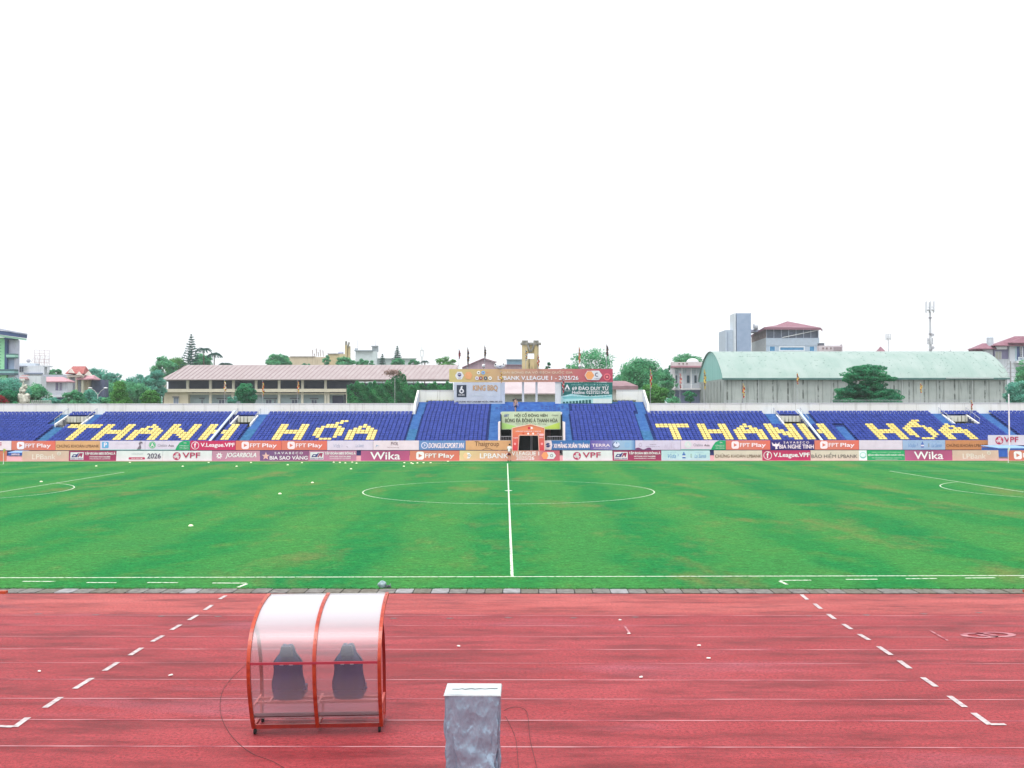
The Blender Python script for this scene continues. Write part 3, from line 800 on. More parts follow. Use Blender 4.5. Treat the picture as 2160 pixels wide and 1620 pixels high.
def aisles(k):
    a = [(-11.5, -10.45, aisle_m if k < 9 else aisle_l), (-30.8, -29.65, aisle_m if k < 9 else aisle_l), (-1.95, TU0, aisle_l), (TU1, 7.75, aisle_l),
         (16.0, 17.15, aisle_m if k < 8 else aisle_l), (58.5, 59.6, aisle_l)]
    if k <= 9: a += [(-54.25, -53.0, aisle_m), (39.35, 40.4, aisle_l)]
    else: a += [(-55.3, -54.35, aisle_m), (-51.25, -50.35, aisle_l), (32.05, 33.4, aisle_l), (36.45, 37.35, aisle_l), (52.6, 53.75, aisle_l)]
    if k > 16: a = [(CU0 + .1, -10.3, aisle_l), (TU0 - 1.4, TU0, aisle_l), (TU1, 7.9, aisle_l), (16.4, CU1 - .1, aisle_l)]
    return sorted(a)
def holes(k):
    h = []
    if k <= 16: h.append((TU0, TU1))
    if 10 <= k <= 14: h += VOM
    return h
stand = empty('grandstand', ST0, 'long blue painted concrete grandstand across the far side of the pitch', 'grandstand', rz=-TH)
mt = MB(); AI = {}
for k in range(1, 24):
    a0, a1 = (UL, UR_) if k <= 16 else (CU0, CU1)
    cuts = sorted([(x0, x1, None) for x0, x1 in holes(k)] + aisles(k), key=lambda t: (t[0], t[2] is not None))
    u = a0; z1 = zk(k); z0 = z1 - 0.75
    for x0, x1, m in cuts:
        x0, x1 = max(x0, u), min(x1, a1)
        if x1 <= x0: continue
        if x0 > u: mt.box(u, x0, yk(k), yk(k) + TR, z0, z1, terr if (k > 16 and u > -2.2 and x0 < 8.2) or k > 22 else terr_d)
        if m is not None:
            ma = AI.setdefault(min([q for q in AI if abs(q - (x0 + x1) / 2) < 1.6] or [(x0 + x1) / 2], key=lambda q: abs(q - (x0 + x1) / 2)), MB())
            ma.box(x0, x1, yk(k), yk(k) + TR, z0, z1, m)
            if k <= 22: ma.box(x0 + .02, x1 - .02, yk(k) - TR * .42, yk(k) - .002, z1 - RI - .2, z1 - RI * .5, m)
        u = x1
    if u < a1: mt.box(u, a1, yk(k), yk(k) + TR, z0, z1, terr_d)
mt.build('terrace', stand, local=True)
for ma in AI.values(): ma.build('stairs', stand, local=True)
mb = MB()
mb.box(UL, TU0, 0, Y0R - .002, 0, 1.45, navyw); mb.box(TU1, UR_, 0, Y0R - .002, 0, 1.45, navyw)
mb.build('front_wall', stand, local=True)
# rear parapets of the wings and of the middle section
yw = yk(17) + .15
for a0, a1, zt in ((UL, CU0 - .25, 5.98), (CU1 + .25, UR_, 5.95)):
    mb = MB(); mb.box(a0, a1, yw, yw + .22, 3.6, zt, cream); mb.box(a0, a1, yw - .05, yw + .27, zt, zt + .06, white_r)
    mb.box(a0, a1, yw - .149, yw - .002, 3.6, zk(16) - .01, terr)
    mb.build('parapet', stand, local=True)
yc = yk(23) + TR + .1
grassy = mat('dry_weeds', (0.16, 0.15, 0.09), (0.09, 0.13, 0.04), scale=9, rough=0.95, bump=0.8)
for a0, a1 in ((CU0 - .1, -6.6), (14.2, CU1 + .1)):
    mb = MB(); mb.box(a0, a1, yc + .5, yc + .75, 4.5, 7.72, cream); mb.box(a0, a1, yc + .45, yc + .8, 7.72, 7.78, white_r)
    mb.build('parapet', stand, local=True)
mb = MB(); rr = random.Random(5)
for a0, a1 in ((CU0 + .9, -3), (12, CU1 - .9)):
    mb.box(a0, a1, yc - .1, yc + .49, 5.5, 6.36, grassy)
    for j in range(260):
        x, y = rr.uniform(a0, a1), rr.uniform(yc - .1, yc + .3); h = rr.uniform(.05, .2)
        mb.poly([(x, y, 6.35), (x + .06, y, 6.35), (x + .03 + rr.uniform(-.05, .05), y, 6.35 + h)], grassy)
mb.build('weedy_strip', stand, local=True)
for x0, x1, s in ((CU0 - .25, CU0 - .02, 0), (CU1 + .02, CU1 + .25, 1)):     # stepped end walls of the middle section
    mb = MB()
    pts = [(yw - .45, 3.5), (yc + .75, 3.5), (yc + .75, 7.75), (yc - .2, 7.75), (yw + .2, 6.0), (yw - .45, 5.1)]
    n = len(pts)
    mb.mesh([(x0, y, z) for y, z in pts] + [(x1, y, z) for y, z in pts], [tuple(range(n)), tuple(range(2 * n - 1, n - 1, -1))] + [(j, (j + 1) % n, n + (j + 1) % n, n + j) for j in range(n)], white_r)
    mb.build('end_wall', stand, local=True)
# blue-white sloping rails
rail_m = mat('pale_blue_rail_paint', (0.42, 0.52, 0.66), (0.50, 0.58, 0.70), scale=4, rough=0.6)
for u in (-33.75, 36.28):
    mb = MB()
    a, b = (u - .1, .2, 1.55), (u - .1 + (0 if u < 0 else .02), yk(16.6), zk(16.6) + .30)
    mb.bar(a, b, .26, .14, rail_m)
    mb.build('sloping_rail', stand, local=True)
# entrances cut in the stand
conc = streak_wall('entrance_cream_concrete', (0.58, 0.58, 0.50), (0.64, 0.64, 0.58), (0.10, 0.10, 0.07), joint=.45, stain=0.85, jw=.25)
pipe = mat('grey_pipe_rail', (0.34, 0.36, 0.40), rough=0.5, metal=0.2)
for i, (x0, x1) in enumerate(VOM):
    e = MB()
    ya, yb = yk(10), yk(15)
    e.box(x0 - .16, x0, ya - .02, yb + .3, 1.2, zk(10) + .02, white_r)
    e.box(x1, x1 + .16, ya - .02, yb + .3, 1.2, zk(10) + .02, white_r)
    for xa, xb in ((x0 - .16, x0), (x1, x1 + .16)):   # parapets that climb with the rows
        e.hexa([(xa, ya - .02, zk(10)), (xb, ya - .02, zk(10)), (xb, yb + .3, zk(10)), (xa, yb + .3, zk(10)),
                (xa, ya - .02, zk(10) + .18), (xb, ya - .02, zk(10) + .18), (xb, yb + .3, zk(15) + .14), (xa, yb + .3, zk(15) + .14)], white_r)
    e.box(x0, x1, yb - .28, yb - .01, zk(11.6), zk(15) - .02, conc)
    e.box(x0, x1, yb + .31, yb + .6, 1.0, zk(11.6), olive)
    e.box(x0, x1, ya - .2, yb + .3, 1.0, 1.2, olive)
    e.build('entrance', stand, local=True)
    r_ = MB()
    for xa in ((x0 - .3, x1 + .3)):
        r_.path([(xa, ya + .3, zk(10) + .75), (xa, yk(16.4), zk(16.4) + .68)], .035, pipe)
        for kk in (10.6, 12.5, 14.5, 16.3): r_.tube((xa, yk(kk), zk(kk) - .02), (xa, yk(kk), zk(kk) + .68), .025, pipe)
    r_.build('railing', stand, local=True)

# ---------------------------------------------------------------- tunnel opening with banner and arch
t = MB()
t.box(TU0 - .22, TU0, 0, 10.6, 0, 3.80, white_r); t.box(TU1, TU1 + .22, 0, 10.6, 0, 3.80, white_r)
t.build('tunnel_side_wall', stand, local=True)
t = MB()
t.box(TU0, TU1, 3.4, 10.9, 4.70, 4.88, terr)
t.box(TU0, TU1, 3.2, 3.38, 4.6, 4.93, white_r)
t.build('tunnel_deck', stand, local=True)
t = MB()
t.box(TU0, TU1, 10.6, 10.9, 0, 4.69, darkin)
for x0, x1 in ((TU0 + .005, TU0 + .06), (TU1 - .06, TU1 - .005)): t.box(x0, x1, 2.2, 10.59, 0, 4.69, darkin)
t.box(TU0 + .06, TU1 - .06, 2.2, 10.59, 0.0, .02, mat('wet_concrete_floor', (0.16, 0.16, 0.17), (0.10, 0.10, 0.11), scale=2, rough=0.35))
t.build('tunnel_wall', stand, local=True)
t = MB()
lg = flat((0.42, 0.47, 0.50)); pinkd = flat((0.30, 0.12, 0.13)); khaki = flat((0.30, 0.29, 0.22))
t.box(2.95, 3.25, 7.8, 8.0, .02, 3.0, lg); t.box(3.26, 4.0, 10.4, 10.58, .02, 2.9, flat((.03, .06, .06)))
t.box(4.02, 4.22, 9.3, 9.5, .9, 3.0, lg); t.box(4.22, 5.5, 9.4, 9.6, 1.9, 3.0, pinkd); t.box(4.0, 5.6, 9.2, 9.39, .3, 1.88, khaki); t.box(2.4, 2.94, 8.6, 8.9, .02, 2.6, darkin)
t.build('inner_partition', stand, local=True)
t = MB()
t.box(.72, .80, 2.0, 2.08, .02, 3.0, lg); t.box(1.42, 1.50, 2.0, 2.08, .02, 3.0, lg); t.box(.72, 1.5, 2.0, 2.08, 2.92, 3.0, lg); t.box(.98, 1.16, 2.03, 2.06, .1, 2.8, flat((.3, .34, .38)))
t.build('doorway', stand, local=True)
for x0, x1 in ((TU0 + .02, 1.15), (4.85, TU1 - .02)):
    t = MB()
    t.path([(x0, .25, 2.15), (x1, .25, 2.15)], .03, pipe); t.path([(x0, .25, 1.7), (x1, .25, 1.7)], .02, pipe)
    n = 9
    for j in range(n + 1):
        x = x0 + (x1 - x0) * j / n
        t.tube((x, .25, 0), (x, .25, 2.15), .016, pipe, n=5)
    t.build('railing', stand, local=True)

def banner(name, px0, px1, pt, pb, n, m, fn, label, cat, thick=.08, frame=None):
    u0, zb = su(px0, pb, n); u1, zt = su(px1, pt, n)
    Wd, Hh = u1 - u0, zt - zb
    root = empty(name, W((u0 + u1) / 2, n), label, cat, rz=-TH)
    p = MB(); p.box(-Wd / 2, Wd / 2, 0, thick, zb, zt, m if not isinstance(m, tuple) else flat(m)); p.build('panel', root, local=True)
    le, em = MB(), MB()
    draw(fn(Wd, Hh), lambda x, z, d: (x - Wd / 2, -d, zb + z), le, em)
    if em.f: em.build('emblem', root, local=True)
    if le.f: le.build('lettering', root, local=True)
    fr = MB()
    k = max(2, int(Wd / 2.5))
    for j in range(k + 1):
        x = -Wd / 2 + .05 + (Wd - .1) * j / k
        fr.box(x - .03, x + .03, thick + .002, thick + .06, zb - (frame or 0), zt, board_back)
    fr.build('support_frame', root, local=True)
    return root, u0, u1, zb, zt
def fan(Wd, Hh):
    g = srgb(90, 100, 84); lg_ = srgb(176, 226, 130)
    return [('poly', [(.02, Hh * .03), (Wd * .35, Hh * .03), (Wd * .2, Hh * .22), (.02, Hh * .40)], lg_), ('poly', [(Wd * .62, Hh * .03), (Wd * .985, Hh * .03), (Wd * .985, Hh * .40), (Wd * .80, Hh * .20)], srgb(190, 222, 96)),
            ('t', 'HỘI CỔ ĐỘNG VIÊN', Wd * .22, Wd * .78, Hh * .67, Hh * .93, g, .02), ('t', 'BÓNG ĐÁ ĐÔNG Á THANH HÓA', Wd * .06, Wd * .95, Hh * .40, Hh * .66, g, .02),
            ('t', 'Vượt lên tất cả cùng đội bóng', Wd * .24, Wd * .76, Hh * .27, Hh * .36, g, 0, .3), ('t', 'GET', Wd * .04, Wd * .13, Hh * .72, Hh * .84, srgb(50, 70, 160), .03, .3), ('t', 'Casper', Wd * .85, Wd * .97, Hh * .72, Hh * .86, srgb(90, 90, 90), 0, .3)]
banner('green_banner', 1058, 1182.5, 868, 906, 3.1, srgb(222, 244, 208, .74), fan, 'pale green supporters banner hung above the tunnel opening', 'banner')
def lgbanner(Wd, Hh):
    o = []
    hx = lambda cx, cz, r: circ(cx, cz, r, 6)
    o += [('poly', hx(Wd * .063, Hh * .5, Hh * .34), WHB), ('disc', Wd * .063, Hh * .56, Hh * .14, srgb(70, 60, 110)), ('arc', Wd * .063, Hh * .56, Hh * .04, Hh * .08, 0, 200, WHB), ('t', 'VPF', Wd * .054, Wd * .072, Hh * .26, Hh * .34, srgb(80, 60, 110))]
    o += [('poly', hx(Wd * .118, Hh * .5, Hh * .32), srgb(222, 160, 110))]
    for cx, cz, c in ((.180, .72, (228, 226, 214)), (.208, .72, (120, 176, 222)), (.170, .30, (214, 210, 220)), (.194, .30, (160, 50, 80)), (.223, .30, (60, 84, 96)), (.250, .30, (236, 230, 214))):
        o += [('disc', Wd * cx, Hh * cz, Hh * .14, srgb(*c)), ('disc', Wd * cx, Hh * cz, Hh * .05, srgb(*[max(20, min(250, 280 - v)) for v in c]))]
    o += [('t', 'MYTV', Wd * .226, Wd * .246, Hh * .68, Hh * .76, srgb(226, 120, 80), .01)]
    o += [('t', 'GIẢI BÓNG ĐÁ VÔ ĐỊCH QUỐC GIA', Wd * .325, Wd * .755, Hh * .60, Hh * .90, srgb(240, 226, 196, .77), .005), ('t', 'LPBANK V.LEAGUE 1 - 2025/26', Wd * .297, Wd * .790, Hh * .16, Hh * .46, WHITE, .018)]
    cx = Wd * .86
    o += [('poly', hx(cx, Hh * .5, Hh * .40), WHB), ('poly', hx(cx, Hh * .5, Hh * .36), srgb(232, 160, 100)), ('poly', [(cx + Hh * .1, Hh * .14), (cx + Hh * .7, Hh * .14), (cx + Hh * .95, Hh * .5), (cx + Hh * .7, Hh * .86), (cx + Hh * .1, Hh * .86), (cx + Hh * .34, Hh * .5)], WHB),
          ('arc', cx + Hh * .55, Hh * .55, Hh * .1, Hh * .16, 60, 300, srgb(60, 60, 90)), ('t', 'V.LEAGUE', cx + Hh * .35, cx + Hh * .75, Hh * .2, Hh * .3, srgb(90, 80, 110)),
          ('ring', Wd * .965, Hh * .38, Hh * .18, Hh * .27, srgb(226, 110, 120)), ('poly', circ(Wd * .965, Hh * .38, Hh * .1, 4), srgb(232, 150, 150))]
    return o
gold = gradient_mat('banner_print_gold_to_red', [(0, srgb(222, 208, 132, .73)), (.12, srgb(226, 196, 128, .73)), (.45, srgb(214, 164, 134, .73)), (.7, srgb(208, 128, 118, .73)), (.9, srgb(204, 84, 104, .73)), (1, srgb(196, 66, 100, .73))])
NB = 14.15
_, bu0, bu1, bz0, bz1 = banner('league_banner', 947.5, 1292.5, 778, 806, NB, gold, lgbanner, 'long gold to red banner on top of the middle stand', 'banner', thick=.25)
def king(Wd, Hh):
    k = srgb(44, 54, 70)
    return [('rect', Wd * .055, Wd * .245, Hh * .32, Hh * .88, k), ('ring', Wd * .15, Hh * .60, Hh * .05, Hh * .11, WHB), ('poly', [(Wd * .12, Hh * .66), (Wd * .14, Hh * .82), (Wd * .17, Hh * .84), (Wd * .16, Hh * .66)], WHB),
            ('t', 'KING BBQ', Wd * .09, Wd * .21, Hh * .38, Hh * .46, WHB, .01), ('t', 'KING BBQ', Wd * .37, Wd * .86, Hh * .58, Hh * .87, srgb(190, 150, 110), .025), ('t', '44 MINH KHAI', Wd * .36, Wd * .58, Hh * .36, Hh * .46, srgb(205, 214, 220)),
            ('t', 'THANH HÓA', Wd * .64, Wd * .86, Hh * .36, Hh * .46, srgb(205, 214, 220)), ('t', 'HOTLINE: 0237.2468.889 HOẶC 0985.583.355', Wd * .04, Wd * .95, Hh * .06, Hh * .17, srgb(70, 64, 80), .02)]
banner('restaurant_banner', 957.5, 1065, 806.5, 852.5, NB - .05, srgb(214, 222, 236, .74), king, 'white banner with gold capitals and a dark square, left of the columns', 'banner')
def duy(Wd, Hh):
    tl = srgb(170, 218, 216); dk_ = srgb(30, 92, 90)
    o = [('poly', [(.01, .01), (Wd * .99, .01), (Wd * .99, Hh * .42), (Wd * .55, Hh * .34), (Wd * .2, Hh * .46), (.01, Hh * .34)], tl),
         ('poly', [(.05, Hh * .30), (Wd * .2, Hh * .36), (Wd * .6, Hh * .30), (Wd * .98, Hh * .38), (Wd * .98, Hh * .30), (Wd * .6, Hh * .24), (Wd * .05, Hh * .22)], srgb(120, 190, 190)),
         ('rect', Wd * .62, Wd * .985, .02, Hh * .22, srgb(214, 228, 220))]
    for j in range(9): o.append(('poly', [(Wd * (.03 + j * .063), .03), (Wd * (.075 + j * .063), .03), (Wd * (.075 + j * .063), Hh * (.08 + .012 * j)), (Wd * (.03 + j * .063), Hh * (.08 + .012 * j))], dk_))
    for j in range(14): o.append(('disc', Wd * (.05 + j * .068), Hh * (.36 + .02 * math.sin(j)), Hh * .018, WHITE))
    o += [('poly', [(Wd * .06, Hh * .66), (Wd * .11, Hh * .90), (Wd * .12, Hh * .90), (Wd * .17, Hh * .66), (Wd * .14, Hh * .66), (Wd * .115, Hh * .8), (Wd * .09, Hh * .66)], WHITE), ('t', 'DONG A PALACE', Wd * .05, Wd * .18, Hh * .58, Hh * .62, WHITE),
          ('t', 'HẢI SẢN - TIỆC CƯỚI & SỰ KIỆN', Wd * .20, Wd * .92, Hh * .84, Hh * .94, srgb(150, 190, 190)), ('t', '69 ĐÀO DUY TỪ', Wd * .21, Wd * .92, Hh * .63, Hh * .85, WHITE, .018), ('t', 'Hotline: 02373213456', Wd * .21, Wd * .93, Hh * .45, Hh * .60, WHITE, .015)]
    return o
banner('teal_banner', 1184, 1292, 806.5, 851, NB - .05, srgb(34, 118, 112, .77), duy, 'teal banner with white lettering and a picture, right of the columns', 'banner')
# concrete flame tower: two legs from the terrace up through the banner, V-shaped head
tw = streak_wall('tower_yellow_concrete', (0.50, 0.40, 0.19), (0.58, 0.50, 0.32), (0.07, 0.065, 0.05), stain=1.0, joint=1.1, jw=.2)
capm = mat('tower_grey_cap', (0.16, 0.16, 0.14), (0.30, 0.29, 0.25), scale=3, rough=0.9)
root = empty('flame_tower', W(2.8, NB + .8), 'weathered yellow concrete tower with a V-shaped head above the middle banner', 'tower', rz=-TH)
n = NB + .8
def ts(px, py): 
    u, z = su(px, py, n); return u - 2.8, z
xl0, xl1, xr0, xr1 = ts(1101, 778)[0], ts(1113, 778)[0], ts(1127, 778)[0], ts(1136.5, 778)[0]
zt = ts(1100, 727)[1]; zsq0, zsq1 = ts(1100, 757)[1], ts(1100, 745)[1]
m_ = MB(); m_.box(xl0, xl1, 0, .9, bz0 + .35, zt, tw); m_.box(xr0, xr1, 0, .9, bz0 + .35, zt, tw); m_.build('leg', root, local=True)
wh = flat((0.66, 0.67, 0.66))
for px0, px1 in ((1101, 1105.5), (1129.5, 1134), ):
    m_ = MB(); m_.box(ts(px0, 800)[0], ts(px1, 800)[0], .05, .45, 5.7, bz0 + .34, wh); m_.build('column', root, local=True)
m_ = MB(); m_.box(xl1, xr0, .1, .8, bz0 + .5, zsq0, tw); m_.box(xl1, xr0, .1, .8, zsq1, zt, tw); m_.build('web', root, local=True)
m_ = MB(); m_.box(ts(1097, 0)[0], ts(1140, 0)[0], -.12, 1.02, zt + .004, ts(0, 724.5)[1], capm)
v0, v1 = ts(1099, 724.5), ts(1138, 718); vm = ts(1118.5, 0)[0]; vz = ts(0, 744)[1]
for a, b in ((v0[0] + .1, vm - .35), (vm + .35, v1[0] - .1)):
    m_.box(a, b, 0, .9, ts(0, 724.5)[1] + .004, v1[1], capm)
for s in (-1, 1):
    m_.bar((vm + s * .62, -.06, v1[1] - .05), (vm + s * .04, -.06, vz), .22, .16, capm, up=(0, 1, 0))
m_.build('head', root, local=True)
# wide white pier at the right banner
for px0, px1, lb in ((1171, 1184, 'wide white pier between the open bays and the teal banner'),):
    u0, u1 = su(px0, 800, NB + .1)[0], su(px1, 800, NB + .1)[0]
    mm = MB(); mm.box(u0, u1, NB + .1, NB + .5, 5.6, bz0, wh); mm.box(u0 - .05, u1 + .05, NB + .05, NB + .55, 5.5, 5.75, wh); o = mm.build('pier', stand, local=True)
mm = MB(); mm.box(bu0 + .2, bu1 - .2, NB + .3, NB + .42, bz0 + .1, bz0 + .3, board_back); mm.build('banner_beam', stand, local=True)

# players' tunnel arch in front of the opening
ar = empty('tunnel_arch', W(2.9, -1.2), 'orange to red players tunnel arch with pointed top', 'arch', rz=-TH)
n = -1.2
def as_(px, py): 
    u, z = su(px, py, n); return u - 2.9, z
archm = bpy.data.materials.new('arch_print'); archm.use_nodes = True
nn, ll = archm.node_tree.nodes, archm.node_tree.links
tc = nn.new('ShaderNodeTexCoord'); sp = nn.new('ShaderNodeSeparateXYZ'); rp = nn.new('ShaderNodeValToRGB')
ll.new(tc.outputs['Generated'], sp.inputs[0]); ll.new(sp.outputs['Z'], rp.inputs[0]); ll.new(rp.outputs[0], nn['Principled BSDF'].inputs['Base Color'])
rp.color_ramp.elements[0].color = (*srgb(214, 24, 62, .77), 1); rp.color_ramp.elements[0].position = .12
rp.color_ramp.elements[1].color = (*srgb(238, 150, 98, .77), 1); rp.color_ramp.elements[1].position = .85
e = rp.color_ramp.elements.new(.45); e.color = (*srgb(222, 96, 84, .77), 1)
xo0, xo1 = as_(1080.5, 920)[0], as_(1148.5, 920)[0]; xi0, xi1 = as_(1095, 920)[0], as_(1135.5, 920)[0]; xb0, xb1 = as_(1092, 950)[0], as_(1137.5, 950)[0]
zs, za, zi = as_(0, 904)[1], as_(0, 896)[1], as_(0, 919)[1]
m_ = MB()
left = [(xo0, 0.02), (xb0, 0.02), (xi0, zi), (xi0, zs - .02), (xo0, zs)]
m_.prism([(xo0, .02), (xb0, .02), (xi0, zi), (xo0, zs)], 0, .5, archm)
m_.prism([(xb1, .02), (xo1, .02), (xo1, zs), (xi1, zi)], 0, .5, archm)
m_.prism([(xi0, zi), (xi1, zi), (xo1, zs), (0, za), (xo0, zs)], 0.0, .5, archm)
m_.build('arch_body', ar, local=True)
m_ = MB(); et = flat(srgb(250, 214, 190, .77))
for a, b in (((xo0, .02), (xo0, zs)), ((xo0, zs), (0, za)), ((0, za), (xo1, zs)), ((xo1, zs), (xo1, .02)), ((xb0, .02), (xi0, zi)), ((xi0, zi), (xi1, zi)), ((xi1, zi), (xb1, .02))):
    m_.tube((a[0], -.02, a[1]), (b[0], -.02, b[1]), .045, et, n=6)
m_.build('piping', ar, local=True)
le, em = MB(), MB()
draw([('disc', -.16, za - .42, .14, srgb(190, 30, 60)), ('poly', [(-.02, za - .55), (.2, za - .55), (.3, za - .42), (.2, za - .29), (-.02, za - .29), (.06, za - .42)], WHITE), ('t', 'LPBANK V.LEAGUE 1 2025/26', xo0 + .4, xo1 - .4, zs - .42, zs - .30, WHITE, .02)] +
     [('disc', x, zs - .62, .11, srgb(*c)) for x, c in ((-.8, (196, 80, 60)), (-.25, (246, 240, 240)), (.3, (246, 236, 230)), (.85, (200, 170, 170)))] +
     [('disc', (xo0 + xb0) / 2, 1.35, .13, srgb(244, 170, 170)), ('disc', (xo1 + xb1) / 2, 1.35, .13, srgb(244, 170, 170)), ('t', 'VPF', xo0 + .1, xi0 - .12, 1.95, 2.07, WHITE, .02), ('t', 'FPT', xi1 + .12, xo1 - .1, 1.98, 2.12, WHITE, .02), ('rr', xi1 + .1, xo1 - .08, 2.25, 2.5, .06, srgb(240, 190, 190))],
     lambda x, z, d: (x, -d, z), le, em)
em.build('emblem', ar, local=True); le.build('lettering', ar, local=True)

# footballs and lamps standing on the banner
def ballthing(px, py, r, n, label, tire=False):
    u, z = su(px, py, n); root = W(u, n)
    o = empty('football_sculpture', root + Vector((0, 0, 0)), label, 'sculpture', rz=-TH)
    b = MB(); b.sphere((0, 0, z), r, flat((.75, .75, .75)), 14, 10); b.build('ball', o, smooth=True, local=True)
    k = MB()
    for j in range(7):
        ph, th = (0.25, 0) if j == 0 else (1.25, j * 1.05)
        c = Vector((math.sin(ph) * math.cos(th), -math.cos(ph) if j == 0 else -math.cos(ph) * 1, math.sin(ph) * math.sin(th))).normalized()
        q = c.to_track_quat('Z', 'Y')
        k.poly([Vector((0, 0, z)) + c * (r * 1.0) + q @ Vector((r * .3 * math.cos(2 * math.pi * t / 5), r * .3 * math.sin(2 * math.pi * t / 5), .02)) for t in range(5)], flat((.03, .03, .05)))
    k.build('black_patch', o, local=True)
    s_ = MB(); s_.tube((0, .0, bz1 - .2), (0, 0, z - r * .8), .05, board_back); s_.build('stand', o, local=True)
ballthing(1020, 771.5, .24, NB + .12, 'small football on top of the long banner, left of the large ball')
ballthing(1223, 772, .22, NB + .12, 'small football on the right part of the long banner')
u, z = su(1054, 771, NB + .3)
o = empty('football_sculpture', W(u, NB + .3), 'large dented white and black football lying on the long banner', 'sculpture', rz=-TH)
b = MB(); b.sphere((0, 0, z), .48, flat((.74, .75, .76)), 18, 12, sc=(1.5, 1.1, .95)); b.build('ball', o, smooth=True, local=True)
k = MB()
for cx, cz, s_ in ((-.5, .1, .16), (-.1, .26, .14), (.05, -.05, .18), (.45, .16, .15)):
    dy = -math.sqrt(max(.02, 1 - (cx / .79) ** 2 - (cz / .39) ** 2)) * .48
    k.poly([(cx + s_ * math.cos(2 * math.pi * t / 5), dy - .03, z + cz + s_ * .75 * math.sin(2 * math.pi * t / 5)) for t in range(5)], flat((.04, .04, .07)))
k.build('black_patch', o, local=True)

# ---------------------------------------------------------------- SEATS
SP = 0.497
seat_blue = mat('seat_blue_plastic', (0.011, 0.030, 0.205), (0.028, 0.058, 0.320), scale=1.7, detail=8, rough=0.55, spec=0.2)
seat_yellow = mat('seat_yellow_plastic', (0.62, 0.47, 0.11), (0.72, 0.60, 0.20), scale=2.5, detail=8, rough=0.42, spec=0.5)
def seat_geo():
    v, f = [], []
    prof = [(-.205, .185), (-.20, .215), (-.05, .195), (.07, .205), (.115, .235), (.190, .375), (.205, .38)]   # y, z along the centre
    cols = [(-.225, .022), (-.205, .0), (0, -.006), (.205, .0), (.225, .022)]
    for y, z in prof:
        for x, dz in cols: v.append((x * (1 if z < .3 else .93), y - (dz * .6 if z > .22 else 0), z + (dz if z <= .22 else -dz * .5)))
    nc = len(cols)
    for i in range(len(prof) - 1):
        for j in range(nc - 1): f.append((i * nc + j, i * nc + j + 1, (i + 1) * nc + j + 1, (i + 1) * nc + j))
    b = len(v)
    v += [(-.19, .225, 0.16), (.19, .225, 0.16), (.19, .225, .36), (-.19, .225, .36)]
    f += [(b, b + 1, b + 2, b + 3)]
    for sx in (-.12, .12):
        b = len(v)
        v += [(x, y, z) for z in (0.0, .175) for x, y in ((sx - .015, -.05), (sx + .015, -.05), (sx + .015, .08), (sx - .015, .08))]
        f += [(b, b + 1, b + 5, b + 4), (b + 1, b + 2, b + 6, b + 5), (b + 3, b, b + 4, b + 7)]
    return v, f
SV, SF = seat_geo()
SVn = np.array(SV)
LET = {'T': ['########', '########', '...##...', '...##...', '...##...', '...##...', '...##...', '...##...'],
       'H': ['##...##', '##...##', '##...##', '#######', '#######', '##...##', '##...##', '##...##'],
       'A': ['...#...', '..###..', '.##.##.', '#######', '#######', '##...##', '##...##', '##...##'],
       'N': ['##...##', '##...##', '###..##', '####.##', '#######', '##.####', '##..###', '##...##'],
       'O': ['..###..', '.#####.', '##...##', '##...##', '##...##', '##...##', '.#...#.', '..###..']}
yel = {}
def put(ch, px, extra=()):
    u0 = su(px, 895.5, yk(9) + .15)[0]
    for r_, row in enumerate(LET[ch]):
        for c, x in enumerate(row):
            if x == '#': yel.setdefault(9 - r_, []).append(u0 + (c + .5) * SP)
    for r_, c in extra: yel.setdefault(r_, []).append(u0 + (c + .5) * SP)
for ch, px in (('T', 147.4), ('H', 226), ('A', 297), ('N', 367.4), ('H', 594), ('A', 739), ('T', 1386), ('H', 1466.7), ('A', 1538.5), ('N', 1608), ('H', 1830), ('A', 1968)): put(ch, px)
put('O', 667.2, ((10, 4), (10, 5), (11, 5), (11, 6))); put('O', 1899, ((10, 3), (10, 4), (11, 4), (11, 5)))
for px, gap in ((437.5, .8), (1678, .5)):            # the two H's crossed by a sloping rail
    u0 = su(px, 895.5, yk(9) + .15)[0]
    for r_, row in enumerate(LET['H']):
        for c, x in enumerate(row):
            if x == '#': yel.setdefault(9 - r_, []).append(u0 + (c + .5 + (gap if c >= 4 else 0)) * SP)
def blocks(k):
    """seat-bearing runs of u in row k, with the words that place them"""
    cuts = [(a, b) for a, b, _ in aisles(k)] + holes(k) + [(-34.0, -33.65), (36.05, 36.42)]
    if k <= 16: lim = (UL, UR_)
    else: lim = (CU0, CU1)
    if k <= 16: cuts.append((TU0 - 1.4, TU1 + 1.1))
    else: cuts.append((-1.9, 8.0))
    if k > 20: cuts.append((-5.9, 14.0))
    cuts.sort(); u = lim[0]; out = []
    for a, b in cuts:
        if a >= lim[1]: break
        if a > u + SP: out.append((u, a))
        u = max(u, b)
    if lim[1] > u + SP: out.append((u, lim[1]))
    return out
ORD = lambda n: '%d%s' % (n, 'th' if 10 <= n % 100 <= 20 else {1: 'st', 2: 'nd', 3: 'rd'}.get(n % 10, 'th'))
def blockname(a, b):
    c = (a + b) / 2
    for lo, hi, s in ((-99, -54, 'the far left block'), (-54, -34, 'the first lettered block'), (-34, -30.8, 'the left rail block'), (-30.8, -11, 'the second lettered block'),
                      (-11, -1, 'the block left of the tunnel'), (-1, 16, 'the block right of the tunnel'), (16, 36.1, 'the third lettered block'), (36.1, 39.4, 'the right rail block'),
                      (39.4, 58.5, 'the fourth lettered block'), (58.5, 99, 'the far right block')):
        if lo <= c < hi: return s
allseats = []
rs = random.Random(11)
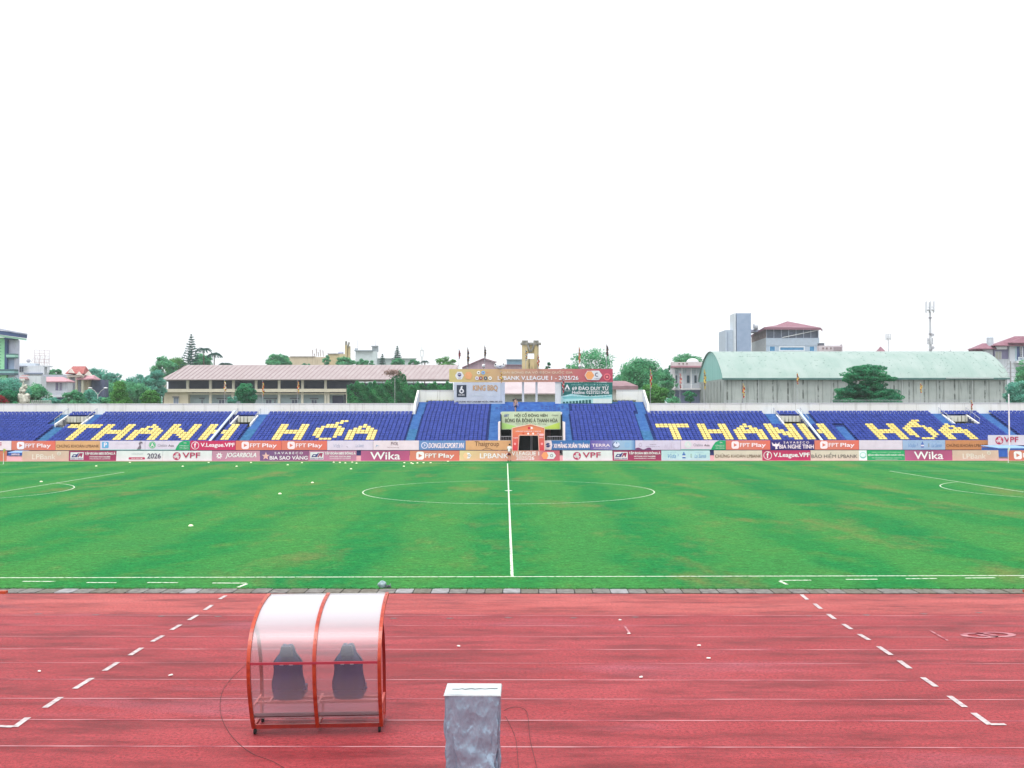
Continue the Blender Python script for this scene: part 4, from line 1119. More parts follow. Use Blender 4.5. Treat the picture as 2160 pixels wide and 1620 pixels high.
for k in range(1, 23):
    for a, b in blocks(k):
        L = b - a - .06
        n_ = int(L / SP)
        if n_ < 1: continue
        off = (L - n_ * SP) / 2 + .03
        for j in range(n_):
            u = a + off + (j + .5) * SP
            if abs(u) > 60: pass
            ys = any(abs(u - q) < SP * .5 for q in yel.get(k, ()))
            vis = 1066 + u * F / (115 + yk(k)) 
            if -40 < vis < 2200: allseats.append((k, u, ys, blockname(a, b), j + 1))
allseats.sort(key=lambda s: (s[0], abs(s[1] - 2)))
meB = bpy.data.meshes.new('seat_shell'); meB.from_pydata(SV, [], SF); meB.materials.append(seat_blue); meB.update()
meY = bpy.data.meshes.new('seat_shell_yellow'); meY.from_pydata(SV, [], SF); meY.materials.append(seat_yellow); meY.update()
for k, u, ys, bn, j in allseats[:296]:
    o = bpy.data.objects.new('stadium_seat', meY if ys else meB)
    COL.objects.link(o)
    o.location = W(u, yk(k) + .33, zk(k)); o.rotation_euler = (0, 0, -TH + rs.uniform(-.03, .03))
    tag(o, '%s seat, %s row, %s from left in %s' % ('yellow' if ys else 'blue', 'front' if k == 1 else 'second', ORD(j), bn), 'stadium seat', 'plastic seats in the front rows')
rest = allseats[296:]
vv, mi, ff = [], [], []
nv = len(SV)
SFa = SF
for i, (k, u, ys, bn, j) in enumerate(rest):
    a = rs.uniform(-.03, .03)
    c_, s_ = math.cos(a), math.sin(a)
    P = SVn.copy(); P[:, 0], P[:, 1] = SVn[:, 0] * c_ - SVn[:, 1] * s_, SVn[:, 0] * s_ + SVn[:, 1] * c_
    P += (u, yk(k) + .33 + rs.uniform(-.008, .008), zk(k) + rs.uniform(-.006, .006))
    vv.append(P)
    ff += [tuple(x + i * nv for x in q) for q in SFa]; mi += [1 if ys else 0] * len(SFa)
me = bpy.data.meshes.new('seat_rows'); me.from_pydata(np.concatenate(vv).tolist(), [], ff)
me.materials.append(seat_blue); me.materials.append(seat_yellow); me.polygons.foreach_set('material_index', mi); me.update()
o = bpy.data.objects.new('seat_rows', me); COL.objects.link(o); o.location = ST0; o.rotation_euler = (0, 0, -TH)
o['kind'] = 'stuff'; tag(o, 'rows of blue seats with yellow ones spelling two words, above the front rows', 'stadium seats')
# torn seats left on the bare steps above the tunnel
mb = MB()
br = mat('old_seat_blue', (0.03, 0.07, 0.27), (0.06, 0.13, 0.38), scale=5, rough=0.7)
for k in (18, 19, 20):
    for u in np.arange(-1.2, 7.8, .52):
        if rs.random() < (.62 if not 1.6 < u < 4.2 else .12):
            h = rs.uniform(.05, .17)
            mb.box(u - .17, u + .17, yk(k) + .12, yk(k) + .40, zk(k), zk(k) + h * .5, br); mb.box(u - .17, u + .17, yk(k) + .36, yk(k) + .42, zk(k) + h * .5, zk(k) + h + .05, br)
mb.build('broken_seat_stump', stand, local=True)
print('seats', len(allseats), 'yellow', sum(s[2] for s in allseats))

# ================================================================ PEOPLE
def skinned(name, joints, edges, m, parent, root_i=0, sub=2):
    me = bpy.data.meshes.new(name); me.from_pydata([j[0] for j in joints], edges, [])
    o = bpy.data.objects.new(name, me); COL.objects.link(o)
    sk = o.modifiers.new('s', 'SKIN'); sk.use_smooth_shade = True
    for i, j in enumerate(joints):
        r = j[1] if isinstance(j[1], tuple) else (j[1], j[1])
        me.skin_vertices[0].data[i].radius = r
        me.skin_vertices[0].data[i].use_root = (i == root_i)
    sb = o.modifiers.new('b', 'SUBSURF'); sb.levels = sb.render_levels = sub
    dg = bpy.context.evaluated_depsgraph_get()
    m2 = bpy.data.meshes.new_from_object(o.evaluated_get(dg))
    bpy.data.objects.remove(o)
    m2.materials.clear(); m2.materials.append(m); m2.name = name
    o = bpy.data.objects.new(name, m2); COL.objects.link(o); o.parent = parent
    return o
skin = mat('skin', (0.42, 0.23, 0.15), (0.48, 0.28, 0.19), scale=8, rough=0.6)
hair_m = mat('black_hair', (0.015, 0.013, 0.012), rough=0.7)
def person(loc, rz, label, top, shorts, shoe, walk=0.0, bend=0.0, bare=False):
    root = empty('person', loc, label, 'person', rz=rz)
    s = 1.0
    hipz, shz = .92, 1.42
    fx = bend
    A = []
    def P(x, y, z, r): A.append((Vector((x, y, z)), r)); return len(A) - 1
    E = []
    pel = P(0, 0, hipz, (.14, .10)); sp = P(0, -.02 - fx * .3, 1.12, (.13, .095)); ch = P(0, -.02 - fx * .7, 1.33, (.16, .105)); nk = P(0, -.03 - fx, 1.48, .052); hb = P(0, -.05 - fx, 1.57, .075); hd = P(0, -.055 - fx, 1.66, (.078, .092)); ht = P(0, -.05 - fx, 1.73, .055)
    E += [(pel, sp), (sp, ch), (ch, nk), (nk, hb), (hb, hd), (hd, ht)]
    nose = P(0, -.15 - fx, 1.615, .014); E.append((hd, nose))
    for sx in (-1, 1):
        w_ = walk * sx
        sh = P(sx * .17, -.02 - fx * .8, shz, .062); el = P(sx * .225, .03 - w_ * .18 - fx * .8, 1.13, .042); wr = P(sx * .215, -.10 - w_ * .3 - fx, .90, .028); pa = P(sx * .21, -.125 - w_ * .32 - fx, .84, (.036, .018))
        E += [(ch, sh), (sh, el), (el, wr), (wr, pa)]
        for q in range(4):
            f1 = P(sx * .21 + (q - 1.5) * .0 + sx * 0.0, -.125 - w_ * .32 - fx + (q - 1.5) * .021, .79 - (.006 if q in (1, 2) else 0), .0095); f2 = P(sx * .20, -.125 - w_ * .32 - fx + (q - 1.5) * .021, .752 - (.01 if q in (1, 2) else 0), .008)
            E += [(pa, f1), (f1, f2)]
        th = P(sx * .20, -.175 - w_ * .32 - fx, .815, .010); E.append((pa, th))
        hp = P(sx * .09, 0, .86, .088); kn = P(sx * .10, -.03 + w_ * .18, .49, .055); an = P(sx * .105, .03 + w_ * .36, .09, .035); to = P(sx * .115, -.12 + w_ * .34, .04, .034)
        E += [(pel, hp), (hp, kn), (kn, an), (an, to)]
    b = skinned('body', A, E, skin, root, 0)
    hr = MB(); hr.sphere((0, -.035 - fx, 1.685), .098, hair_m, 12, 8, (.92, 1.05, .9)); hr.build('hair', root, smooth=True, local=True)
    if not bare:
        B = [(Vector((0, 0, .90)), (.165, .125)), (Vector((0, -.02 - fx * .3, 1.12)), (.155, .12)), (Vector((0, -.02 - fx * .7, 1.34)), (.185, .128)), (Vector((0, -.03 - fx, 1.45)), .07)]
        Eb = [(0, 1), (1, 2), (2, 3)]
        for sx in (-1, 1):
            i = len(B); B.append((Vector((sx * .17, -.02 - fx * .8, shz)), .085)); B.append((Vector((sx * .215, .02 - walk * sx * .1 - fx * .8, 1.22)), .072)); Eb += [(2, i), (i, i + 1)]
        skinned('shirt', B, Eb, top, root, 0)
    B = [(Vector((0, 0, .94)), (.158, .122)), (Vector((0, 0, .86)), (.15, .115))]; Eb = [(0, 1)]
    for sx in (-1, 1):
        i = len(B); B.append((Vector((sx * .095, 0, .80)), .105)); B.append((Vector((sx * .10, -.02 + walk * sx * .12, .56)), .092)); Eb += [(1, i), (i, i + 1)]
    skinned('shorts', B, Eb, shorts, root, 0)
    for sx in (-1, 1):
        f = MB(); y = walk * sx * .34
        f.sphere((sx * .112, -.055 + y, .045), .06, shoe, 10, 6, (.85, 2.3, .8)); f.build('shoe', root, smooth=True, local=True)
    return root
p = gp(1074, 973.5); p.y = 101.6
person((at(1074, 973, 101.6).x, 101.6, 0), R(150), 'person in white shirt and dark red shorts standing beside the tunnel board', flat((.72, .72, .74)), mat('dark_red_cloth', (.16, .015, .03), rough=.8), flat((.12, .02, .03)), walk=.15, bend=.06)
u, _ = su(1087.5, 860, yk(17) + .3)
person(W(u, yk(17) + .34, zk(17)), R(20), 'person without shirt in dark shorts stepping along the terrace above the green banner', skin, mat('dark_shorts', (.03, .03, .06), rough=.8), flat((.7, .7, .7)), walk=.6, bend=.03, bare=True)

# ================================================================ FLAGS
def festival(i): return [(.55, .02, .02), (.75, .55, .05), (.03, .10, .35), (.70, .68, .62), (.04, .25, .12)][i % 5]
def flag(px, ptop, pbot, pend, n, label, cols, limp=.16, mast=None, tip=True):
    u, zt = su(px, ptop, n); _, zb = su(px, pbot, n); _, ze = su(px, pend, n)
    root = empty('flagpole', W(u, n, ze), label, 'flag', 'festival flags on thin poles around the stand', rz=-TH)
    p = MB(); p.tube((0, 0, 0), (0, 0, zt - ze), .03, mast or pipe, .018, n=6)
    p.build('pole', root, local=True)
    f = MB(); L = zt - zb; seg = 12; rr_ = random.Random(int(px * 7))
    prev = None
    for i in range(seg + 1):
        t = i / seg
        wd = limp * (0.25 + 1.1 * math.sin(math.pi * min(1, t * .9 + .06))) * (1 + .35 * rr_.uniform(-1, 1))
        z = zt - ze - .08 - L * t
        x0 = .02; x1 = x0 + wd
        y0 = .03 * math.sin(t * 9); y1 = .14 * math.sin(t * 11 + 1)
        cur = [(x0 - wd * .35, -.03 + y0, z), (x0 + wd * .25, -.05 - y1, z - .02), (x1, y1 - .04, z - .05 * rr_.random())]
        if prev:
            for q in range(2):
                c = tuple(v * .75 for v in cols[(i + q * 2) % len(cols)])
                f.poly([prev[q], prev[q + 1], cur[q + 1], cur[q]], mat('flag_cloth_%d_%d_%d' % tuple(int(v * 100) for v in c), c, rough=.8))
        prev = cur
    f.build('flag', root, local=True)
    if tip:
        k = MB(); k.sphere((0, 0, zt - ze + .03), .05, mast or pipe, 8, 6); k.build('finial', root, local=True)
bl = [(.05, .03, .05), (.12, .02, .03), (.03, .04, .08), (.3, .22, .08)]  # silhouetted flags: the backlight is put into dark cloth colours
rd = [(.55, .03, .03), (.75, .55, .08), (.65, .60, .55), (.45, .03, .05)]
ye = [(.75, .60, .10), (.78, .65, .20), (.6, .06, .04)]
mx = [festival(i) for i in range(5)]
FL = [(473.5, 803, 831, 853, 12.2, 'white, red and yellow flag left of the round tree before the veranda', [(.75, .74, .70), (.7, .66, .5), (.55, .04, .04), (.75, .58, .1)]),
      (554, 804, 835, 853, 12.2, 'red and yellow flag right of the round tree before the veranda', rd + ye), (628, 803, 830, 853, 12.2, 'red and yellow flag before the right part of the veranda', rd + ye),
      (968, 737, 756, 780, 15.2, 'small dark red flag, leftmost above the long banner', [(.2, .02, .04), (.3, .03, .05)]), (986, 733, 772, 780, 15.3, 'dark chequered streamer flag left of the purple gable', bl), (1022, 729, 757, 780, 15.4, 'dark pointed streamer flag in front of the purple gable', bl),
      (1109, 736, 760, 778, 13.8, 'festival flag hanging before the left leg of the tower', mx), (1134, 748, 775, 779, 13.8, 'festival flag hanging before the right leg of the tower', rd),
      (1056.5, 784, 806, 852, 13.6, 'small yellow flag before the left part of the long banner', ye), (1186.5, 792, 830, 852, 13.6, 'dark red streamer flag along the left edge of the teal banner', [(.25, .03, .05), (.6, .05, .06), (.55, .5, .45)]),
      (1221, 731, 768, 778, 15.4, 'red and white flag in front of the airy tree', rd), (1279.5, 726, 752, 778, 15.4, 'dark spiky flag at the right side of the airy tree', bl),
      (1371.5, 778, 818, 852, 12.2, 'red and white flag before the round trees right of the middle section', rd), (1434, 786, 820, 852, 12.2, 'pink and red flag before the narrow balcony house', [(.6, .3, .3), (.55, .05, .06), (.7, .6, .5)]),
      (1485, 778, 820, 852, 12.6, 'yellow and dark flag before the left end of the hangar', [(.2, .15, .15), (.75, .6, .1), (.7, .55, .15)]), (1567, 807, 838, 852, 12.4, 'red and yellow streamer flag before the hangar wall, second from left', rd + ye),
      (1681, 786, 810, 852, 12.4, 'yellow and red flag before the middle of the hangar wall', ye + rd), (1941, 807, 827, 852, 12.4, 'yellow flag with red centre before the right half of the hangar', ye), (2048, 843, 864, 866, 10.2, 'small red and white flag before the right wing parapet', rd)]
for a in FL: flag(*a)

# tall white mast and corner flags
wm = flat((.76, .76, .77))
m_ = MB(); u, z0 = su(2129, 920, -1.4); zt = su(2129, 831, -1.4)[1]
o = empty('white_mast', W(u, -1.4), 'tall thin white mast rising behind the raised white board', 'mast', rz=-TH)
m_.tube((0, 0, 0), (0, 0, zt), .085, wm, .075); m_.build('pole', o, local=True)
m_ = MB(); m_.box(-.25, .25, -.25, .25, 0, .12, board_back); m_.build('base', o, local=True)
for px, lb, c in ((15.5, 'white corner flag post at the left end with yellow-green cloth', (.35, .40, .06)), (2105.5, 'white corner flag post at the right end with pale cloth', (.62, .62, .55))):
    X = PX0 + (-HL if px < 1000 else HL)
    o = empty('corner_flag', (X, PY1, 0), lb, 'corner flag')
    m_ = MB(); m_.tube((0, 0, 0), (0, 0, 1.55), .028, wm, n=6); m_.build('pole', o, local=True)
    m_ = MB(); m_.poly([(0.02, -.03, 1.5), (.22, .04, 1.42), (.16, -.03, 1.28), (.02, -.03, 1.05)], flat(c)); m_.poly([(-.02, -.035, 1.48), (.1, -.08, 1.25), (.02, -.035, .95)], flat(c)); m_.build('flag', o, local=True)

# blue landing mats by the stand
matb = mat('landing_mat_blue', (0.015, 0.10, 0.42), (0.02, 0.13, 0.48), scale=2, rough=.55); matt = mat('landing_mat_top', (0.16, 0.33, 0.62), (0.20, 0.38, 0.66), scale=2, rough=.5)
def lmat(px0, px1, d0, d1, z0, z1, label, stripe=False):
    u0 = su(px0, 950, d0)[0]; u1 = su(px1, 950, d0)[0]
    o = empty('landing_mat', W((u0 + u1) / 2, d0), label, 'landing mat', rz=-TH); w_ = (u1 - u0) / 2
    m_ = MB(); m_.box(-w_, w_, 0, d1 - d0, z0, z1, matb); m_.build('mat_body', o, local=True)
    m_ = MB(); m_.hexa([(-w_ - .05, -.06, z1), (w_ + .05, -.06, z1), (w_ + .05, d1 - d0 + .06, z1 + .12), (-w_ - .05, d1 - d0 + .06, z1 + .12), (-w_ - .05, -.06, z1 + .06), (w_ + .05, -.06, z1 + .06), (w_ + .05, d1 - d0 + .06, z1 + .2), (-w_ - .05, d1 - d0 + .06, z1 + .2)], matt)
    m_.build('top_cover', o, local=True)
    m_ = MB(); m_.box(-w_ + .05, w_ - .05, .05, d1 - d0 - .05, 0, z0, board_back); m_.build('pallet', o, local=True)
    if stripe:
        m_ = MB(); le = MB()
        draw([('t', 'CHAMPION 2020', -.0, w_ * 1.3, .03, .22, WHITE, .02)], lambda x, z, d: (x - w_ * .6, -d, z0 + z), le, m_)
        le.build('lettering', o, local=True)
lmat(2107, 2180, -8.2, -4.2, .18, 1.05, 'thick blue landing mat with lighter top beside the right corner')
lmat(18, 45.5, -2.0, -.4, .12, .40, 'low dark blue mat seen through the gap by the left corner', True)

# ================================================================ TRAINING CONES AND SCRAPS
cone_m = mat('pale_yellow_plastic', (0.70, 0.72, 0.40), (0.74, 0.76, 0.55), scale=5, rough=.5)
cm = None
CN = [(203, 983.5, 'leftmost of all, beyond the penalty area line'), (274, 976, 'far left, close to the lower boards'), (87, 1016.5, 'on the left penalty area line'), (385.5, 984, 'in front of the white crimson-ball board'),
      (440, 976, 'at the foot of the seam between white and pink boards'), (499, 984, 'in front of the dusty pink board'), (529.5, 976, 'at the foot of the dusty pink board'), (607, 981, 'in front of the mauve star board'), (637, 976.5, 'at the foot of the mauve star board'),
      (704, 975.5, 'left end of the row under the pink board'), (717, 976, 'second from left in the row under the pink board'), (728.5, 977, 'middle one, larger, in the row under the pink board'), (743, 975.5, 'near the narrow board gap, back row'),
      (752, 977.5, 'right of the row under the pink board'), (740.5, 989.5, 'standing alone in front of the pink board row'), (853, 976.5, 'left end of the row under the magenta board'), (867.5, 977, 'second in the row left of centre'), (870.8, 978.5, 'touching its neighbour, left of centre'),
      (880.5, 977, 'under the coral board, left part'), (893.5, 976.5, 'under the coral board, middle'), (908.5, 976.5, 'under the coral board, right part'), (945, 973.6, 'at the very foot of the coral board'), (852, 984, 'in front of the magenta board, set back'),
      (659, 1018.5, 'left of the centre circle'), (590.5, 1042, 'lone one on the left half of the pitch'), (402.5, 1109.5, 'nearest one, on the left half of the pitch')]
for px, py, lb in CN:
    p = gp(px, py)
    if cm is None:
        b = MB(); n = 14
        pr_ = [(.11, 0), (.105, .012), (.05, .065), (.03, .068), (.028, .05)]
        vs = [(r * math.cos(2 * math.pi * j / n), r * math.sin(2 * math.pi * j / n), z) for r, z in pr_ for j in range(n)]
        fs = [(i * n + j, i * n + (j + 1) % n, (i + 1) * n + (j + 1) % n, (i + 1) * n + j) for i in range(len(pr_) - 1) for j in range(n)]
        b.mesh(vs, fs, cone_m); o = b.build('marker_cone', smooth=True, local=True); cm = o
    else:
        o = cm.copy(); COL.objects.link(o)
    o.location = (p.x, p.y, .002); s_ = 1.05; o.scale = (s_, s_, s_)
    tag(o, 'small pale marker cone, ' + lb, 'marker cone', 'training markers on the turf')
pap = flat((.76, .74, .70))
for px, py, lb in ((360, 1426, 'left of the dugout'), (83, 1417.5, 'near the left picture edge'), (967, 1364, 'above the covered box'), (1475, 1363, 'upper one of the right pair'), (1495, 1390, 'lower one of the right pair'), (1352, 1430, 'right of the covered box'), (1326, 1338, 'at the end of the faint diagonal line'), (1308, 1309, 'nearest to the apron')):
    p = gp(px, py); rr_ = random.Random(px)
    b = MB(); pts = [(.075 * rr_.uniform(.6, 1) * math.cos(t), .05 * rr_.uniform(.6, 1) * math.sin(t), 0) for t in [k * math.pi / 4 for k in range(8)]]
    b.mesh([(x, y, .0) for x, y, z in pts] + [(x * .9, y * .9, .012 + .01 * rr_.random()) for x, y, z in pts], [tuple(range(8, 16))] + [(j, (j + 1) % 8, 8 + (j + 1) % 8, 8 + j) for j in range(8)], pap)
    o = b.build('paper_scrap', local=True); o.scale = (.7, .7, 1); o.location = (p.x, p.y, .013); o.rotation_euler = (0, 0, R(rr_.uniform(-50, 50)))
    tag(o, 'white paper scrap on the red track, ' + lb, 'scrap')

# grey bundled cap on the turf edge
p = gp(808, 1241)
o = empty('sports_bag', (p.x, p.y, 0), 'small crumpled grey and dark bag at the turf edge behind the dugout', 'bag')
def blob(name, c, r, sc, m, seed, parent, amp=.18, seg=22, rings=14):
    rr_ = random.Random(seed); ph = [rr_.uniform(0, 6) for _ in range(8)]
    vs, fs = [], []
    for a in range(rings + 1):
        t = math.pi * a / rings
        for q in range(seg):
            f = 2 * math.pi * q / seg
            k = 1 + amp * (math.sin(3 * f + ph[0] + 2 * t) * .5 + math.sin(5 * t + ph[1] + f) * .3 + math.sin(7 * f + ph[2] - 4 * t) * .3)
            vs.append((c[0] + r * sc[0] * k * math.sin(t) * math.cos(f), c[1] + r * sc[1] * k * math.sin(t) * math.sin(f), max(.0, c[2] + r * sc[2] * k * math.cos(t))))
    for a in range(rings):
        for q in range(seg):
            qq = (q + 1) % seg; fs.append((a * seg + q, (a + 1) * seg + q, (a + 1) * seg + qq, a * seg + qq))
    b = MB(); b.mesh(vs, fs, m); return b.build(name, parent, smooth=True, local=True)
blob('bag_body', (-.02, 0, .10), .13, (.95, .8, .85), mat('grey_blue_cloth', (.16, .23, .26), (.30, .40, .42), scale=14, rough=.8), 3, o)
blob('flap', (.13, -.02, .05), .09, (1.1, .7, .5), mat('dark_cloth', (.03, .04, .045), (.08, .09, .10), scale=14, rough=.8), 5, o)
b = MB(); b.path([(.1, -.03, .03), (.19, -.02, .08), (.22, 0, .13)], .012, flat((.2, .25, .27))); b.build('strap', o, local=True)

# orange ends of neighbouring benches at both picture edges
for px, py, s, lb in ((14, 1249, -1, 'orange bench roof rim reaching in at the left picture edge'), (2160, 1247, 1, 'orange bench roof rim just inside the right picture edge')):
    X = at(px, py, 18.6)
    o = empty('neighbour_dugout', (X.x + s * 1.1, 18.6, 0), lb, 'dugout')
    b = MB(); orr = mat('orange_painted_steel', (.42, .055, .012), (.36, .04, .012), scale=9, rough=.45)
    b.bar((-s * 1.1, 0, X.z), (s * 1.1, -.0, X.z - .02), .10, .05, orr); b.build('roof_rim', o, local=True)
    b = MB()
    for xx in (-1.02, 1.02) if False else (s * 1.05,): b.bar((xx, -.6, 0), (xx, -.6, X.z - .2), .05, .05, orr); b.bar((xx, -.6, X.z - .2), (xx, 0, X.z), .05, .05, orr)
    b.build('post', o, local=True)

# ================================================================ FOREGROUND DUGOUT
red = mat('dugout_red_steel', (0.34, 0.022, 0.012), (0.22, 0.013, 0.010), scale=7, rough=.42, spec=.5, lo=.3, hi=.7)
org = mat('dugout_orange_steel', (0.44, 0.050, 0.014), (0.30, 0.024, 0.010), scale=7, rough=.40, spec=.5)
blk = mat('dark_painted_bar', (0.03, 0.006, 0.008), (0.05, 0.01, 0.01), scale=9, rough=.5)
rubber = mat('black_caster_rubber', (0.012, 0.012, 0.012), rough=.7)
XL, XR = at(524, 1537, 16.0).x, at(806, 1537, 16.0).x
DX = (XL + XR) / 2; HWD = (XR - XL) / 2 - .03
DX += .04; HWD *= .975
dug = empty('dugout', (DX, 16.0, 0), 'small red framed dugout with clear curved roof and two seats, on the track', 'dugout', rz=R(2.6))
def prof(t):                                        # back rib: (y, z) from the near foot over the back to the roof edge
    P = [(0.0, .10), (-.16, .33), (-.34, .72), (-.43, 1.10), (-.38, 1.40), (-.13, 1.68), (.35, 1.86), (.85, 1.93), (1.24, 1.945)]
    x = t * (len(P) - 1); i = min(int(x), len(P) - 2); f = x - i
    g = lambda k: P[max(0, min(len(P) - 1, k))]
    o_ = []
    for c in (0, 1):
        p0, p1, p2, p3 = g(i - 1)[c], g(i)[c], g(i + 1)[c], g(i + 2)[c]
        o_.append(.5 * ((2 * p1) + (-p0 + p2) * f + (2 * p0 - 5 * p1 + 4 * p2 - p3) * f * f + (-p0 + 3 * p1 - 3 * p2 + p3) * f ** 3))
    return o_
NP = 44
def rib(x, w_, d_, m, t0=0.0, t1=1.0):
    b = MB(); n = NP
    vs, fs = [], []
    for i in range(n + 1):
        t = t0 + (t1 - t0) * i / n
        y, z = prof(t); y2, z2 = prof(min(1, t + .01)); y1, z1 = prof(max(0, t - .01))
        ty, tz = y2 - y1, z2 - z1; L = math.hypot(ty, tz); ny, nz = -tz / L, ty / L
        for dx, dn in ((-w_ / 2, -d_ / 2), (w_ / 2, -d_ / 2), (w_ / 2, d_ / 2), (-w_ / 2, d_ / 2)):
            vs.append((x + dx, y + ny * dn, z + nz * dn))
    for i in range(n):
        for j in range(4):
            jj = (j + 1) % 4; fs.append((i * 4 + j, i * 4 + jj, i * 4 + 4 + jj, i * 4 + 4 + j))
    fs += [(0, 1, 2, 3), (n * 4, n * 4 + 3, n * 4 + 2, n * 4 + 1)]
    b.mesh(vs, fs, m)
    return b
for x in (-HWD, .0, HWD):
    rib(x, .055, .05, org).build('curved_rib', dug, local=True)
# front side frames: bowed uprights under the roof, at each end
for x in (-HWD, HWD):
    b = MB(); q = [(.02, 1.70), (.30, 1.48), (.50, 1.10), (.60, .75), (.64, .42), (.62, .10)]
    q = [(y + (.0), z) for y, z in q]
    for (y0, z0), (y1, z1) in zip(q[:-1], q[1:]): b.bar((x, y0, z0), (x, y1 + .0, z1 - .01), .04, .05, red, up=(1, 0, 0))
    b.build('front_upright', dug, local=True)
b = MB()
for x in (-HWD, 0, HWD):
    b.bar((x, .02, .115), (x, .62, .115), .045, .05, red)
b.bar((-HWD + .03, .0, .115), (HWD - .03, .0, .115), .045, .06, red); b.bar((-HWD + .03, .62, .115), (HWD - .03, .62, .115), .045, .05, red)
b.build('base_frame', dug, local=True)
b = MB(); yb, zb_ = prof(.115)
b.bar((-HWD + .03, yb + .02, zb_ + .02), (HWD - .03, yb + .02, zb_ + .02), .05, .05, blk); b.build('rear_bar', dug, local=True)
b = MB(); y, z = prof(.415); b.bar((-HWD + .028, y - .03, z), (HWD - .028, y - .03, z), .03, .035, mat('crimson_bar', (.30, .02, .04), rough=.5)); b.build('middle_bar', dug, local=True)
b = MB(); y, z = prof(.80); b.bar((-HWD + .028, y + .0, z - .035), (HWD - .028, y, z - .035), .03, .03, mat('pale_grey_bar', (.5, .5, .5), rough=.5)); b.build('roof_bar', dug, local=True)
b = MB(); y, z = prof(.995); b.bar((-HWD + .028, y - .02, z - .0), (HWD - .028, y - .02, z - .0), .02, .03, mat('pale_grey_bar', (.5, .5, .5), rough=.5)); b.build('roof_edge_bar', dug, local=True)
pale = mat('sun_bleached_red_steel', (.55, .12, .10), (.5, .09, .07), scale=6, rough=.5)
b = MB()
for yy in (.16, .40): b.bar((-HWD + .02, yy, .44), (HWD - .02, yy, .44), .04, .04, pale)
for x in (-HWD, 0, HWD): b.bar((x, -.02 if x else -.1, .44 - (.0)), (x, .60, .44), .035, .035, pale); b.bar((x, .60, .14), (x, .60, .42), .035, .035, pale)
for x in (-.78, .22): b.bar((x, .16, .441), (x, .40, .441), .03, .036, pale)
b.build('seat_frame', dug, local=True)
# clear sheet, two bays
sheet_m = bpy.data.materials.new('twin_wall_polycarbonate'); sheet_m.use_nodes = True
nn, ll = sheet_m.node_tree.nodes, sheet_m.node_tree.links
nn.remove(nn['Principled BSDF'])
tr = nn.new('ShaderNodeBsdfTransparent'); tr.inputs[0].default_value = (.86, .88, .94, 1)
tl = nn.new('ShaderNodeBsdfTranslucent'); tl.inputs[0].default_value = (.60, .61, .66, 1)
df = nn.new('ShaderNodeBsdfDiffuse'); df.inputs[0].default_value = (.56, .565, .60, 1)
gl = nn.new('ShaderNodeBsdfGlossy'); gl.inputs['Roughness'].default_value = .42; gl.inputs[0].default_value = (.86, .87, .92, 1)
add = nn.new('ShaderNodeMixShader'); add.inputs[0].default_value = .8; ll.new(tl.outputs[0], add.inputs[1]); ll.new(df.outputs[0], add.inputs[2])
m1 = nn.new('ShaderNodeMixShader'); m1.inputs[0].default_value = .21
tc = nn.new('ShaderNodeTexCoord'); wv = nn.new('ShaderNodeTexWave'); wv.inputs['Scale'].default_value = 30; wv.inputs['Distortion'].default_value = .3
mr = nn.new('ShaderNodeMapRange'); mr.inputs['To Min'].default_value = .07; mr.inputs['To Max'].default_value = .10
ll.new(tc.outputs['Object'], wv.inputs['Vector']); ll.new(wv.outputs[0], mr.inputs['Value'])
lw = nn.new('ShaderNodeLayerWeight'); lw.inputs[0].default_value = .5      # rib scatter at flat angles, raised to stand in for reflected sky
lm = nn.new('ShaderNodeMapRange'); lm.inputs['From Min'].default_value = .08; lm.inputs['From Max'].default_value = .56; lm.inputs['To Min'].default_value = 0; lm.inputs['To Max'].default_value = .80
sm_ = nn.new('ShaderNodeMath'); sm_.operation = 'ADD'; sm_.use_clamp = True
ll.new(lw.outputs['Facing'], lm.inputs['Value']); ll.new(lm.outputs[0], sm_.inputs[0]); ll.new(mr.outputs[0], sm_.inputs[1]); ll.new(sm_.outputs[0], m1.inputs[0])
ll.new(tr.outputs[0], m1.inputs[1]); ll.new(add.outputs[0], m1.inputs[2])
fr = nn.new('ShaderNodeFresnel'); fr.inputs[0].default_value = 1.75
m2 = nn.new('ShaderNodeMixShader'); ll.new(fr.outputs[0], m2.inputs[0]); ll.new(m1.outputs[0], m2.inputs[1]); ll.new(gl.outputs[0], m2.inputs[2])
ll.new(m2.outputs[0], nn['Material Output'].inputs[0])
for x0, x1 in ((-HWD + .028, -.028), (.028, HWD - .028)):
    b = MB(); vs = []; fs = []; n = NP
    for i in range(n + 1):
        y, z = prof(.10 + .90 * i / n); vs += [(x0, y, z), (x1, y, z)]
    for i in range(n): fs.append((2 * i, 2 * i + 1, 2 * i + 3, 2 * i + 2))
    b.mesh(vs, fs, sheet_m); b.build('clear_sheet', dug, smooth=True, local=True)
# casters
for x, y in ((-HWD + .02, .0), (HWD - .03, .0), (-HWD + .02, .62), (HWD - .03, .62)):
    b = MB(); b.tube((x - .02, y, .045), (x + .02, y, .045), .045, rubber, n=14); b.bar((x, y, .05), (x + .005, y - .02, .09), .03, .03, rubber, up=(0, 1, 0)); b.build('caster', dug, local=True)
# bolts
b = MB()
for x in (-HWD, 0, HWD):
    for t in (.18, .3, .42, .55, .68, .8, .92):
        y, z = prof(t); y2, z2 = prof(t + .01); y1, z1 = prof(t - .01); L = math.hypot(y2 - y1, z2 - z1)
        ny, nz = -(z2 - z1) / L, (y2 - y1) / L
        b.sphere((x, y + ny * .026, z + nz * .026), .007, blk, 6, 4)
b.build('bolt', dug, local=True)
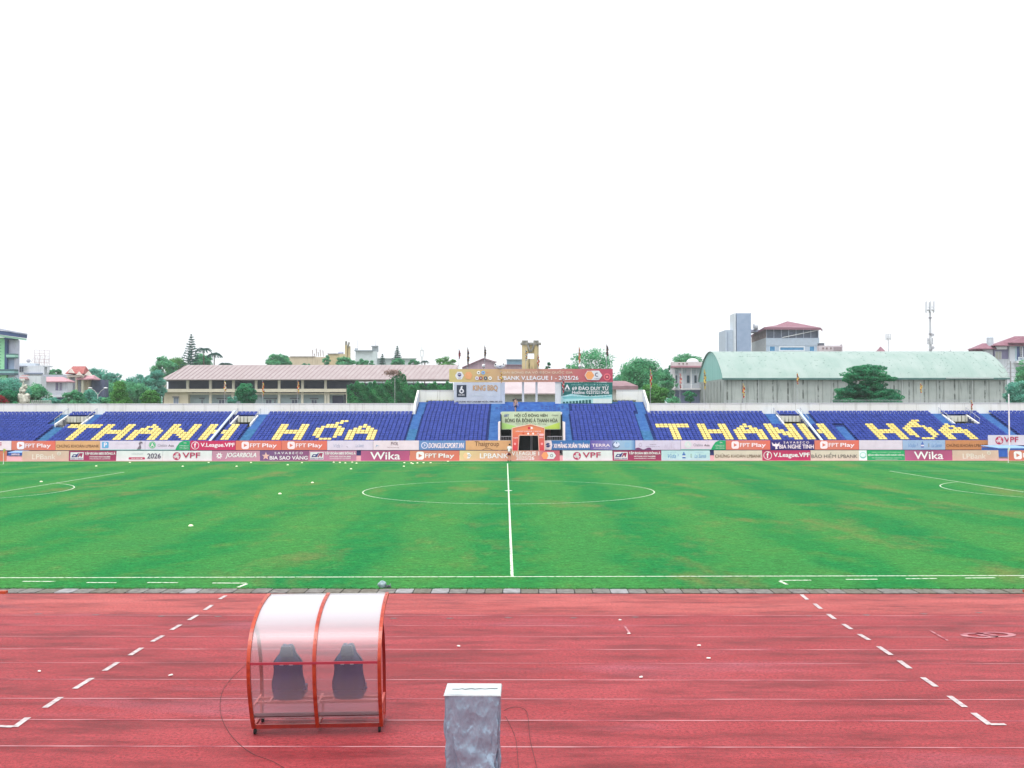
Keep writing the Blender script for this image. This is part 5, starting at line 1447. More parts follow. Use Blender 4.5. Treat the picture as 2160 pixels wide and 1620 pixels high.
# two bucket seats seen from the back
seat_out = [(.0, .86), (.07, .865), (.10, .82), (.13, .72), (.20, .63), (.235, .57), (.225, .46), (.235, .36), (.262, .26), (.268, .16), (.255, .08), (.235, .0), (.17, -.045), (0, -.05)]
seatc = mat('bucket_seat_dark_blue', (0.010, 0.014, 0.090), (0.016, 0.018, 0.070), scale=4, rough=.5)
seatg = mat('bucket_seat_grey_headrest', (0.045, 0.060, 0.095), rough=.5)
for i, px in enumerate((608.5, 735.5)):
    X = at(px, 1420, 16.25).x - DX
    s_ = MB(); pts = [(x, z) for x, z in seat_out] + [(-x, z) for x, z in reversed(seat_out[1:-1])]
    s = empty('bucket_seat', (DX + X - .02, 16.30 + X * .045, .46), 'dark blue bucket seat in the %s bay of the dugout, seen from behind' % ('left', 'right')[i], 'seat', 'bucket seats inside the dugout')
    # shell: grid between left and right outline, bulging to the back
    rows = []
    zs = [z for _, z in seat_out]
    vs, fs = [], []; nc = 13
    for x, z in seat_out:
        xx = max(x, .012)
        for j in range(nc):
            a = -1 + 2 * j / (nc - 1)
            lean = -.10 * (z / .86)
            bulge = .045 * (1 - a * a) - .05 * abs(a) ** 3
            groove = .006 * math.cos(a * 22) if z < .62 else 0
            vs.append((xx * a, lean - bulge + .03 + groove, z))
    nr = len(seat_out)
    for r_ in range(nr - 1):
        for j in range(nc - 1): fs.append((r_ * nc + j, r_ * nc + j + 1, (r_ + 1) * nc + j + 1, (r_ + 1) * nc + j))
    # thickness
    k = len(vs); vs += [(x, y + .05, z) for x, y, z in vs]; fs += [tuple(a + k for a in reversed(f)) for f in list(fs)]
    edge = [j for j in range(nc)] + [r_ * nc + nc - 1 for r_ in range(1, nr)] + [(nr - 1) * nc + j for j in range(nc - 2, -1, -1)] + [r_ * nc for r_ in range(nr - 2, 0, -1)]
    for a_, b_2 in zip(edge, edge[1:] + edge[:1]): fs.append((a_, b_2, b_2 + k, a_ + k))
    s_.mesh(vs, fs, seatc); s_.build('backrest', s, smooth=True, local=True)
    h = MB(); h.hexa([(-.10, -.135, .70), (.10, -.135, .70), (.10, -.03, .70), (-.10, -.03, .70), (-.075, -.155, .855), (.075, -.155, .855), (.075, -.05, .855), (-.075, -.05, .855)], seatg); h.build('headrest', s, local=True)
    h = MB(); h.hexa([(-.22, .0, -.02), (.22, .0, -.02), (.24, .42, .0), (-.24, .42, .0), (-.22, .0, .10), (.22, .0, .10), (.24, .42, .13), (-.24, .42, .13)], seatc); h.build('seat_cushion', s, local=True)
    for q in (-.075, .075):
        h = MB(); h.box(q - .03, q + .03, -.116, -.109, .555, .59, flat((.6, .6, .62))); h.build('slot_trim', s, local=True)
    h = MB(); h.tube((.25, .02, .12), (.30, .02, .16), .02, seatc); h.build('recline_lever', s, local=True)

# loose cable on the track left of the dugout and behind the covered box
cabm = mat('thin_black_cable', (.02, .015, .015), rough=.6)
def cable(pts, r, label):
    P3 = [gp(*p) for p in pts]
    Q = []
    for i in range(len(P3) - 1):
        p0, p1, p2, p3 = P3[max(0, i - 1)], P3[i], P3[i + 1], P3[min(len(P3) - 1, i + 2)]
        for k in range(8):
            f = k / 8
            Q.append(.5 * ((2 * p1) + (-p0 + p2) * f + (2 * p0 - 5 * p1 + 4 * p2 - p3) * f * f + (-p0 + 3 * p1 - 3 * p2 + p3) * f ** 3))
    Q.append(P3[-1]); Q = [Vector((q.x, q.y, .012)) for q in Q]
    b = MB(); b.path(Q, r, cabm, n=5); o = b.build('cable'); tag(o, label, 'cable', None); return o
cable([(520, 1402), (492, 1428), (470, 1458), (464, 1490), (470, 1522), (492, 1558), (530, 1590), (580, 1610), (640, 1650)], .0032, 'thin black cable curving over the track left of the dugout')
cable([(1064, 1500), (1074, 1495), (1092, 1493), (1108, 1499), (1114, 1515), (1118, 1560), (1132, 1620), (1136, 1660)], .0032, 'thin black cable looping out right of the covered box')
cable([(1066, 1512), (1078, 1535), (1088, 1562), (1092, 1600), (1096, 1660)], .003, 'thin straighter black cable just right of the covered box')

# ================================================================ COVERED MONITOR
YB = 12.0
xl, xr = at(936, 1461, YB).x, at(1056, 1461, YB).x
BXc = (xl + xr) / 2; hw = (xr - xl) / 2
cov = empty('covered_monitor', (BXc, YB, 0), 'tall box on the near track edge wrapped in crinkled silver plastic', 'covered box', rz=R(-1.5))
film = bpy.data.materials.new('silver_plastic_film'); film.use_nodes = True
nn, ll = film.node_tree.nodes, film.node_tree.links; b = nn['Principled BSDF']
b.inputs['Metallic'].default_value = .3; b.inputs['Roughness'].default_value = .22; b.inputs['Specular IOR Level'].default_value = .6
tc = nn.new('ShaderNodeTexCoord'); mp = nn.new('ShaderNodeMapping'); mp.inputs['Scale'].default_value = (1.3, 1.3, .75); ll.new(tc.outputs['Object'], mp.inputs[0])
vo = nn.new('ShaderNodeTexNoise'); vo.inputs['Scale'].default_value = 9; vo.inputs['Detail'].default_value = 8; vo.inputs['Roughness'].default_value = .66; vo.inputs['Distortion'].default_value = .25; ll.new(mp.outputs[0], vo.inputs['Vector'])
bp = nn.new('ShaderNodeBump'); bp.inputs['Strength'].default_value = .62; bp.inputs['Distance'].default_value = .035; ll.new(vo.outputs[0], bp.inputs['Height']); ll.new(bp.outputs[0], b.inputs['Normal'])
m3 = nn.new('ShaderNodeMapping'); m3.inputs['Scale'].default_value = (7, 7, 3.4); m3.inputs['Rotation'].default_value = (0, .5, 0); ll.new(tc.outputs['Object'], m3.inputs[0])
dn_ = nn.new('ShaderNodeTexNoise'); dn_.inputs['Scale'].default_value = 1.6; ll.new(m3.outputs[0], dn_.inputs['Vector'])
mv = nn.new('ShaderNodeMix'); mv.data_type = 'RGBA'; mv.inputs['Factor'].default_value = .35; ll.new(m3.outputs[0], mv.inputs['A']); ll.new(dn_.outputs['Color'], mv.inputs['B'])
vr = nn.new('ShaderNodeTexVoronoi'); vr.inputs['Scale'].default_value = 1.5; ll.new(mv.outputs['Result'], vr.inputs['Vector'])
vr2 = nn.new('ShaderNodeTexVoronoi'); vr2.inputs['Scale'].default_value = 4.2; ll.new(mv.outputs['Result'], vr2.inputs['Vector'])
ad = nn.new('ShaderNodeMath'); ad.operation = 'MULTIPLY_ADD'; ad.inputs[1].default_value = .3; ll.new(vr2.outputs['Distance'], ad.inputs[0]); ll.new(vr.outputs['Distance'], ad.inputs[2])
ll.new(ad.outputs[0], bp.inputs['Height'])
cr = nn.new('ShaderNodeValToRGB'); cr.color_ramp.elements[0].color = (.21, .28, .37, 1); cr.color_ramp.elements[1].color = (.27, .35, .45, 1); cr.color_ramp.elements[0].position = .35; cr.color_ramp.elements[1].position = .65
ll.new(vo.outputs[0], cr.inputs[0]); ll.new(cr.outputs[0], b.inputs['Base Color'])
vs, fs = [], []
ND, NZ = 132, 90
rr_ = random.Random(4)
folds = [(rr_.uniform(0, 6.28), rr_.randint(5, 17), rr_.uniform(.3, 1)) for _ in range(7)]
dpt = .46
for iz in range(NZ + 1):
    tz = iz / NZ; z = 1.70 * (1 - tz) + .32 * tz
    drop = max(0, tz - .05)
    sx = 1 - .06 * math.sin(min(1, tz * 1.1) * math.pi) - .10 * max(0, tz - .4)
    for ia in range(ND):
        a = 2 * math.pi * ia / ND
        c, s_ = math.cos(a), math.sin(a)
        e = .18
        px_ = hw * sx * math.copysign(abs(c) ** e, c); py_ = dpt / 2 * math.copysign(abs(s_) ** e, s_)
        amp = .034 * min(1, drop * 2.2)
        w_ = sum(A * math.sin(k * a + p0 + 2.5 * tz * math.sin(a * 2 + p0)) for p0, k, A in folds) / 3
        diag = .007 * math.sin(20 * tz + 11 * c) * min(1, drop * 2) + .006 * math.sin(33 * tz - 23 * c + 3 * s_) * min(1, drop * 3) + .010 * math.sin(14 * c + 3 * math.sin(5 * tz)) * min(1, drop * 1.6)
        crease = 0
        for q_, (ca, cz, sl) in enumerate(((-.7, .05, 1.2), (.7, .05, -1.1), (-.2, .3, .9), (.35, .4, -.7), (-.75, .55, .8), (.1, .7, -1.3), (.8, .5, -.5))):
            d_ = (c - ca) - sl * (tz - cz); crease += .020 * math.exp(-(d_ / .055) ** 2) * (1 if s_ < 0 else .3) * min(1, drop * 5)
        diag += crease
        L = math.hypot(px_, py_)
        px_ += px_ / L * (amp * w_ + diag); py_ += py_ / L * (amp * w_ + diag)
        vs.append((px_, py_ + dpt / 2, z))
for iz in range(NZ):
    for ia in range(ND):
        ib = (ia + 1) % ND; fs.append((iz * ND + ia, iz * ND + ib, (iz + 1) * ND + ib, (iz + 1) * ND + ia))
b = MB(); b.mesh(vs, fs, film); b.build('plastic_cover', cov, smooth=True, local=True)
b = MB(); tm = mat('white_plastic_top', (.40, .45, .47), (.50, .54, .55), scale=5, rough=.45, bump=.3)
b.hexa([(-hw - .004, -.004, 1.688), (hw + .004, -.004, 1.688), (hw + .004, dpt + .004, 1.688), (-hw - .004, dpt + .004, 1.688), (-hw + .004, .004, 1.704), (hw - .004, .004, 1.704), (hw - .006, dpt, 1.712), (-hw + .006, dpt, 1.712)], tm)
b.build('top_sheet', cov, local=True)
b = MB(); rr_ = random.Random(9); q = [(-hw * .75 + hw * 1.62 * i / 14, .21 + .015 * rr_.uniform(-1, 1) + .03 * i / 14, 1.7115) for i in range(15)]
for a_, c_ in zip(q[:-1], q[1:]): b.bar(a_, c_, .012 * rr_.uniform(.6, 1.3), .004, mat('dark_slit', (.06, .07, .08), rough=.8))
b.build('slit', cov, local=True)
b = MB()
for sx in (-1, 1): b.bar((sx * hw * .72, .12, .03), (sx * hw * .72, .12, .5), .05, .05, board_back); b.bar((sx * hw * .72, -.05, .03), (sx * hw * .72, .5, .03), .05, .05, board_back)
b.build('stand', cov, local=True)

# ================================================================ TREES
leafm = {}
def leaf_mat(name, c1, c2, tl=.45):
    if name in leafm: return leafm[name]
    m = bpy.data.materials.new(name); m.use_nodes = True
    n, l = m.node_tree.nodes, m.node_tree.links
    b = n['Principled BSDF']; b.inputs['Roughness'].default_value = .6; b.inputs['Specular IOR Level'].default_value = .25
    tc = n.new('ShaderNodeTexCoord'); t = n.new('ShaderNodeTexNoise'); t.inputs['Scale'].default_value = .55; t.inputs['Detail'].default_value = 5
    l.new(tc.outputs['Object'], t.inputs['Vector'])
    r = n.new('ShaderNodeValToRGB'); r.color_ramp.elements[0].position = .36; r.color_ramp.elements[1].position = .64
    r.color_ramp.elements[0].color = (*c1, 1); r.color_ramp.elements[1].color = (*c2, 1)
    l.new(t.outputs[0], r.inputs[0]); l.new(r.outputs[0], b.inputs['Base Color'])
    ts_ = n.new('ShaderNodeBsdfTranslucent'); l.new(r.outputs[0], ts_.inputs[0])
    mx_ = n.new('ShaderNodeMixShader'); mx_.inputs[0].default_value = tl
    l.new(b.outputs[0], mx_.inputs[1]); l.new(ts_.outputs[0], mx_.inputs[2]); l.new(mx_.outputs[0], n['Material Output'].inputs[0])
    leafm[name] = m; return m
G_MID = leaf_mat('leaves_mid_green', (.060, .290, .155), (.170, .520, .250))
G_LIGHT = leaf_mat('leaves_fresh_green', (.065, .250, .060), (.150, .400, .100))
G_DARK = leaf_mat('leaves_deep_green', (.018, .180, .095), (.055, .340, .145))
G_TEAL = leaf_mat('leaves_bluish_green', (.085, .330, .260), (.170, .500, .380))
G_CON = leaf_mat('needles_dark_green', (.025, .110, .095), (.050, .170, .130), .1)
G_IVY = leaf_mat('ivy_leaves', (.016, .200, .075), (.065, .360, .115))
G_RED = leaf_mat('red_blossom', (.22, .01, .02), (.40, .03, .05))
bark = mat('bark', (.10, .075, .055), (.17, .14, .11), scale=5, rough=.95, bump=.5)
def leaves(P, N, size, rng, m, asp=.55):
    """P points, N outward directions -> small leaf-cluster quads"""
    n = len(P)
    d = N + rng.normal(0, .75, (n, 3)); d /= np.linalg.norm(d, axis=1)[:, None] + 1e-9
    a = np.cross(d, rng.normal(0, 1, (n, 3))); a /= np.linalg.norm(a, axis=1)[:, None] + 1e-9
    b = np.cross(d, a)
    s = size * rng.uniform(.55, 1.35, n)[:, None]
    q = np.stack([P - a * s * .5, P + b * s * asp * .5 + d * s * .1, P + a * s * .5, P - b * s * asp * .5 + d * s * .06], 1).reshape(-1, 3)
    return q
def crown_mesh(name, q, m, parent, org):
    me = bpy.data.meshes.new(name); n = len(q) // 4
    me.vertices.add(len(q)); me.vertices.foreach_set('co', (q - np.array(org)).astype(np.float32).ravel())
    me.loops.add(4 * n); me.loops.foreach_set('vertex_index', np.arange(4 * n, dtype=np.int32))
    me.polygons.add(n); me.polygons.foreach_set('loop_start', np.arange(0, 4 * n, 4, dtype=np.int32)); me.polygons.foreach_set('loop_total', np.full(n, 4, dtype=np.int32))
    me.materials.append(m); me.update(); me.validate()
    o = bpy.data.objects.new(name, me); COL.objects.link(o); o.parent = parent
    return o
def tree(px, py, wpx, hpx, Y, m, label, leaf=.34, clumps=46, per=120, seed=0, gap=.5, name='tree', shape='round', cat='tree', group='trees beyond the stand', trunk=True, lopsided=0.0):
    """crown box in the photograph: centre px, top py, width, height (pixels) at distance Y"""
    c = at(px, py + hpx / 2, Y); k = Y / F
    rx, rz = wpx * k / 2, hpx * k / 2; ry = rx * .85
    rng = np.random.default_rng(seed + int(px))
    root = empty(name, (c.x, Y, 0), label, cat, group)
    C = []
    while len(C) < clumps:
        v = rng.normal(0, 1, 3); v /= np.linalg.norm(v); r = rng.uniform(.35, 1) ** .6
        if shape == 'cone':
            t = rng.uniform(0, 1) ** 1.3; w_ = (1 - t) * .95 + .05; an = rng.uniform(0, 6.28); v = np.array([w_ * math.cos(an) * rng.uniform(.5, 1), w_ * math.sin(an) * rng.uniform(.5, 1), -1 + 2 * t]); r = 1
        elif shape == 'flat':
            v[2] = abs(v[2]) * rng.choice([1, .8]) - rng.uniform(0, 1.0)
        if lopsided: v[0] += lopsided * (v[2])
        C.append(v * r)
    C = np.array(C)
    out = []
    for v in C:
        ctr = np.array([c.x, Y, c.z]) + v * np.array([rx, ry, rz]) * .80
        cr = rng.uniform(.16, .34) * min(rx, rz * 1.2)
        n_ = int(per * rng.uniform(.6, 1.4))
        d = rng.normal(0, 1, (n_, 3)); d /= np.linalg.norm(d, axis=1)[:, None]
        P = ctr + d * cr * (rng.uniform(.5, 1.08, n_)[:, None]) * np.array([1.15, 1.1, .78])
        out.append(leaves(P, d + np.array([0, 0, .35]), leaf, rng, m))
    crown_mesh('crown', np.concatenate(out), m, root, root.location)
    if trunk:
        b = MB(); tz = c.z - rz * .55; x, y = 0, 0
        tr_ = max(.14, rx * .06)
        b.tube((0, 0, 0), (0, 0, max(.5, tz)), tr_, bark, tr_ * .7, n=8)
        for i in range(7):
            v = C[int(rng.integers(len(C)))] * np.array([rx, ry, rz]) * .72
            b.tube((0, 0, max(.3, tz) - rz * .1 * (i % 3)), (v[0], v[1], c.z + v[2]), tr_ * .42, bark, tr_ * .12, n=5)
        b.build('trunk', root, local=True)
    return root
def conifer(px, py, wpx, hpx, Y, label, seed=0, tiers=13, leaf=.35):
    c = at(px, py, Y); k = Y / F; H_ = hpx * k; Rb = wpx * k / 2; zt = c.z
    root = empty('conifer', (c.x, Y, 0), label, 'conifer tree', 'trees beyond the stand'); rng = np.random.default_rng(seed)
    b = MB(); b.tube((0, 0, 0), (0, 0, zt), .22, bark, .04, n=6); out = []
    for t in range(tiers):
        f = (t + .3) / tiers; z = zt - H_ * f; r = Rb * (f ** .85) * rng.uniform(.82, 1.1)
        nb = 9
        for j in range(nb):
            a = 2 * math.pi * (j + rng.uniform(0, .8)) / nb; dx, dy = math.cos(a), math.sin(a)
            tip = (r * dx, r * dy, z + r * .12); b.tube((0, 0, z - r * .16), tip, .035, bark, .012, n=4, cap=False)
            n_ = int(10 + 26 * f); s = rng.uniform(.15, 1, n_)
            P = np.stack([c.x + s * r * dx + rng.normal(0, .06 * r + .04, n_), Y + s * r * dy + rng.normal(0, .06 * r + .04, n_), z - r * .16 + s * r * .28 + rng.normal(0, .10 * H_ / tiers, n_)], 1)
            out.append(leaves(P, np.tile([0, 0, 1.0], (n_, 1)), leaf, rng, G_CON, .35))
    b.build('trunk', root, local=True); crown_mesh('crown', np.concatenate(out), G_CON, root, root.location)
def palm(px, py, wpx, Y, label, pend, seed=0):
    c = at(px, py + wpx * .25, Y); k = Y / F; r = wpx * k / 2
    root = empty('palm_tree', (c.x, Y, 0), label, 'palm tree', 'trees beyond the stand'); rng = np.random.default_rng(seed)
    b = MB(); b.tube((0, 0, 0), (0, 0, c.z), .22, bark, .14, n=7); b.build('trunk', root, local=True); out = []
    for j in range(15):
        a = 2 * math.pi * j / 15 + rng.uniform(-.2, .2); up = rng.uniform(.1, .9); n_ = 60; s = np.linspace(.05, 1, n_)
        x = r * s; z = r * (up * s - (.55 + up * .6) * s * s)
        for sd in (-1, 1):
            P = np.stack([c.x + x * math.cos(a) - sd * .10 * r * (1 - s * .5) * math.sin(a), Y + x * math.sin(a) + sd * .10 * r * (1 - s * .5) * math.cos(a), c.z + z - .06 * r], 1)
            out.append(leaves(P, np.tile([0, 0, .6], (n_, 1)), r * .17, rng, G_CON, .3))
    crown_mesh('crown', np.concatenate(out), G_CON, root, root.location)

# left of the picture
tree(18, 790, 90, 80, 150, G_TEAL, 'dark bluish tree at the left picture edge under the green building', clumps=60, per=150, seed=1, leaf=.30)
tree(20, 818, 60, 50, 140, G_DARK, 'low dark tree at the left picture edge behind the red blossom', clumps=40, per=140, seed=2, leaf=.28)
tree(-2, 832, 44, 34, 133, G_RED, 'bush with dark red blossom at the left picture edge', clumps=24, per=110, seed=3, leaf=.16, name='flowering_bush', cat='bush')
tree(33, 843, 30, 26, 132, G_DARK, 'small green bush left of the white rockery', clumps=16, per=90, seed=4, leaf=.18, name='bush', cat='bush')
tree(78, 806, 60, 62, 165, G_MID, 'mid green tree right of the white rockery', clumps=60, per=130, seed=5, leaf=.32)
tree(106, 836, 50, 30, 150, G_TEAL, 'low bluish shrub below the balcony house', clumps=26, per=110, seed=6, leaf=.25, name='bush', cat='bush')
tree(157, 818, 52, 50, 160, G_MID, 'rounded tree below the cream house columns', clumps=50, per=130, seed=7, leaf=.28)
tree(186, 818, 50, 50, 170, G_TEAL, 'bluish tree under the street lamps', clumps=46, per=130, seed=8, leaf=.28)
tree(205, 834, 40, 30, 150, G_TEAL, 'low bluish bush left of the bright conical tree', clumps=20, per=100, seed=9, leaf=.22, name='bush', cat='bush')
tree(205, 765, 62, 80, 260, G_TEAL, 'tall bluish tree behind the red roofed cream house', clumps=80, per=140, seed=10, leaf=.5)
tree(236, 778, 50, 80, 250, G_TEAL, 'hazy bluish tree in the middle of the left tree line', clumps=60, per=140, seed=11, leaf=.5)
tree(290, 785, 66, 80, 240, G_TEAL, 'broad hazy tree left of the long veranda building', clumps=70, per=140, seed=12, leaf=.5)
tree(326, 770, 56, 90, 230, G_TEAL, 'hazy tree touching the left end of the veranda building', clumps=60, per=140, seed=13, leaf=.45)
tree(112, 777, 60, 24, 300, G_MID, 'far row of green treetops behind the white flat-roofed house', clumps=40, per=120, seed=14, leaf=.5)
tree(252, 804, 60, 56, 150, G_LIGHT, 'bright green conical tree behind the left parapet', clumps=70, per=170, seed=15, shape='cone', leaf=.26)
tree(318, 820, 44, 40, 150, G_LIGHT, 'bright green round tree beside the veranda building', clumps=50, per=150, seed=16, leaf=.24)
tree(345, 748, 60, 70, 275, G_MID, 'green treetop at the left end of the pink roof', clumps=60, per=130, seed=17, leaf=.5)
tree(372, 752, 60, 50, 290, G_LIGHT, 'light treetop left of the tall conifer', clumps=50, per=130, seed=18, leaf=.5)
tree(428, 744, 52, 50, 290, G_MID, 'treetop right of the tall conifer above the pink roof', clumps=50, per=130, seed=19, leaf=.5)
conifer(403.5, 705, 52, 75, 270, 'tall tiered conifer rising above the left end of the pink roof', seed=1, tiers=15, leaf=.5)
palm(430, 728, 34, 285, 'palm with upright fronds right of the tall conifer', 770, 1)
palm(452, 738, 34, 285, 'dark palm right of the tall conifer', 770, 2)
palm(476, 758, 40, 285, 'low drooping palm above the pink roof', 770, 3)
tree(588, 745, 62, 40, 290, G_MID, 'spreading treetop left of the brown rooftop wall', clumps=50, per=120, seed=20, leaf=.5)
tree(648, 764, 30, 18, 270, G_DARK, 'small shrub before the brown rooftop wall', clumps=14, per=90, seed=21, leaf=.4, name='bush', cat='bush')
tree(690, 748, 22, 30, 272, G_MID, 'narrow shrub left of the yellow twin chimney', clumps=16, per=90, seed=22, leaf=.4, name='bush', cat='bush')
tree(728, 750, 50, 30, 272, G_MID, 'green treetop at the foot of the yellow twin chimney', clumps=36, per=120, seed=23, leaf=.42)
tree(770, 756, 50, 22, 272, G_MID, 'green treetop below the grey rooftop', clumps=30, per=120, seed=24, leaf=.42)
conifer(806.5, 747, 20, 30, 275, 'short conifer left of the dark conifer above the roof', seed=2, tiers=8, leaf=.4)
conifer(838, 730, 28, 42, 275, 'dark pointed conifer above the middle of the pink roof', seed=3, tiers=11, leaf=.45)
tree(838, 754, 34, 20, 268, G_MID, 'low green treetop at the foot of the dark conifer', clumps=20, per=110, seed=25, leaf=.4)
tree(872, 757, 30, 16, 270, G_MID, 'small treetop right of the dark conifer', clumps=16, per=100, seed=26, leaf=.4)
palm(896, 757, 20, 275, 'small dark palm left of the purple gable', 772, 4)
tree(942, 752, 52, 30, 260, G_LIGHT, 'airy light treetop left of the long banner', clumps=34, per=80, seed=27, leaf=.4)
tree(520, 803, 50, 56, 180, G_DARK, 'round dark tree in front of the veranda building', clumps=70, per=170, seed=28, leaf=.30)
tree(490, 832, 30, 26, 185, G_TEAL, 'low shrub left of the round dark tree', clumps=18, per=100, seed=29, leaf=.26, name='bush', cat='bush')
# right of the middle section
tree(1248, 728, 104, 90, 170, G_MID, 'airy tree with sky gaps behind the right end of the long banner', clumps=80, per=62, seed=30, leaf=.34)
tree(1200, 768, 46, 24, 190, G_LIGHT, 'light treetop left of the airy tree', clumps=20, per=90, seed=31, leaf=.34)
tree(1155, 762, 14, 18, 190, G_DARK, 'small dark treetop right of the tower', clumps=10, per=80, seed=32, leaf=.3)
tree(1352, 750, 104, 90, 175, G_MID, 'broad round tree left of the narrow balcony house', clumps=110, per=140, seed=33, leaf=.34)
tree(1300, 788, 50, 70, 180, G_TEAL, 'darker tree behind the small pavilion roof', clumps=50, per=120, seed=34, leaf=.34)
tree(1380, 808, 66, 52, 160, G_LIGHT, 'low bright green thicket behind the right parapet', clumps=60, per=150, seed=35, leaf=.28)
tree(1340, 814, 60, 44, 162, G_MID, 'low green thicket right of the middle section', clumps=50, per=140, seed=36, leaf=.28)
tree(1450, 742, 78, 60, 255, G_MID, 'tree behind the narrow balcony house', clumps=70, per=130, seed=37, leaf=.45)
tree(1412, 760, 30, 80, 230, G_DARK, 'dark tree at the left side of the narrow balcony house', clumps=36, per=120, seed=38, leaf=.4)
tree(1456, 822, 34, 28, 200, G_DARK, 'dark shrub at the foot of the narrow balcony house', clumps=20, per=110, seed=39, leaf=.3, name='bush', cat='bush')
tree(1398, 772, 56, 84, 215, G_MID, 'green tree filling the gap left of the narrow balcony house', clumps=60, per=150, seed=51, leaf=.38)
tree(1322, 772, 60, 80, 205, G_MID, 'green tree between the airy tree and the broad round tree', clumps=60, per=150, seed=52, leaf=.36)
tree(268, 800, 130, 58, 215, G_MID, 'wide green thicket behind the bright conical tree', clumps=110, per=160, seed=53, leaf=.38)
tree(140, 838, 70, 24, 172, G_MID, 'low green hedge below the pink roofed house', clumps=40, per=130, seed=54, leaf=.28, name='bush', cat='bush')
tree(226, 835, 44, 30, 150, G_MID, 'green bush left of the bright conical tree', clumps=30, per=130, seed=55, leaf=.24, name='bush', cat='bush')
tree(1420, 835, 40, 30, 190, G_MID, 'green bush left of the blue shutter of the balcony house', clumps=26, per=120, seed=56, leaf=.26, name='bush', cat='bush')
# layered tree before the hangar
YT = 150
root = empty('layered_tree', (at(1829, 800, YT).x, YT, 0), 'dark layered tree with three leafy tiers in front of the hangar', 'tree', 'trees beyond the stand')
rng = np.random.default_rng(77); out = []
for cx, cy, wx, hy, nC in ((1830, 781, 74, 22, 42), (1820, 796, 84, 20, 40), (1868, 797, 36, 14, 14), (1828, 812, 76, 20, 34), (1815, 826, 100, 20, 50), (1850, 830, 84, 20, 44), (1804, 842, 84, 22, 44), (1860, 843, 78, 20, 40), (1830, 848, 126, 16, 52)):
    for i in range(nC):
        p = at(cx + rng.uniform(-.5, .5) * wx * .88, cy + rng.uniform(-.5, .5) * hy * .7, YT + rng.uniform(-.5, .5) * wx * .07 * .8)
        n_ = int(rng.uniform(110, 220)); d = rng.normal(0, 1, (n_, 3)); d /= np.linalg.norm(d, axis=1)[:, None]
        P = np.array(p) + d * rng.uniform(.25, .72) * np.array([1.5, 1.3, .5])
        out.append(leaves(P, d + np.array([0, 0, .8]), .27, rng, G_DARK))
crown_mesh('crown', np.concatenate(out), G_DARK, root, root.location)
b = MB(); b.tube((0, 0, 0), (0, 0, 9.5), .3, bark, .14)
for i in range(12): b.tube((0, 0, 4.5 + .42 * i), (3.2 * math.cos(i * 2.1) * (1 - i * .03), 2.4 * math.sin(i * 2.1), 5.6 + .45 * i), .09, bark, .03, n=5)
b.build('trunk', root, local=True)
tree(2150, 790, 66, 100, 165, G_TEAL, 'bluish green tree at the right picture edge', clumps=90, per=150, seed=41, leaf=.34)
tree(2170, 750, 60, 100, 175, G_MID, 'tree cut off by the right picture edge behind the bluish one', clumps=60, per=130, seed=42, leaf=.34)

# ================================================================ BUILDINGS BEYOND THE STAND
glass_d = mat('dark_window_glass', (.025, .04, .07), (.05, .08, .12), scale=2, rough=.15, spec=.7)
glass_b = mat('blue_window_glass', (.02, .17, .36), (.04, .24, .46), scale=1, rough=.12, spec=.7)
pinkroof = streak_wall('pink_sheet_roof', (.33, .275, .28), (.37, .32, .325), (.23, .165, .17), joint=None, stain=.6)
redroof = mat('red_sheet_roof', (.21, .085, .12), (.27, .125, .165), scale=1.5, rough=.6, stretch=(1, 1, .2))
whiteb = streak_wall('whitewashed_wall', (.56, .60, .66), (.64, .67, .72), (.30, .33, .38), stain=.5)
creamb = streak_wall('cream_wall', (.60, .54, .40), (.66, .60, .46), (.30, .26, .18), stain=.4)
greyb = mat('grey_blue_wall', (.24, .32, .46), (.28, .36, .50), scale=.6, rough=.7)
def PX(px, py, Y): p = at(px, py, Y); return p.x, p.z
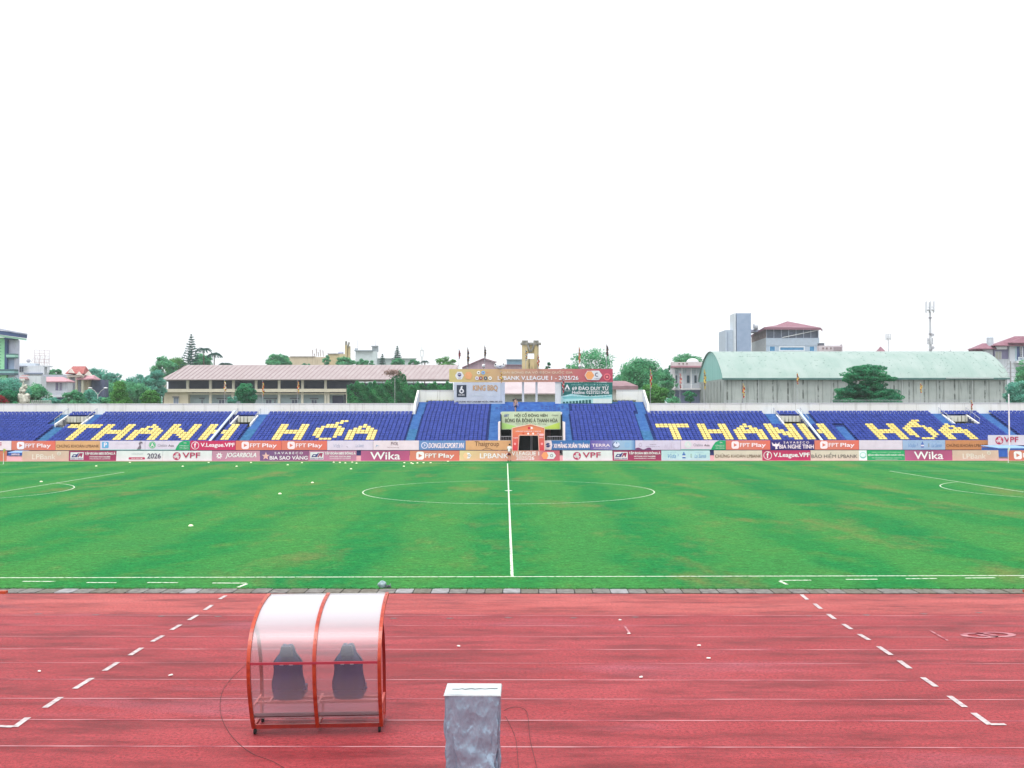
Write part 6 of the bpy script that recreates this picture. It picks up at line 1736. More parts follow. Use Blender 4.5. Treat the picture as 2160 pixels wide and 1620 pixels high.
class Bld:
    def __init__(s, name, label, cat, px, Y, group='buildings beyond the stand'):
        s.Y = Y; s.root = empty(name, (at(px, 800, Y).x, Y, 0), label, cat, group)
    cap = 2.2
    def box(s, part, px0, px1, pt, pb, m, d0=0.0, d1=8.0, parent=None, ground=False):
        if s.cap: d1 = min(d1, d0 + s.cap)
        x0, zt = PX(px0, pt, s.Y); x1, zb = PX(px1, pb, s.Y)
        b = MB(); b.box(x0, x1, s.Y + d0, s.Y + d1, 0 if ground else zb, zt, m)
        return b.build(part, parent or s.root)
    def win(s, px0, px1, pt, pb, m=None, fr=None, d=-.06, part='window', mull=1):
        x0, zt = PX(px0, pt, s.Y); x1, zb = PX(px1, pb, s.Y)
        f = MB(); t = max(.05, (x1 - x0) * .05); fm = fr or flat((.6, .62, .62))
        f.box(x0, x1, s.Y + d - .05, s.Y + d + .05, zt - t, zt, fm); f.box(x0, x1, s.Y + d - .05, s.Y + d + .05, zb, zb + t, fm)
        f.box(x0, x0 + t, s.Y + d - .05, s.Y + d + .05, zb + t, zt - t, fm); f.box(x1 - t, x1, s.Y + d - .05, s.Y + d + .05, zb + t, zt - t, fm)
        for k in range(mull):
            xm = x0 + (x1 - x0) * (k + 1) / (mull + 1); f.box(xm - t / 2, xm + t / 2, s.Y + d - .05, s.Y + d + .05, zb + t, zt - t, fm)
        o = f.build(part, s.root); g = MB(); g.box(x0 + t * .5, x1 - t * .5, s.Y + d + .0, s.Y + d + .03, zb + t * .5, zt - t * .5, m or glass_d); g.build('pane', o)
    def poly3(s, part, faces, m):                   # faces: lists of (px, py, depth offset)
        b = MB()
        for f in faces:
            b.poly([Vector(at(x, y, s.Y + d)) for x, y, d in f], m)
        return b.build(part, s.root)
    def ridge(s, part, px0, px1, pe, pr_, m, d0=-.8, d1=9.0, hip0=0, hip1=0, th=.18):
        if s.cap: d1 = min(d1, d0 + 4)
        """pitched roof: eave row pe, ridge row pr_, both in the photograph, gable ends or hips"""
        x0, ze = PX(px0, pe, s.Y + d0); x1, _ = PX(px1, pe, s.Y + d0); dm = (d0 + d1) / 2
        _, zr = PX(px0, pr_, s.Y + dm); k = (s.Y + d0) / F
        a, b_, c, d = (x0, s.Y + d0, ze), (x1, s.Y + d0, ze), (x1, s.Y + d1, ze), (x0, s.Y + d1, ze)
        r0, r1 = (x0 + hip0 * k, s.Y + dm, zr), (x1 - hip1 * k, s.Y + dm, zr)
        lo = lambda p: (p[0], p[1], p[2] - th)
        mb = MB()
        mb.poly([a, b_, r1, r0], m); mb.poly([c, d, r0, r1], m); mb.poly([d, a, r0], m); mb.poly([b_, c, r1], m)
        mb.poly([lo(a), lo(b_), b_, a], m); mb.poly([lo(b_), lo(c), c, b_], m); mb.poly([lo(d), lo(a), a, d], m); mb.poly([lo(a), lo(d), lo(c), lo(b_)], m); mb.poly([lo(c), lo(d), d, c], m)
        return mb.build(part, s.root)
# --- long veranda building with the pink roof
YV = 250
B = Bld('veranda_building', 'long two-level building with pink sheet roof and open veranda, left of the stand middle', 'building', 640, YV)
B.cap = 0
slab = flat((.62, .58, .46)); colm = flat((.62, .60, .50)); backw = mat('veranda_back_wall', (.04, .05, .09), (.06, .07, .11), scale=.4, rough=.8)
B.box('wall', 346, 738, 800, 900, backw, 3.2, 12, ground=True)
B.box('lower_wall', 396, 722, 829, 900, mat('pale_blue_wall', (.34, .44, .48), (.40, .50, .54), scale=.5, rough=.8), 1.8, 3.19, ground=True)
B.box('end_wall', 346, 396, 827, 900, creamb, 0.05, 3.18, ground=True)
B.box('slab', 332, 731, 820.5, 827, slab, -.9, 3.15); B.box('slab', 396, 731, 829.5, 832.0, slab, -.1, .2)
for px in (347, 395, 443, 491.5, 539.5, 588, 637.5, 686): B.box('column', px - 2, px + 3, 800, 820.3, colm, 0, .5); 
for px in (443, 490, 588, 637, 686, 692, 732): B.box('column', px - 2, px + 2.6, 827.2, 900, colm, 0, .5, ground=True)
for a, b_ in ((366, 377),): B.win(a, b_, 838.5, 856, flat((.25, .30, .40)), flat((.66, .68, .70)), d=-.02, part='door'); B.box('canopy', a - 1, b_ + 1, 836.5, 838.2, backw, -.5, .02)
for a, b_ in ((457, 470), (557, 570), (612, 625), (654, 666), (420, 424), (575, 578)):
    o = B.win(a, b_, 843, 860, flat((.10, .12, .18)), flat((.60, .66, .68)), d=1.7, part='door')
    B.box('canopy', a - 3, b_ + 3, 839.5, 841, flat((.12, .12, .14)), 1.2, 1.79)
B.box('dark_bay', 699, 722, 835, 900, flat((.05, .06, .11)), 1.6, 1.79, ground=True)
B.ridge('roof', 339, 962, 800, 770, pinkroof, d0=-1.6, d1=13, hip0=36)
rb = MB()                                           # raised seams of the sheet roof, in a darker metal
for k in range(58):
    px = 352 + k * 10.4
    x0, ze = PX(px, 799.6, YV - 1.6); x1, zr = PX(px + 0, 770, YV + 5.7)
    rb.bar((x0, YV - 1.4, ze + .10), (x0 + 2.3, YV + 5.4, zr - .12), .10, .10, mat('dark_seam_metal', (.27, .19, .20), rough=.6))
rb.build('roof_seam', B.root)
# ivy-covered wing
rng = np.random.default_rng(5); YI = 200
root = empty('ivy_wall', (at(830, 820, YI).x, YI, 0), 'tall wall completely covered in dark green ivy under the pink roof', 'ivy wall')
x0, _ = PX(732, 800, YI); x1, zt = PX(955, 812, YI); _, zt2 = PX(732, 803, YI)
b = MB(); b.box(x0, x1, YI + .2, YI + 1.2, 0, zt2 - .5, mat('ivy_wall_render', (.03, .05, .05), rough=.9)); b.build('wall', root)
n_ = 26000
u = rng.uniform(0, 1, n_); X = x0 + (x1 - x0) * u; top = np.where(u < .40, zt2 - .5, zt2 + .0) + .35 * np.sin(X * 2.1) + .25 * np.sin(X * 5.3)
bump = np.exp(-((u - .49) / .055) ** 2) * 1.9
top = top + bump - (u > .56) * .65
Z = 5.0 + (top - 5.0) * rng.uniform(0, 1, n_) ** .9
thin = rng.uniform(0, 1, n_) < np.clip(.42 + (u * 2.6), 0, 1)
depth = .35 * np.sin(X * .9) * np.sin(Z * 1.3) + .25 * np.sin(X * 2.7 + Z * 2.2)
P = np.stack([X, YI - .15 + depth * .8 + rng.normal(0, .14, n_), Z], 1)[thin]
crown_mesh('ivy', leaves(P, np.tile([0, -1.0, .5], (len(P), 1)), .30, rng, G_IVY), G_IVY, root, root.location)
b = MB(); a = at(833, 800, YI - 1.2); b.tube((a.x, YI - 1.2, 0), (a.x, YI - 1.2, a.z + .3), .04, flat((.5, .55, .55)), n=6); b.build('drain_pipe', root)
dead = mat('dry_vine', (.20, .12, .10), (.28, .18, .14), scale=8, rough=.95)
pt = at(828, 786, YI - .5); n2 = 700
P = np.stack([pt.x + rng.normal(-.1, .75, n2), np.full(n2, YI - .6) + rng.normal(0, .2, n2), pt.z + rng.normal(0, .30, n2)], 1)
crown_mesh('dry_vine', leaves(P, np.tile([0, -1.0, .5], (n2, 1)), .26, rng, dead), dead, root, root.location)

# --- hall behind the open bays of the middle section
YH = 185
B = Bld('hall_building', 'low hall with pale pink roof and slatted white wall seen between the columns', 'building', 1118, YH)
B.cap = 0
B.box('wall', 1040, 1210, 829, 900, flat((.50, .54, .50)), .3, 8, ground=True)
b = MB()
for k in range(60):
    x, z = PX(1062 + k * 2.1, 833, YH); b.box(x, x + .07, YH + .18, YH + .26, 4.5, z, flat((.66, .68, .62)))
b.build('slat', B.root); B.box('slat_rail', 1060, 1190, 831, 833, flat((.70, .72, .68)), .1, .28)
B.ridge('roof', 1030, 1220, 829.5, 800, mat('pale_pink_roof', (.40, .33, .35), (.45, .38, .40), scale=.5, rough=.6), d0=-1, d1=12)
B.win(1081, 1101, 841.5, 846, flat((.06, .07, .09)), flat((.08, .09, .1)), d=-.3, part='air_conditioner')
# purple gable behind the banner
B = Bld('purple_gable_hall', 'hall with purple sheet gable rising above the left of the long banner', 'building', 1040, 215)
pur = mat('purple_sheet', (.34, .24, .29), (.40, .29, .34), scale=.8, rough=.6, stretch=(3, 1, .1))
x0, z0 = PX(975, 777, 215); x1, _ = PX(1105, 777, 215); xm, zr = PX(1020.5, 757, 215); xe, ze = PX(1066, 769.5, 215); x3, z3 = PX(975, 776, 215)
b = MB(); b.prism([(x0, 0), (x1, 0), (x1, ze - .15), (xe, ze - .15), (xm, zr), (x3, z3)], 215, 235, pur); b.build('wall', B.root)
b = MB(); b.bar((x3, 214.9, z3 + .08), (xm, 214.9, zr + .1), .5, .16, redroof, up=(0, 0, 1)); b.bar((xm, 214.9, zr + .1), (xe, 214.9, ze), .5, .16, redroof); b.bar((xe, 214.9, ze - .05), (x1, 214.9, ze - .05), .5, .16, redroof); b.build('roof_edge', B.root)
B = Bld('blue_glass_block', 'small flat blue-grey block left of the tower', 'building', 1085, 300)
B.box('wall', 1069, 1101, 759, 790, mat('blue_grey_panel', (.14, .26, .36), (.18, .30, .40), scale=.8, rough=.4), 0, 8, ground=True); B.box('roof', 1068, 1102, 757.5, 759, flat((.35, .45, .52)), -.3, 8.3)
# pavilion with purple-brown roof right of the teal banner
B = Bld('roof_pavilion', 'pavilion with brown hipped roof right of the teal banner', 'pavilion', 1312, 150)
B.box('wall', 1283, 1344, 821, 900, cream, .4, 5, ground=True)
B.ridge('roof', 1276, 1346, 814, 803.5, mat('brown_pavilion_roof', (.22, .13, .15), (.28, .18, .20), scale=1.2, rough=.7), d0=-1.0, d1=6, hip0=10, hip1=24, th=.55)
b = MB(); pm_ = flat((.28, .30, .32))
for p0, p1 in (((1313, 824), (1326, 846)), ((1326, 822), (1331, 838)), ((1331, 838), (1327, 846)), ((1316, 822), (1321, 838))):
    b.tube(at(*p0, 149.8), at(*p1, 149.8), .07, pm_, n=6)
b.build('pipe', B.root)

# --- narrow balcony house
YN = 225
B = Bld('balcony_house', 'narrow white house with balcony and pink roof terrace left of the hangar', 'house', 1448, YN)
B.box('wall', 1419, 1484, 776, 900, whiteb, 1.2, 12, ground=True)
B.box('side_pillar', 1418, 1424, 772, 851, flat((.62, .60, .62)), -.2, 1.19); 
B.box('roof_terrace', 1417, 1488, 764, 772, flat((.62, .54, .56)), -.6, 12); B.box('roof_edge', 1416, 1489, 772, 775.5, flat((.40, .20, .24)), -.8, 12)
for px in (1431.5, 1440, 1448): B.win(px - 1.6, px + 1.6, 765.5, 769.5, flat((.22, .12, .12)), flat((.5, .4, .4)), d=-.66, mull=0)
B.box('floor_slab', 1418, 1488, 819, 822, flat((.66, .64, .66)), -1.4, 1.19)
for a, c in ((1425, 1433), (1441, 1450), (1459, 1470), (1472, 1480)): B.win(a, c, 778, 788, flat((.42, .50, .54)), flat((.7, .72, .74)), d=1.1)
for a, c in ((1426, 1431), (1450, 1457), (1466, 1472)): B.win(a, c, 791, 808, glass_d, flat((.66, .66, .68)), d=1.1, part='door', mull=0)
for px in (1438.5, 1458): B.box('column', px - 1, px + 1, 776, 818.8, flat((.7, .7, .72)), -.1, .2)
b = MB(); x0, z0 = PX(1420, 818.5, YN - 1.3); x1, z1 = PX(1484, 812, YN - 1.3)
b.path([(x0, YN - 1.3, z1), (x1, YN - 1.3, z1)], .05, flat((.6, .6, .62)))
for k in range(22): x = x0 + (x1 - x0) * k / 21; b.tube((x, YN - 1.3, z0), (x, YN - 1.3, z1), .03, flat((.6, .6, .62)), n=4)
b.build('balcony_railing', B.root)
B.box('shutter', 1420, 1484, 823, 900, mat('blue_shutter', (.20, .24, .42), (.26, .30, .48), scale=1, rough=.6, stretch=(9, 1, .2)), .9, 1.19, ground=True)
tree(1427, 808, 12, 10, YN - 1.8, G_MID, 'potted shrub on the balcony of the narrow house', clumps=8, per=60, seed=50, leaf=.22, name='potted_plant', cat='plant', trunk=False, group=None)
b = MB(); x, z = PX(1461, 762, YN + 4); b.sphere((x, YN + 4, z - .2), 1.1, flat((.66, .66, .68)), 12, 8, (1.3, 1, .8)); b.build('water_tank', B.root)

# --- hangar
YG = 200.0; YG2 = 225.0
root = empty('hangar', (at(1820, 800, YG).x, YG, 0), 'long grey concrete hangar with pale green arched roof right of centre', 'hangar')
gx0 = at(1527, 800, YG).x; gx1 = at(2124, 800, YG).x; zeave = at(1800, 798, YG).z
zr = at(1800, 741.5, (YG + YG2) / 2).z
gw = streak_wall('hangar_grey_concrete', (.32, .365, .355), (.40, .44, .43), (.07, .08, .075), joint=3.02, stain=.85, jw=.11)
b = MB(); b.box(gx0, gx1, YG, YG2, 0, zeave - .05, gw); b.build('wall', root)
rib_m = streak_wall('hangar_rib_stained', (.22, .25, .24), (.30, .33, .32), (.05, .055, .05), stain=1.0)
xx = gx0 + 1.5; b = MB()
while xx < gx1 - .5:
    b.box(xx - .11, xx + .11, YG - .10, YG - .003, 0, zeave - .35, rib_m); xx += 3.02
b.build('wall_rib', root)
b = MB()
for k in range(1, 8): b.box(gx0 - .10, gx0 - .003, YG + k * 3.1 - .11, YG + k * 3.1 + .11, 0, zeave - .4, rib_m)
b.build('wall_rib', root)
gr = mat('pale_green_roof_sheet', (.24, .335, .305), (.30, .38, .355), scale=.35, rough=.55, stretch=(1, .35, 1))
NA = 28
arcp = []
for i in range(NA + 1):
    t = i / NA; a = math.pi * t
    y = (YG - .5) + (YG2 - YG + 1.0) * t
    z = zeave + (zr - zeave) * (math.sin(a) ** .78)
    arcp.append((y, z))
b = MB(); vs = [(gx0 - .35, y, z) for y, z in arcp] + [(gx1 + .35, y, z) for y, z in arcp]
b.mesh(vs, [(i, i + 1, NA + 2 + i, NA + 1 + i) for i in range(NA)], gr)
ro = b.build('roof', root, smooth=True)
b = MB()
nrb = 40
for k in range(nrb + 1):
    x = gx0 - .3 + (gx1 - gx0 + .6) * k / nrb
    for i in range(0, NA):
        b.bar((x, arcp[i][0], arcp[i][1] + .005), (x, arcp[i + 1][0], arcp[i + 1][1] + .005), .12, .02, gr)
rng_ = random.Random(8)
for k in range(150):
    i = rng_.randint(1, 11); x = rng_.uniform(gx0, gx1); y, z = arcp[i]
    b.box(x, x + .14, y, y + .1, z + .02, z + .10, mat('roof_fixing', (.18, .28, .26), rough=.7))
b.build('roof_rib', root)
for gx, s in ((gx0 - .02, -1), (gx1 + .02, 1)):
    b = MB(); pts = [(gx, y, z - .06) for y, z in arcp]; b.poly(pts, mat('teal_gable_sheet', (.22, .50, .46), (.28, .58, .54), scale=.5, rough=.6, stretch=(1, 4, .2))); 
    b.build('gable', root)
b = MB(); b.bar((gx0 - .4, YG - .42, zeave - .12), (gx1 + .4, YG - .42, zeave - .12), .35, .36, mat('dark_green_gutter', (.05, .13, .13), (.07, .17, .16), scale=1, rough=.6)); b.build('gutter', root)
b = MB(); b.bar((gx0 + 44, YG - .66, zeave + .05), (gx1 - 3.0, YG - .66, zeave + .02), .1, .22, flat((.5, .58, .58))); b.build('gutter_patch', root)
for px in (1529, 1600, 1676, 1755, 1903, 1978, 2051, 2121):
    x = at(px, 800, YG - .2).x; b = MB(); b.tube((x, YG - .16, 0), (x, YG - .16, zeave - .3), .11, flat((.42, .46, .46)), n=8); b.build('downpipe', root)

# railings on top of the wing parapet behind the hangar side
o = empty('parapet_fence', W(40, yw + .3, 5.5), 'thin grey rail fence along the top of the right parapet', 'fence', rz=-TH)
u0, _ = su(1527, 850, yw + .3); u1, _ = su(2122, 850, yw + .3); zt = su(1800, 844, yw + .3)[1] - 5.5
b = MB(); nb = 200
for k in range(nb): x = (u0 - 40) + (u1 - u0) * k / (nb - 1); b.tube((x, 0, 0), (x, 0, zt), .010, pipe, n=4, cap=False)
b.build('bar', o, local=True)
b = MB(); b.tube((u0 - 40, 0, zt), (u1 - 40, 0, zt), .018, pipe, n=5); b.tube((u0 - 40, 0, .55), (u1 - 40, 0, .55), .014, pipe, n=5); b.build('rail', o, local=True)

# --- office block with lift tower and red pavilion roof
YO = 320
B = Bld('office_block', 'grey-blue office block with lift tower and dark red hipped roof behind the hangar', 'building', 1640, YO)
B.cap = 0
B.box('rear_wall', 1533, 1555, 695, 900, flat((.44, .52, .62)), 2, 12, ground=True); B.box('rear_wall', 1537, 1538.5, 700, 742, flat((.24, .30, .42)), 1.8, 1.99)
B.box('lift_tower', 1553, 1585, 661, 900, greyb, -.5, 6, ground=True); B.box('lift_tower_side', 1548.5, 1553, 661, 900, flat((.62, .68, .74)), -.4, 6, ground=True)
for px in (1553.5, 1584): B.box('lightning_rod', px - .3, px + .3, 658, 661, pipe, 0, .2)
B.box('wall', 1616, 1728, 713, 900, flat((.40, .50, .62)), 0, 16, ground=True)
x0, _ = PX(1585, 700, YO + 14); x1, _ = PX(1616, 700, YO)
b = MB(); zb_, zt_ = PX(0, 724, YO + 14)[1], PX(0, 713, YO)[1]
b.hexa([(x1, YO + .02, 0), (x1 + .02, YO + .03, 0), (x0 + .1, YO + 14, 0), (x0, YO + 14, 0), (x1, YO + .02, zt_), (x1 + .02, YO + .03, zt_), (x0 + .1, YO + 14, zb_), (x0, YO + 14, zb_)], flat((.52, .54, .54))); b.build('side_wall', B.root)
b = MB(); z2, z3 = PX(0, 707, YO + 14)[1], PX(0, 694, YO)[1]
b.hexa([(x1, YO + .01, zt_), (x1 + .02, YO + .02, zt_), (x0 + .1, YO + 14, zb_), (x0, YO + 14, zb_), (x1, YO + .01, z3), (x1 + .02, YO + .02, z3), (x0 + .1, YO + 14, z2), (x0, YO + 14, z2)], mat('rusty_mesh', (.18, .12, .12), (.30, .22, .20), scale=1.2, rough=.8)); b.build('side_screen', B.root)
B.box('open_top_floor', 1616.5, 1727, 694.5, 712.8, mat('dark_open_floor', (.07, .09, .13), (.12, .14, .20), scale=.6, rough=.6), .3, 15)
for k in range(8): px = 1617 + k * 15.6; B.box('top_column', px - .7, px + .7, 694.5, 712.8, flat((.35, .40, .50)), .0, .29)
b = MB(); p0, p1 = at(1650, 712, YO - .3), at(1727, 696, YO - .3); b.bar(p0, p1, .2, .22, flat((.74, .76, .78)), up=(0, 1, 0)); b.build('stair_rail', B.root)
b = MB(); e0, e1, m0, m1, rg = at(1612, 690, YO - 1), at(1731, 691, YO - 1), at(1584, 707, YO + 14), at(1735, 695, YO + 15), at(1661, 677.5, YO + 7)
lr, rr2 = at(1637, 686, YO + 4), at(1693, 686, YO + 4)
b.poly([e0, e1, rr2, rg, lr], redroof); b.poly([e1, m1, rg, rr2], redroof); b.poly([e0, lr, rg, m0], redroof)
dn = Vector((0, 0, -.75)); b.poly([e0 + dn, e1 + dn, e1, e0], mat('roof_fascia', (.22, .10, .14), rough=.7)); b.poly([m0 + dn, e0 + dn, e0, m0], mat('roof_fascia', (.22, .10, .14), rough=.7)); b.poly([e1 + dn, m1 + dn, m1, e1], mat('roof_fascia', (.22, .10, .14), rough=.7)); b.build('roof', B.root)
for a, c in ((1623, 1635), (1643, 1698), (1707, 1718)): B.win(a, c, 730, 741, glass_b, flat((.66, .72, .78)), d=-.05, mull=0)
B.box('band', 1616, 1728, 713, 729, flat((.40, .48, .58)), -.12, -.01)
b = MB(); x, z = PX(1592, 689, YO + 5); b.tube((x - .3, YO + 5, z), (x + .9, YO + 5, z), 1.0, flat((.55, .58, .62)), n=12); b.build('water_tank', B.root)
B.box('rear_roof', 1584, 1612, 692, 697, flat((.36, .38, .50)), 6, 12)
B = Bld('pink_terrace_house', 'low pinkish rooftop with vents right of the office block', 'house', 1752, 300)
B.box('wall', 1728, 1779, 729, 900, flat((.56, .50, .54)), 0, 8, ground=True)
for px in (1736, 1744, 1752.5): B.win(px - 1.8, px + 1.8, 732.5, 737, flat((.20, .12, .14)), flat((.45, .38, .4)), mull=0)
for py in (732, 735, 738): B.box('louvre', 1758, 1775, py, py + 1.2, flat((.35, .26, .30)), -.15, -.02)
B.box('water_tank', 1731, 1741, 723, 729, flat((.10, .11, .14)), 1, 3); B.box('chimney', 1777, 1779, 726, 729, flat((.4, .35, .38)), 1, 2)
B = Bld('red_spire_roof', 'tiny red pointed roof tip above the hangar roof, left of the tall mast', 'house', 1861, 380)
B.box('wall', 1854, 1868, 742, 900, flat((.5, .4, .4)), 0, 4, ground=True); B.ridge('roof', 1852, 1870, 743, 731, redroof, d0=-.4, d1=3, hip0=8.5, hip1=8.5)
B = Bld('dark_finial_roof', 'tiny dark roof tip with finial above the right part of the hangar roof', 'house', 2008, 380)
B.box('wall', 2002, 2014, 744, 900, flat((.4, .4, .4)), 0, 4, ground=True); B.ridge('roof', 2000, 2016, 744, 740, flat((.25, .22, .24)), d0=-.4, d1=3, hip0=7, hip1=7); B.box('finial', 2007.6, 2008.4, 737, 741, pipe, 1, 1.2)
# masts
def mast(px, pt, Y, label, big):
    p = at(px, pt, Y); root = empty('radio_mast', (p.x, Y, 0), label, 'radio mast', 'radio masts behind the hangar')
    b = MB(); r = .32 if big else .18; gm = flat((.50, .52, .56))
    b.tube((0, 0, 0), (0, 0, p.z * .62), r * 1.2, gm, r, n=10); b.tube((0, 0, p.z * .62), (0, 0, p.z - 1), r, gm, r * .5, n=10)
    zz = 8
    while zz < p.z - 3: b.tube((0, 0, zz), (0, 0, zz + .25), r * 1.35, flat((.28, .26, .3)), n=10); zz += 4
    b.build('shaft', root, local=True)
    k = 1.0 if big else .75
    for z0, rad, n_, h in ((p.z - 3.6 * k, 1.0 * k, 6, 2.8 * k), (p.z - 11.5 * k, .62 * k, 3, 1.6 * k)):
        a = MB(); a.tube((0, 0, z0 + h * .2), (0, 0, z0 + h * .26), rad, gm, n=12)
        for j in range(n_):
            t = 2 * math.pi * j / n_ + .3; x, y = rad * math.cos(t), rad * math.sin(t)
            a.box(x - .13, x + .13, y - .10, y + .10, z0, z0 + h, flat((.66, .68, .72))); a.tube((0, 0, z0 + h * .5), (x, y, z0 + h * .5), .05, gm, n=4)
        a.build('antenna_array', root, local=True)
    if big:
        a = MB()
        for s in (-1, 1): a.tube((0, 0, p.z * .66), (s * 9, 4, 0), .025, gm, n=4)
        a.build('guy_wire', root, local=True)
        a = MB()
        for z0, s in ((p.z - 9.2, 1), (p.z - 10.4, -1), (p.z - 12.4, 1)): a.tube((s * .45, -.2, z0), (s * .45, -.45, z0), .38, flat((.45, .46, .5)), n=12)
        a.build('dish', root, local=True)
mast(1961.5, 629, 250, 'tall grey radio mast with ring of panel antennas behind the hangar', True)
mast(1873.5, 700, 330, 'short thin radio mast left of the tall one', False)

# --- white tiled villa at the right edge
YW = 240
B = Bld('white_villa', 'white villa with purple-red roofs and balcony at the right picture edge', 'house', 2130, YW)
B.box('rear_wall', 2060, 2100, 733, 900, mat('dusky_red_sheet', (.24, .12, .18), (.30, .16, .22), scale=1, rough=.7), 2, 12, ground=True)
B.box('stair_tower', 2080, 2100, 731, 900, flat((.60, .62, .70)), .8, 1.99, ground=True)
B.box('wall', 2100, 2131, 757, 900, whiteb, .6, 12, ground=True)
B.box('upper_wall', 2099, 2131, 727, 756.8, mat('dusky_violet_wall', (.22, .20, .34), (.26, .24, .38), scale=1, rough=.7), .6, 12)
B.win(2101, 2115, 741, 758, flat((.46, .46, .42)), flat((.6, .6, .66)), d=.5)
B.box('awning', 2101, 2123, 731, 737, flat((.66, .66, .70)), -.4, .59)
B.box('front_wall', 2129, 2200, 722, 900, whiteb, 0, .58, ground=True)
B.win(2141, 2200, 728, 762, flat((.08, .12, .26)), flat((.45, .60, .66)), d=-.06, mull=3); B.box('white_panel', 2150.5, 2157.5, 731, 757, flat((.66, .68, .72)), -.25, -.13)
b = MB()
for k in range(5): x, z = PX(2154, 734 + k * 4.3, YW - .3); b.box(x - .16, x + .16, YW - .32, YW - .27, z - .17, z + .17, flat((.08, .08, .12)))
b.build('panel_mark', B.root)
B.box('balcony', 2138, 2200, 762, 766, flat((.72, .74, .78)), -1.6, -.13); B.win(2141, 2200, 753.5, 762, flat((.20, .30, .44)), flat((.5, .56, .62)), d=-1.5, part='balcony_railing', mull=5)
B.win(2141, 2175, 772, 783, glass_d, flat((.6, .64, .7)), d=-.06, mull=3); B.win(2141, 2175, 784, 806, glass_d, flat((.6, .64, .7)), d=-.06, mull=3)
B.ridge('roof', 2057, 2104, 735, 724, redroof, d0=-.2, d1=10, hip0=24, hip1=0); B.ridge('roof', 2098, 2230, 728, 709, redroof, d0=-1.2, d1=12, hip0=52, hip1=0)
B.ridge('gable_roof', 2129, 2230, 722.5, 706, redroof, d0=-1.6, d1=1.0, hip0=48, hip1=0)
b = MB(); x0, z0 = PX(2084, 731, YW + .9); x1, z1 = PX(2097, 712, YW + .9); xm = (x0 + x1) / 2
b.tube((xm, YW + 1.4, z0), (xm, YW + 1.4, z1), (x1 - x0) / 2, flat((.50, .56, .62)), n=16); b.tube((xm, YW + 1.4, z1), (xm, YW + 1.4, z1 + .35), (x1 - x0) / 2, flat((.5, .56, .62)), .25, n=16)
b.build('water_tank', B.root)
# utility pole near the villa
p = at(2131.5, 762, 190); root = empty('utility_pole', (p.x, 190, 0), 'thin dark utility pole with crossarms right of the hangar', 'utility pole')
b = MB(); b.tube((0, 0, 0), (0, 0, p.z), .16, board_back, .10); b.build('pole', root, local=True)
b = MB()
for k in range(6): b.bar((-.7, 0, p.z - .5 - k * .8), (.7, 0, p.z - .5 - k * .8), .07, .07, board_back)
b.build('crossarm', root, local=True)
b = MB()
for k in range(4):
    q = [Vector((-.5 - t * .9, 0, p.z - .6 - k * .9 - 1.2 * math.sin(math.pi * min(1, t / 2)) * .6)) for t in np.linspace(0, 2, 9)]
    b.path(q, .03, board_back, n=4)
b.build('wire', root, local=True)

# --- left side houses
YL = 175
B = Bld('green_building', 'tall building with lime green panels and dark blue roof band at the left edge', 'building', 5, YL)
lime = mat('lime_panel', (.26, .62, .36), (.32, .68, .42), scale=1, rough=.5); nb_ = flat((.06, .10, .22))
B.box('wall', -60, 12, 712, 900, lime, 0, 12, ground=True)
b = MB()
for k in range(14):
    x0, z = PX(-60, 722 + k * 6.6, YL); x1, _ = PX(12, 0, YL); b.box(x0, x1, YL - .05, YL - .01, z, z + .09, flat((.10, .30, .18)))
b.build('panel_joint', B.root)
B.box('corner_post', 11, 15.5, 712, 781, nb_, -.15, 3); B.box('rear_wall', 15.5, 27, 716, 900, flat((.54, .57, .70)), .4, 2.1, ground=True)
B.box('rear_lower_wall', 15.4, 27, 756, 785, greyb, .3, .39)
for pt, pb, m in ((746, 748.5, flat((.10, .22, .22))), (748.7, 753, flat((.36, .66, .56))), (753.2, 755.5, flat((.10, .22, .22)))): B.box('cornice', 14, 33, pt, pb, m, -.2, 1.0)
for pt, pb, m in ((779, 783, flat((.08, .16, .18))), (783.2, 787, flat((.24, .46, .46))), (787.2, 791, flat((.08, .14, .18)))): B.box('cornice', -60, 33, pt, pb, m, -.5, 1.0)
def slope_band(part, pl, pr0, m, dz, d0=-1.4):
    b = MB(); (xa, za), (xb, zb2) = PX(-60, pl, YL + d0), PX(40.5, pr0, YL + d0)
    b.hexa([(xa, YL + d0, za - dz), (xb, YL + d0, zb2 - dz), (xb, YL + 1.5, zb2 - dz), (xa, YL + 1.5, za - dz), (xa, YL + d0, za), (xb, YL + d0, zb2), (xb, YL + 1.5, zb2), (xa, YL + 1.5, za)], m); b.build(part, B.root)
slope_band('eave_band', 689, 702.5, nb_, .70); slope_band('soffit', 698, 712, flat((.40, .72, .56)), .32, -1.2); slope_band('roof', 682, 701, flat((.40, .43, .54)), .22, -1.5)
B.box('eave_underside', 14, 32, 714, 716.5, nb_, -1, 3)
B = Bld('white_flat_house', 'whitish flat-roofed house right of the green building', 'house', 60, 220)
B.box('wall', 29, 92, 771, 900, whiteb, 0, 9, ground=True); B.box('step', 29, 70, 766, 770.8, flat((.52, .58, .66)), 1, 8); B.box('frame', 92, 102, 771.5, 773.5, whiteb, 0, 4)
B.box('post', 100, 102, 773.6, 786, whiteb, 0, .6); B.win(41, 50, 774, 785, glass_d, flat((.5, .52, .6)), mull=1); B.box('canopy', 40, 58, 772, 773.5, flat((.16, .20, .28)), -.8, -.12)
B.box('ledge', 52, 90, 786.5, 789.5, flat((.20, .24, .34)), -.4, -.01); b = MB(); x, z = PX(60, 761, 222); b.sphere((x, 222, z), .45, flat((.4, .4, .44)), 10, 6); b.build('water_tank', B.root)
B = Bld('sign_lattice', 'thin rusty empty billboard lattice on the white flat-roofed house', 'billboard frame', 88, 226)
b = MB(); rs_ = flat((.50, .40, .42))
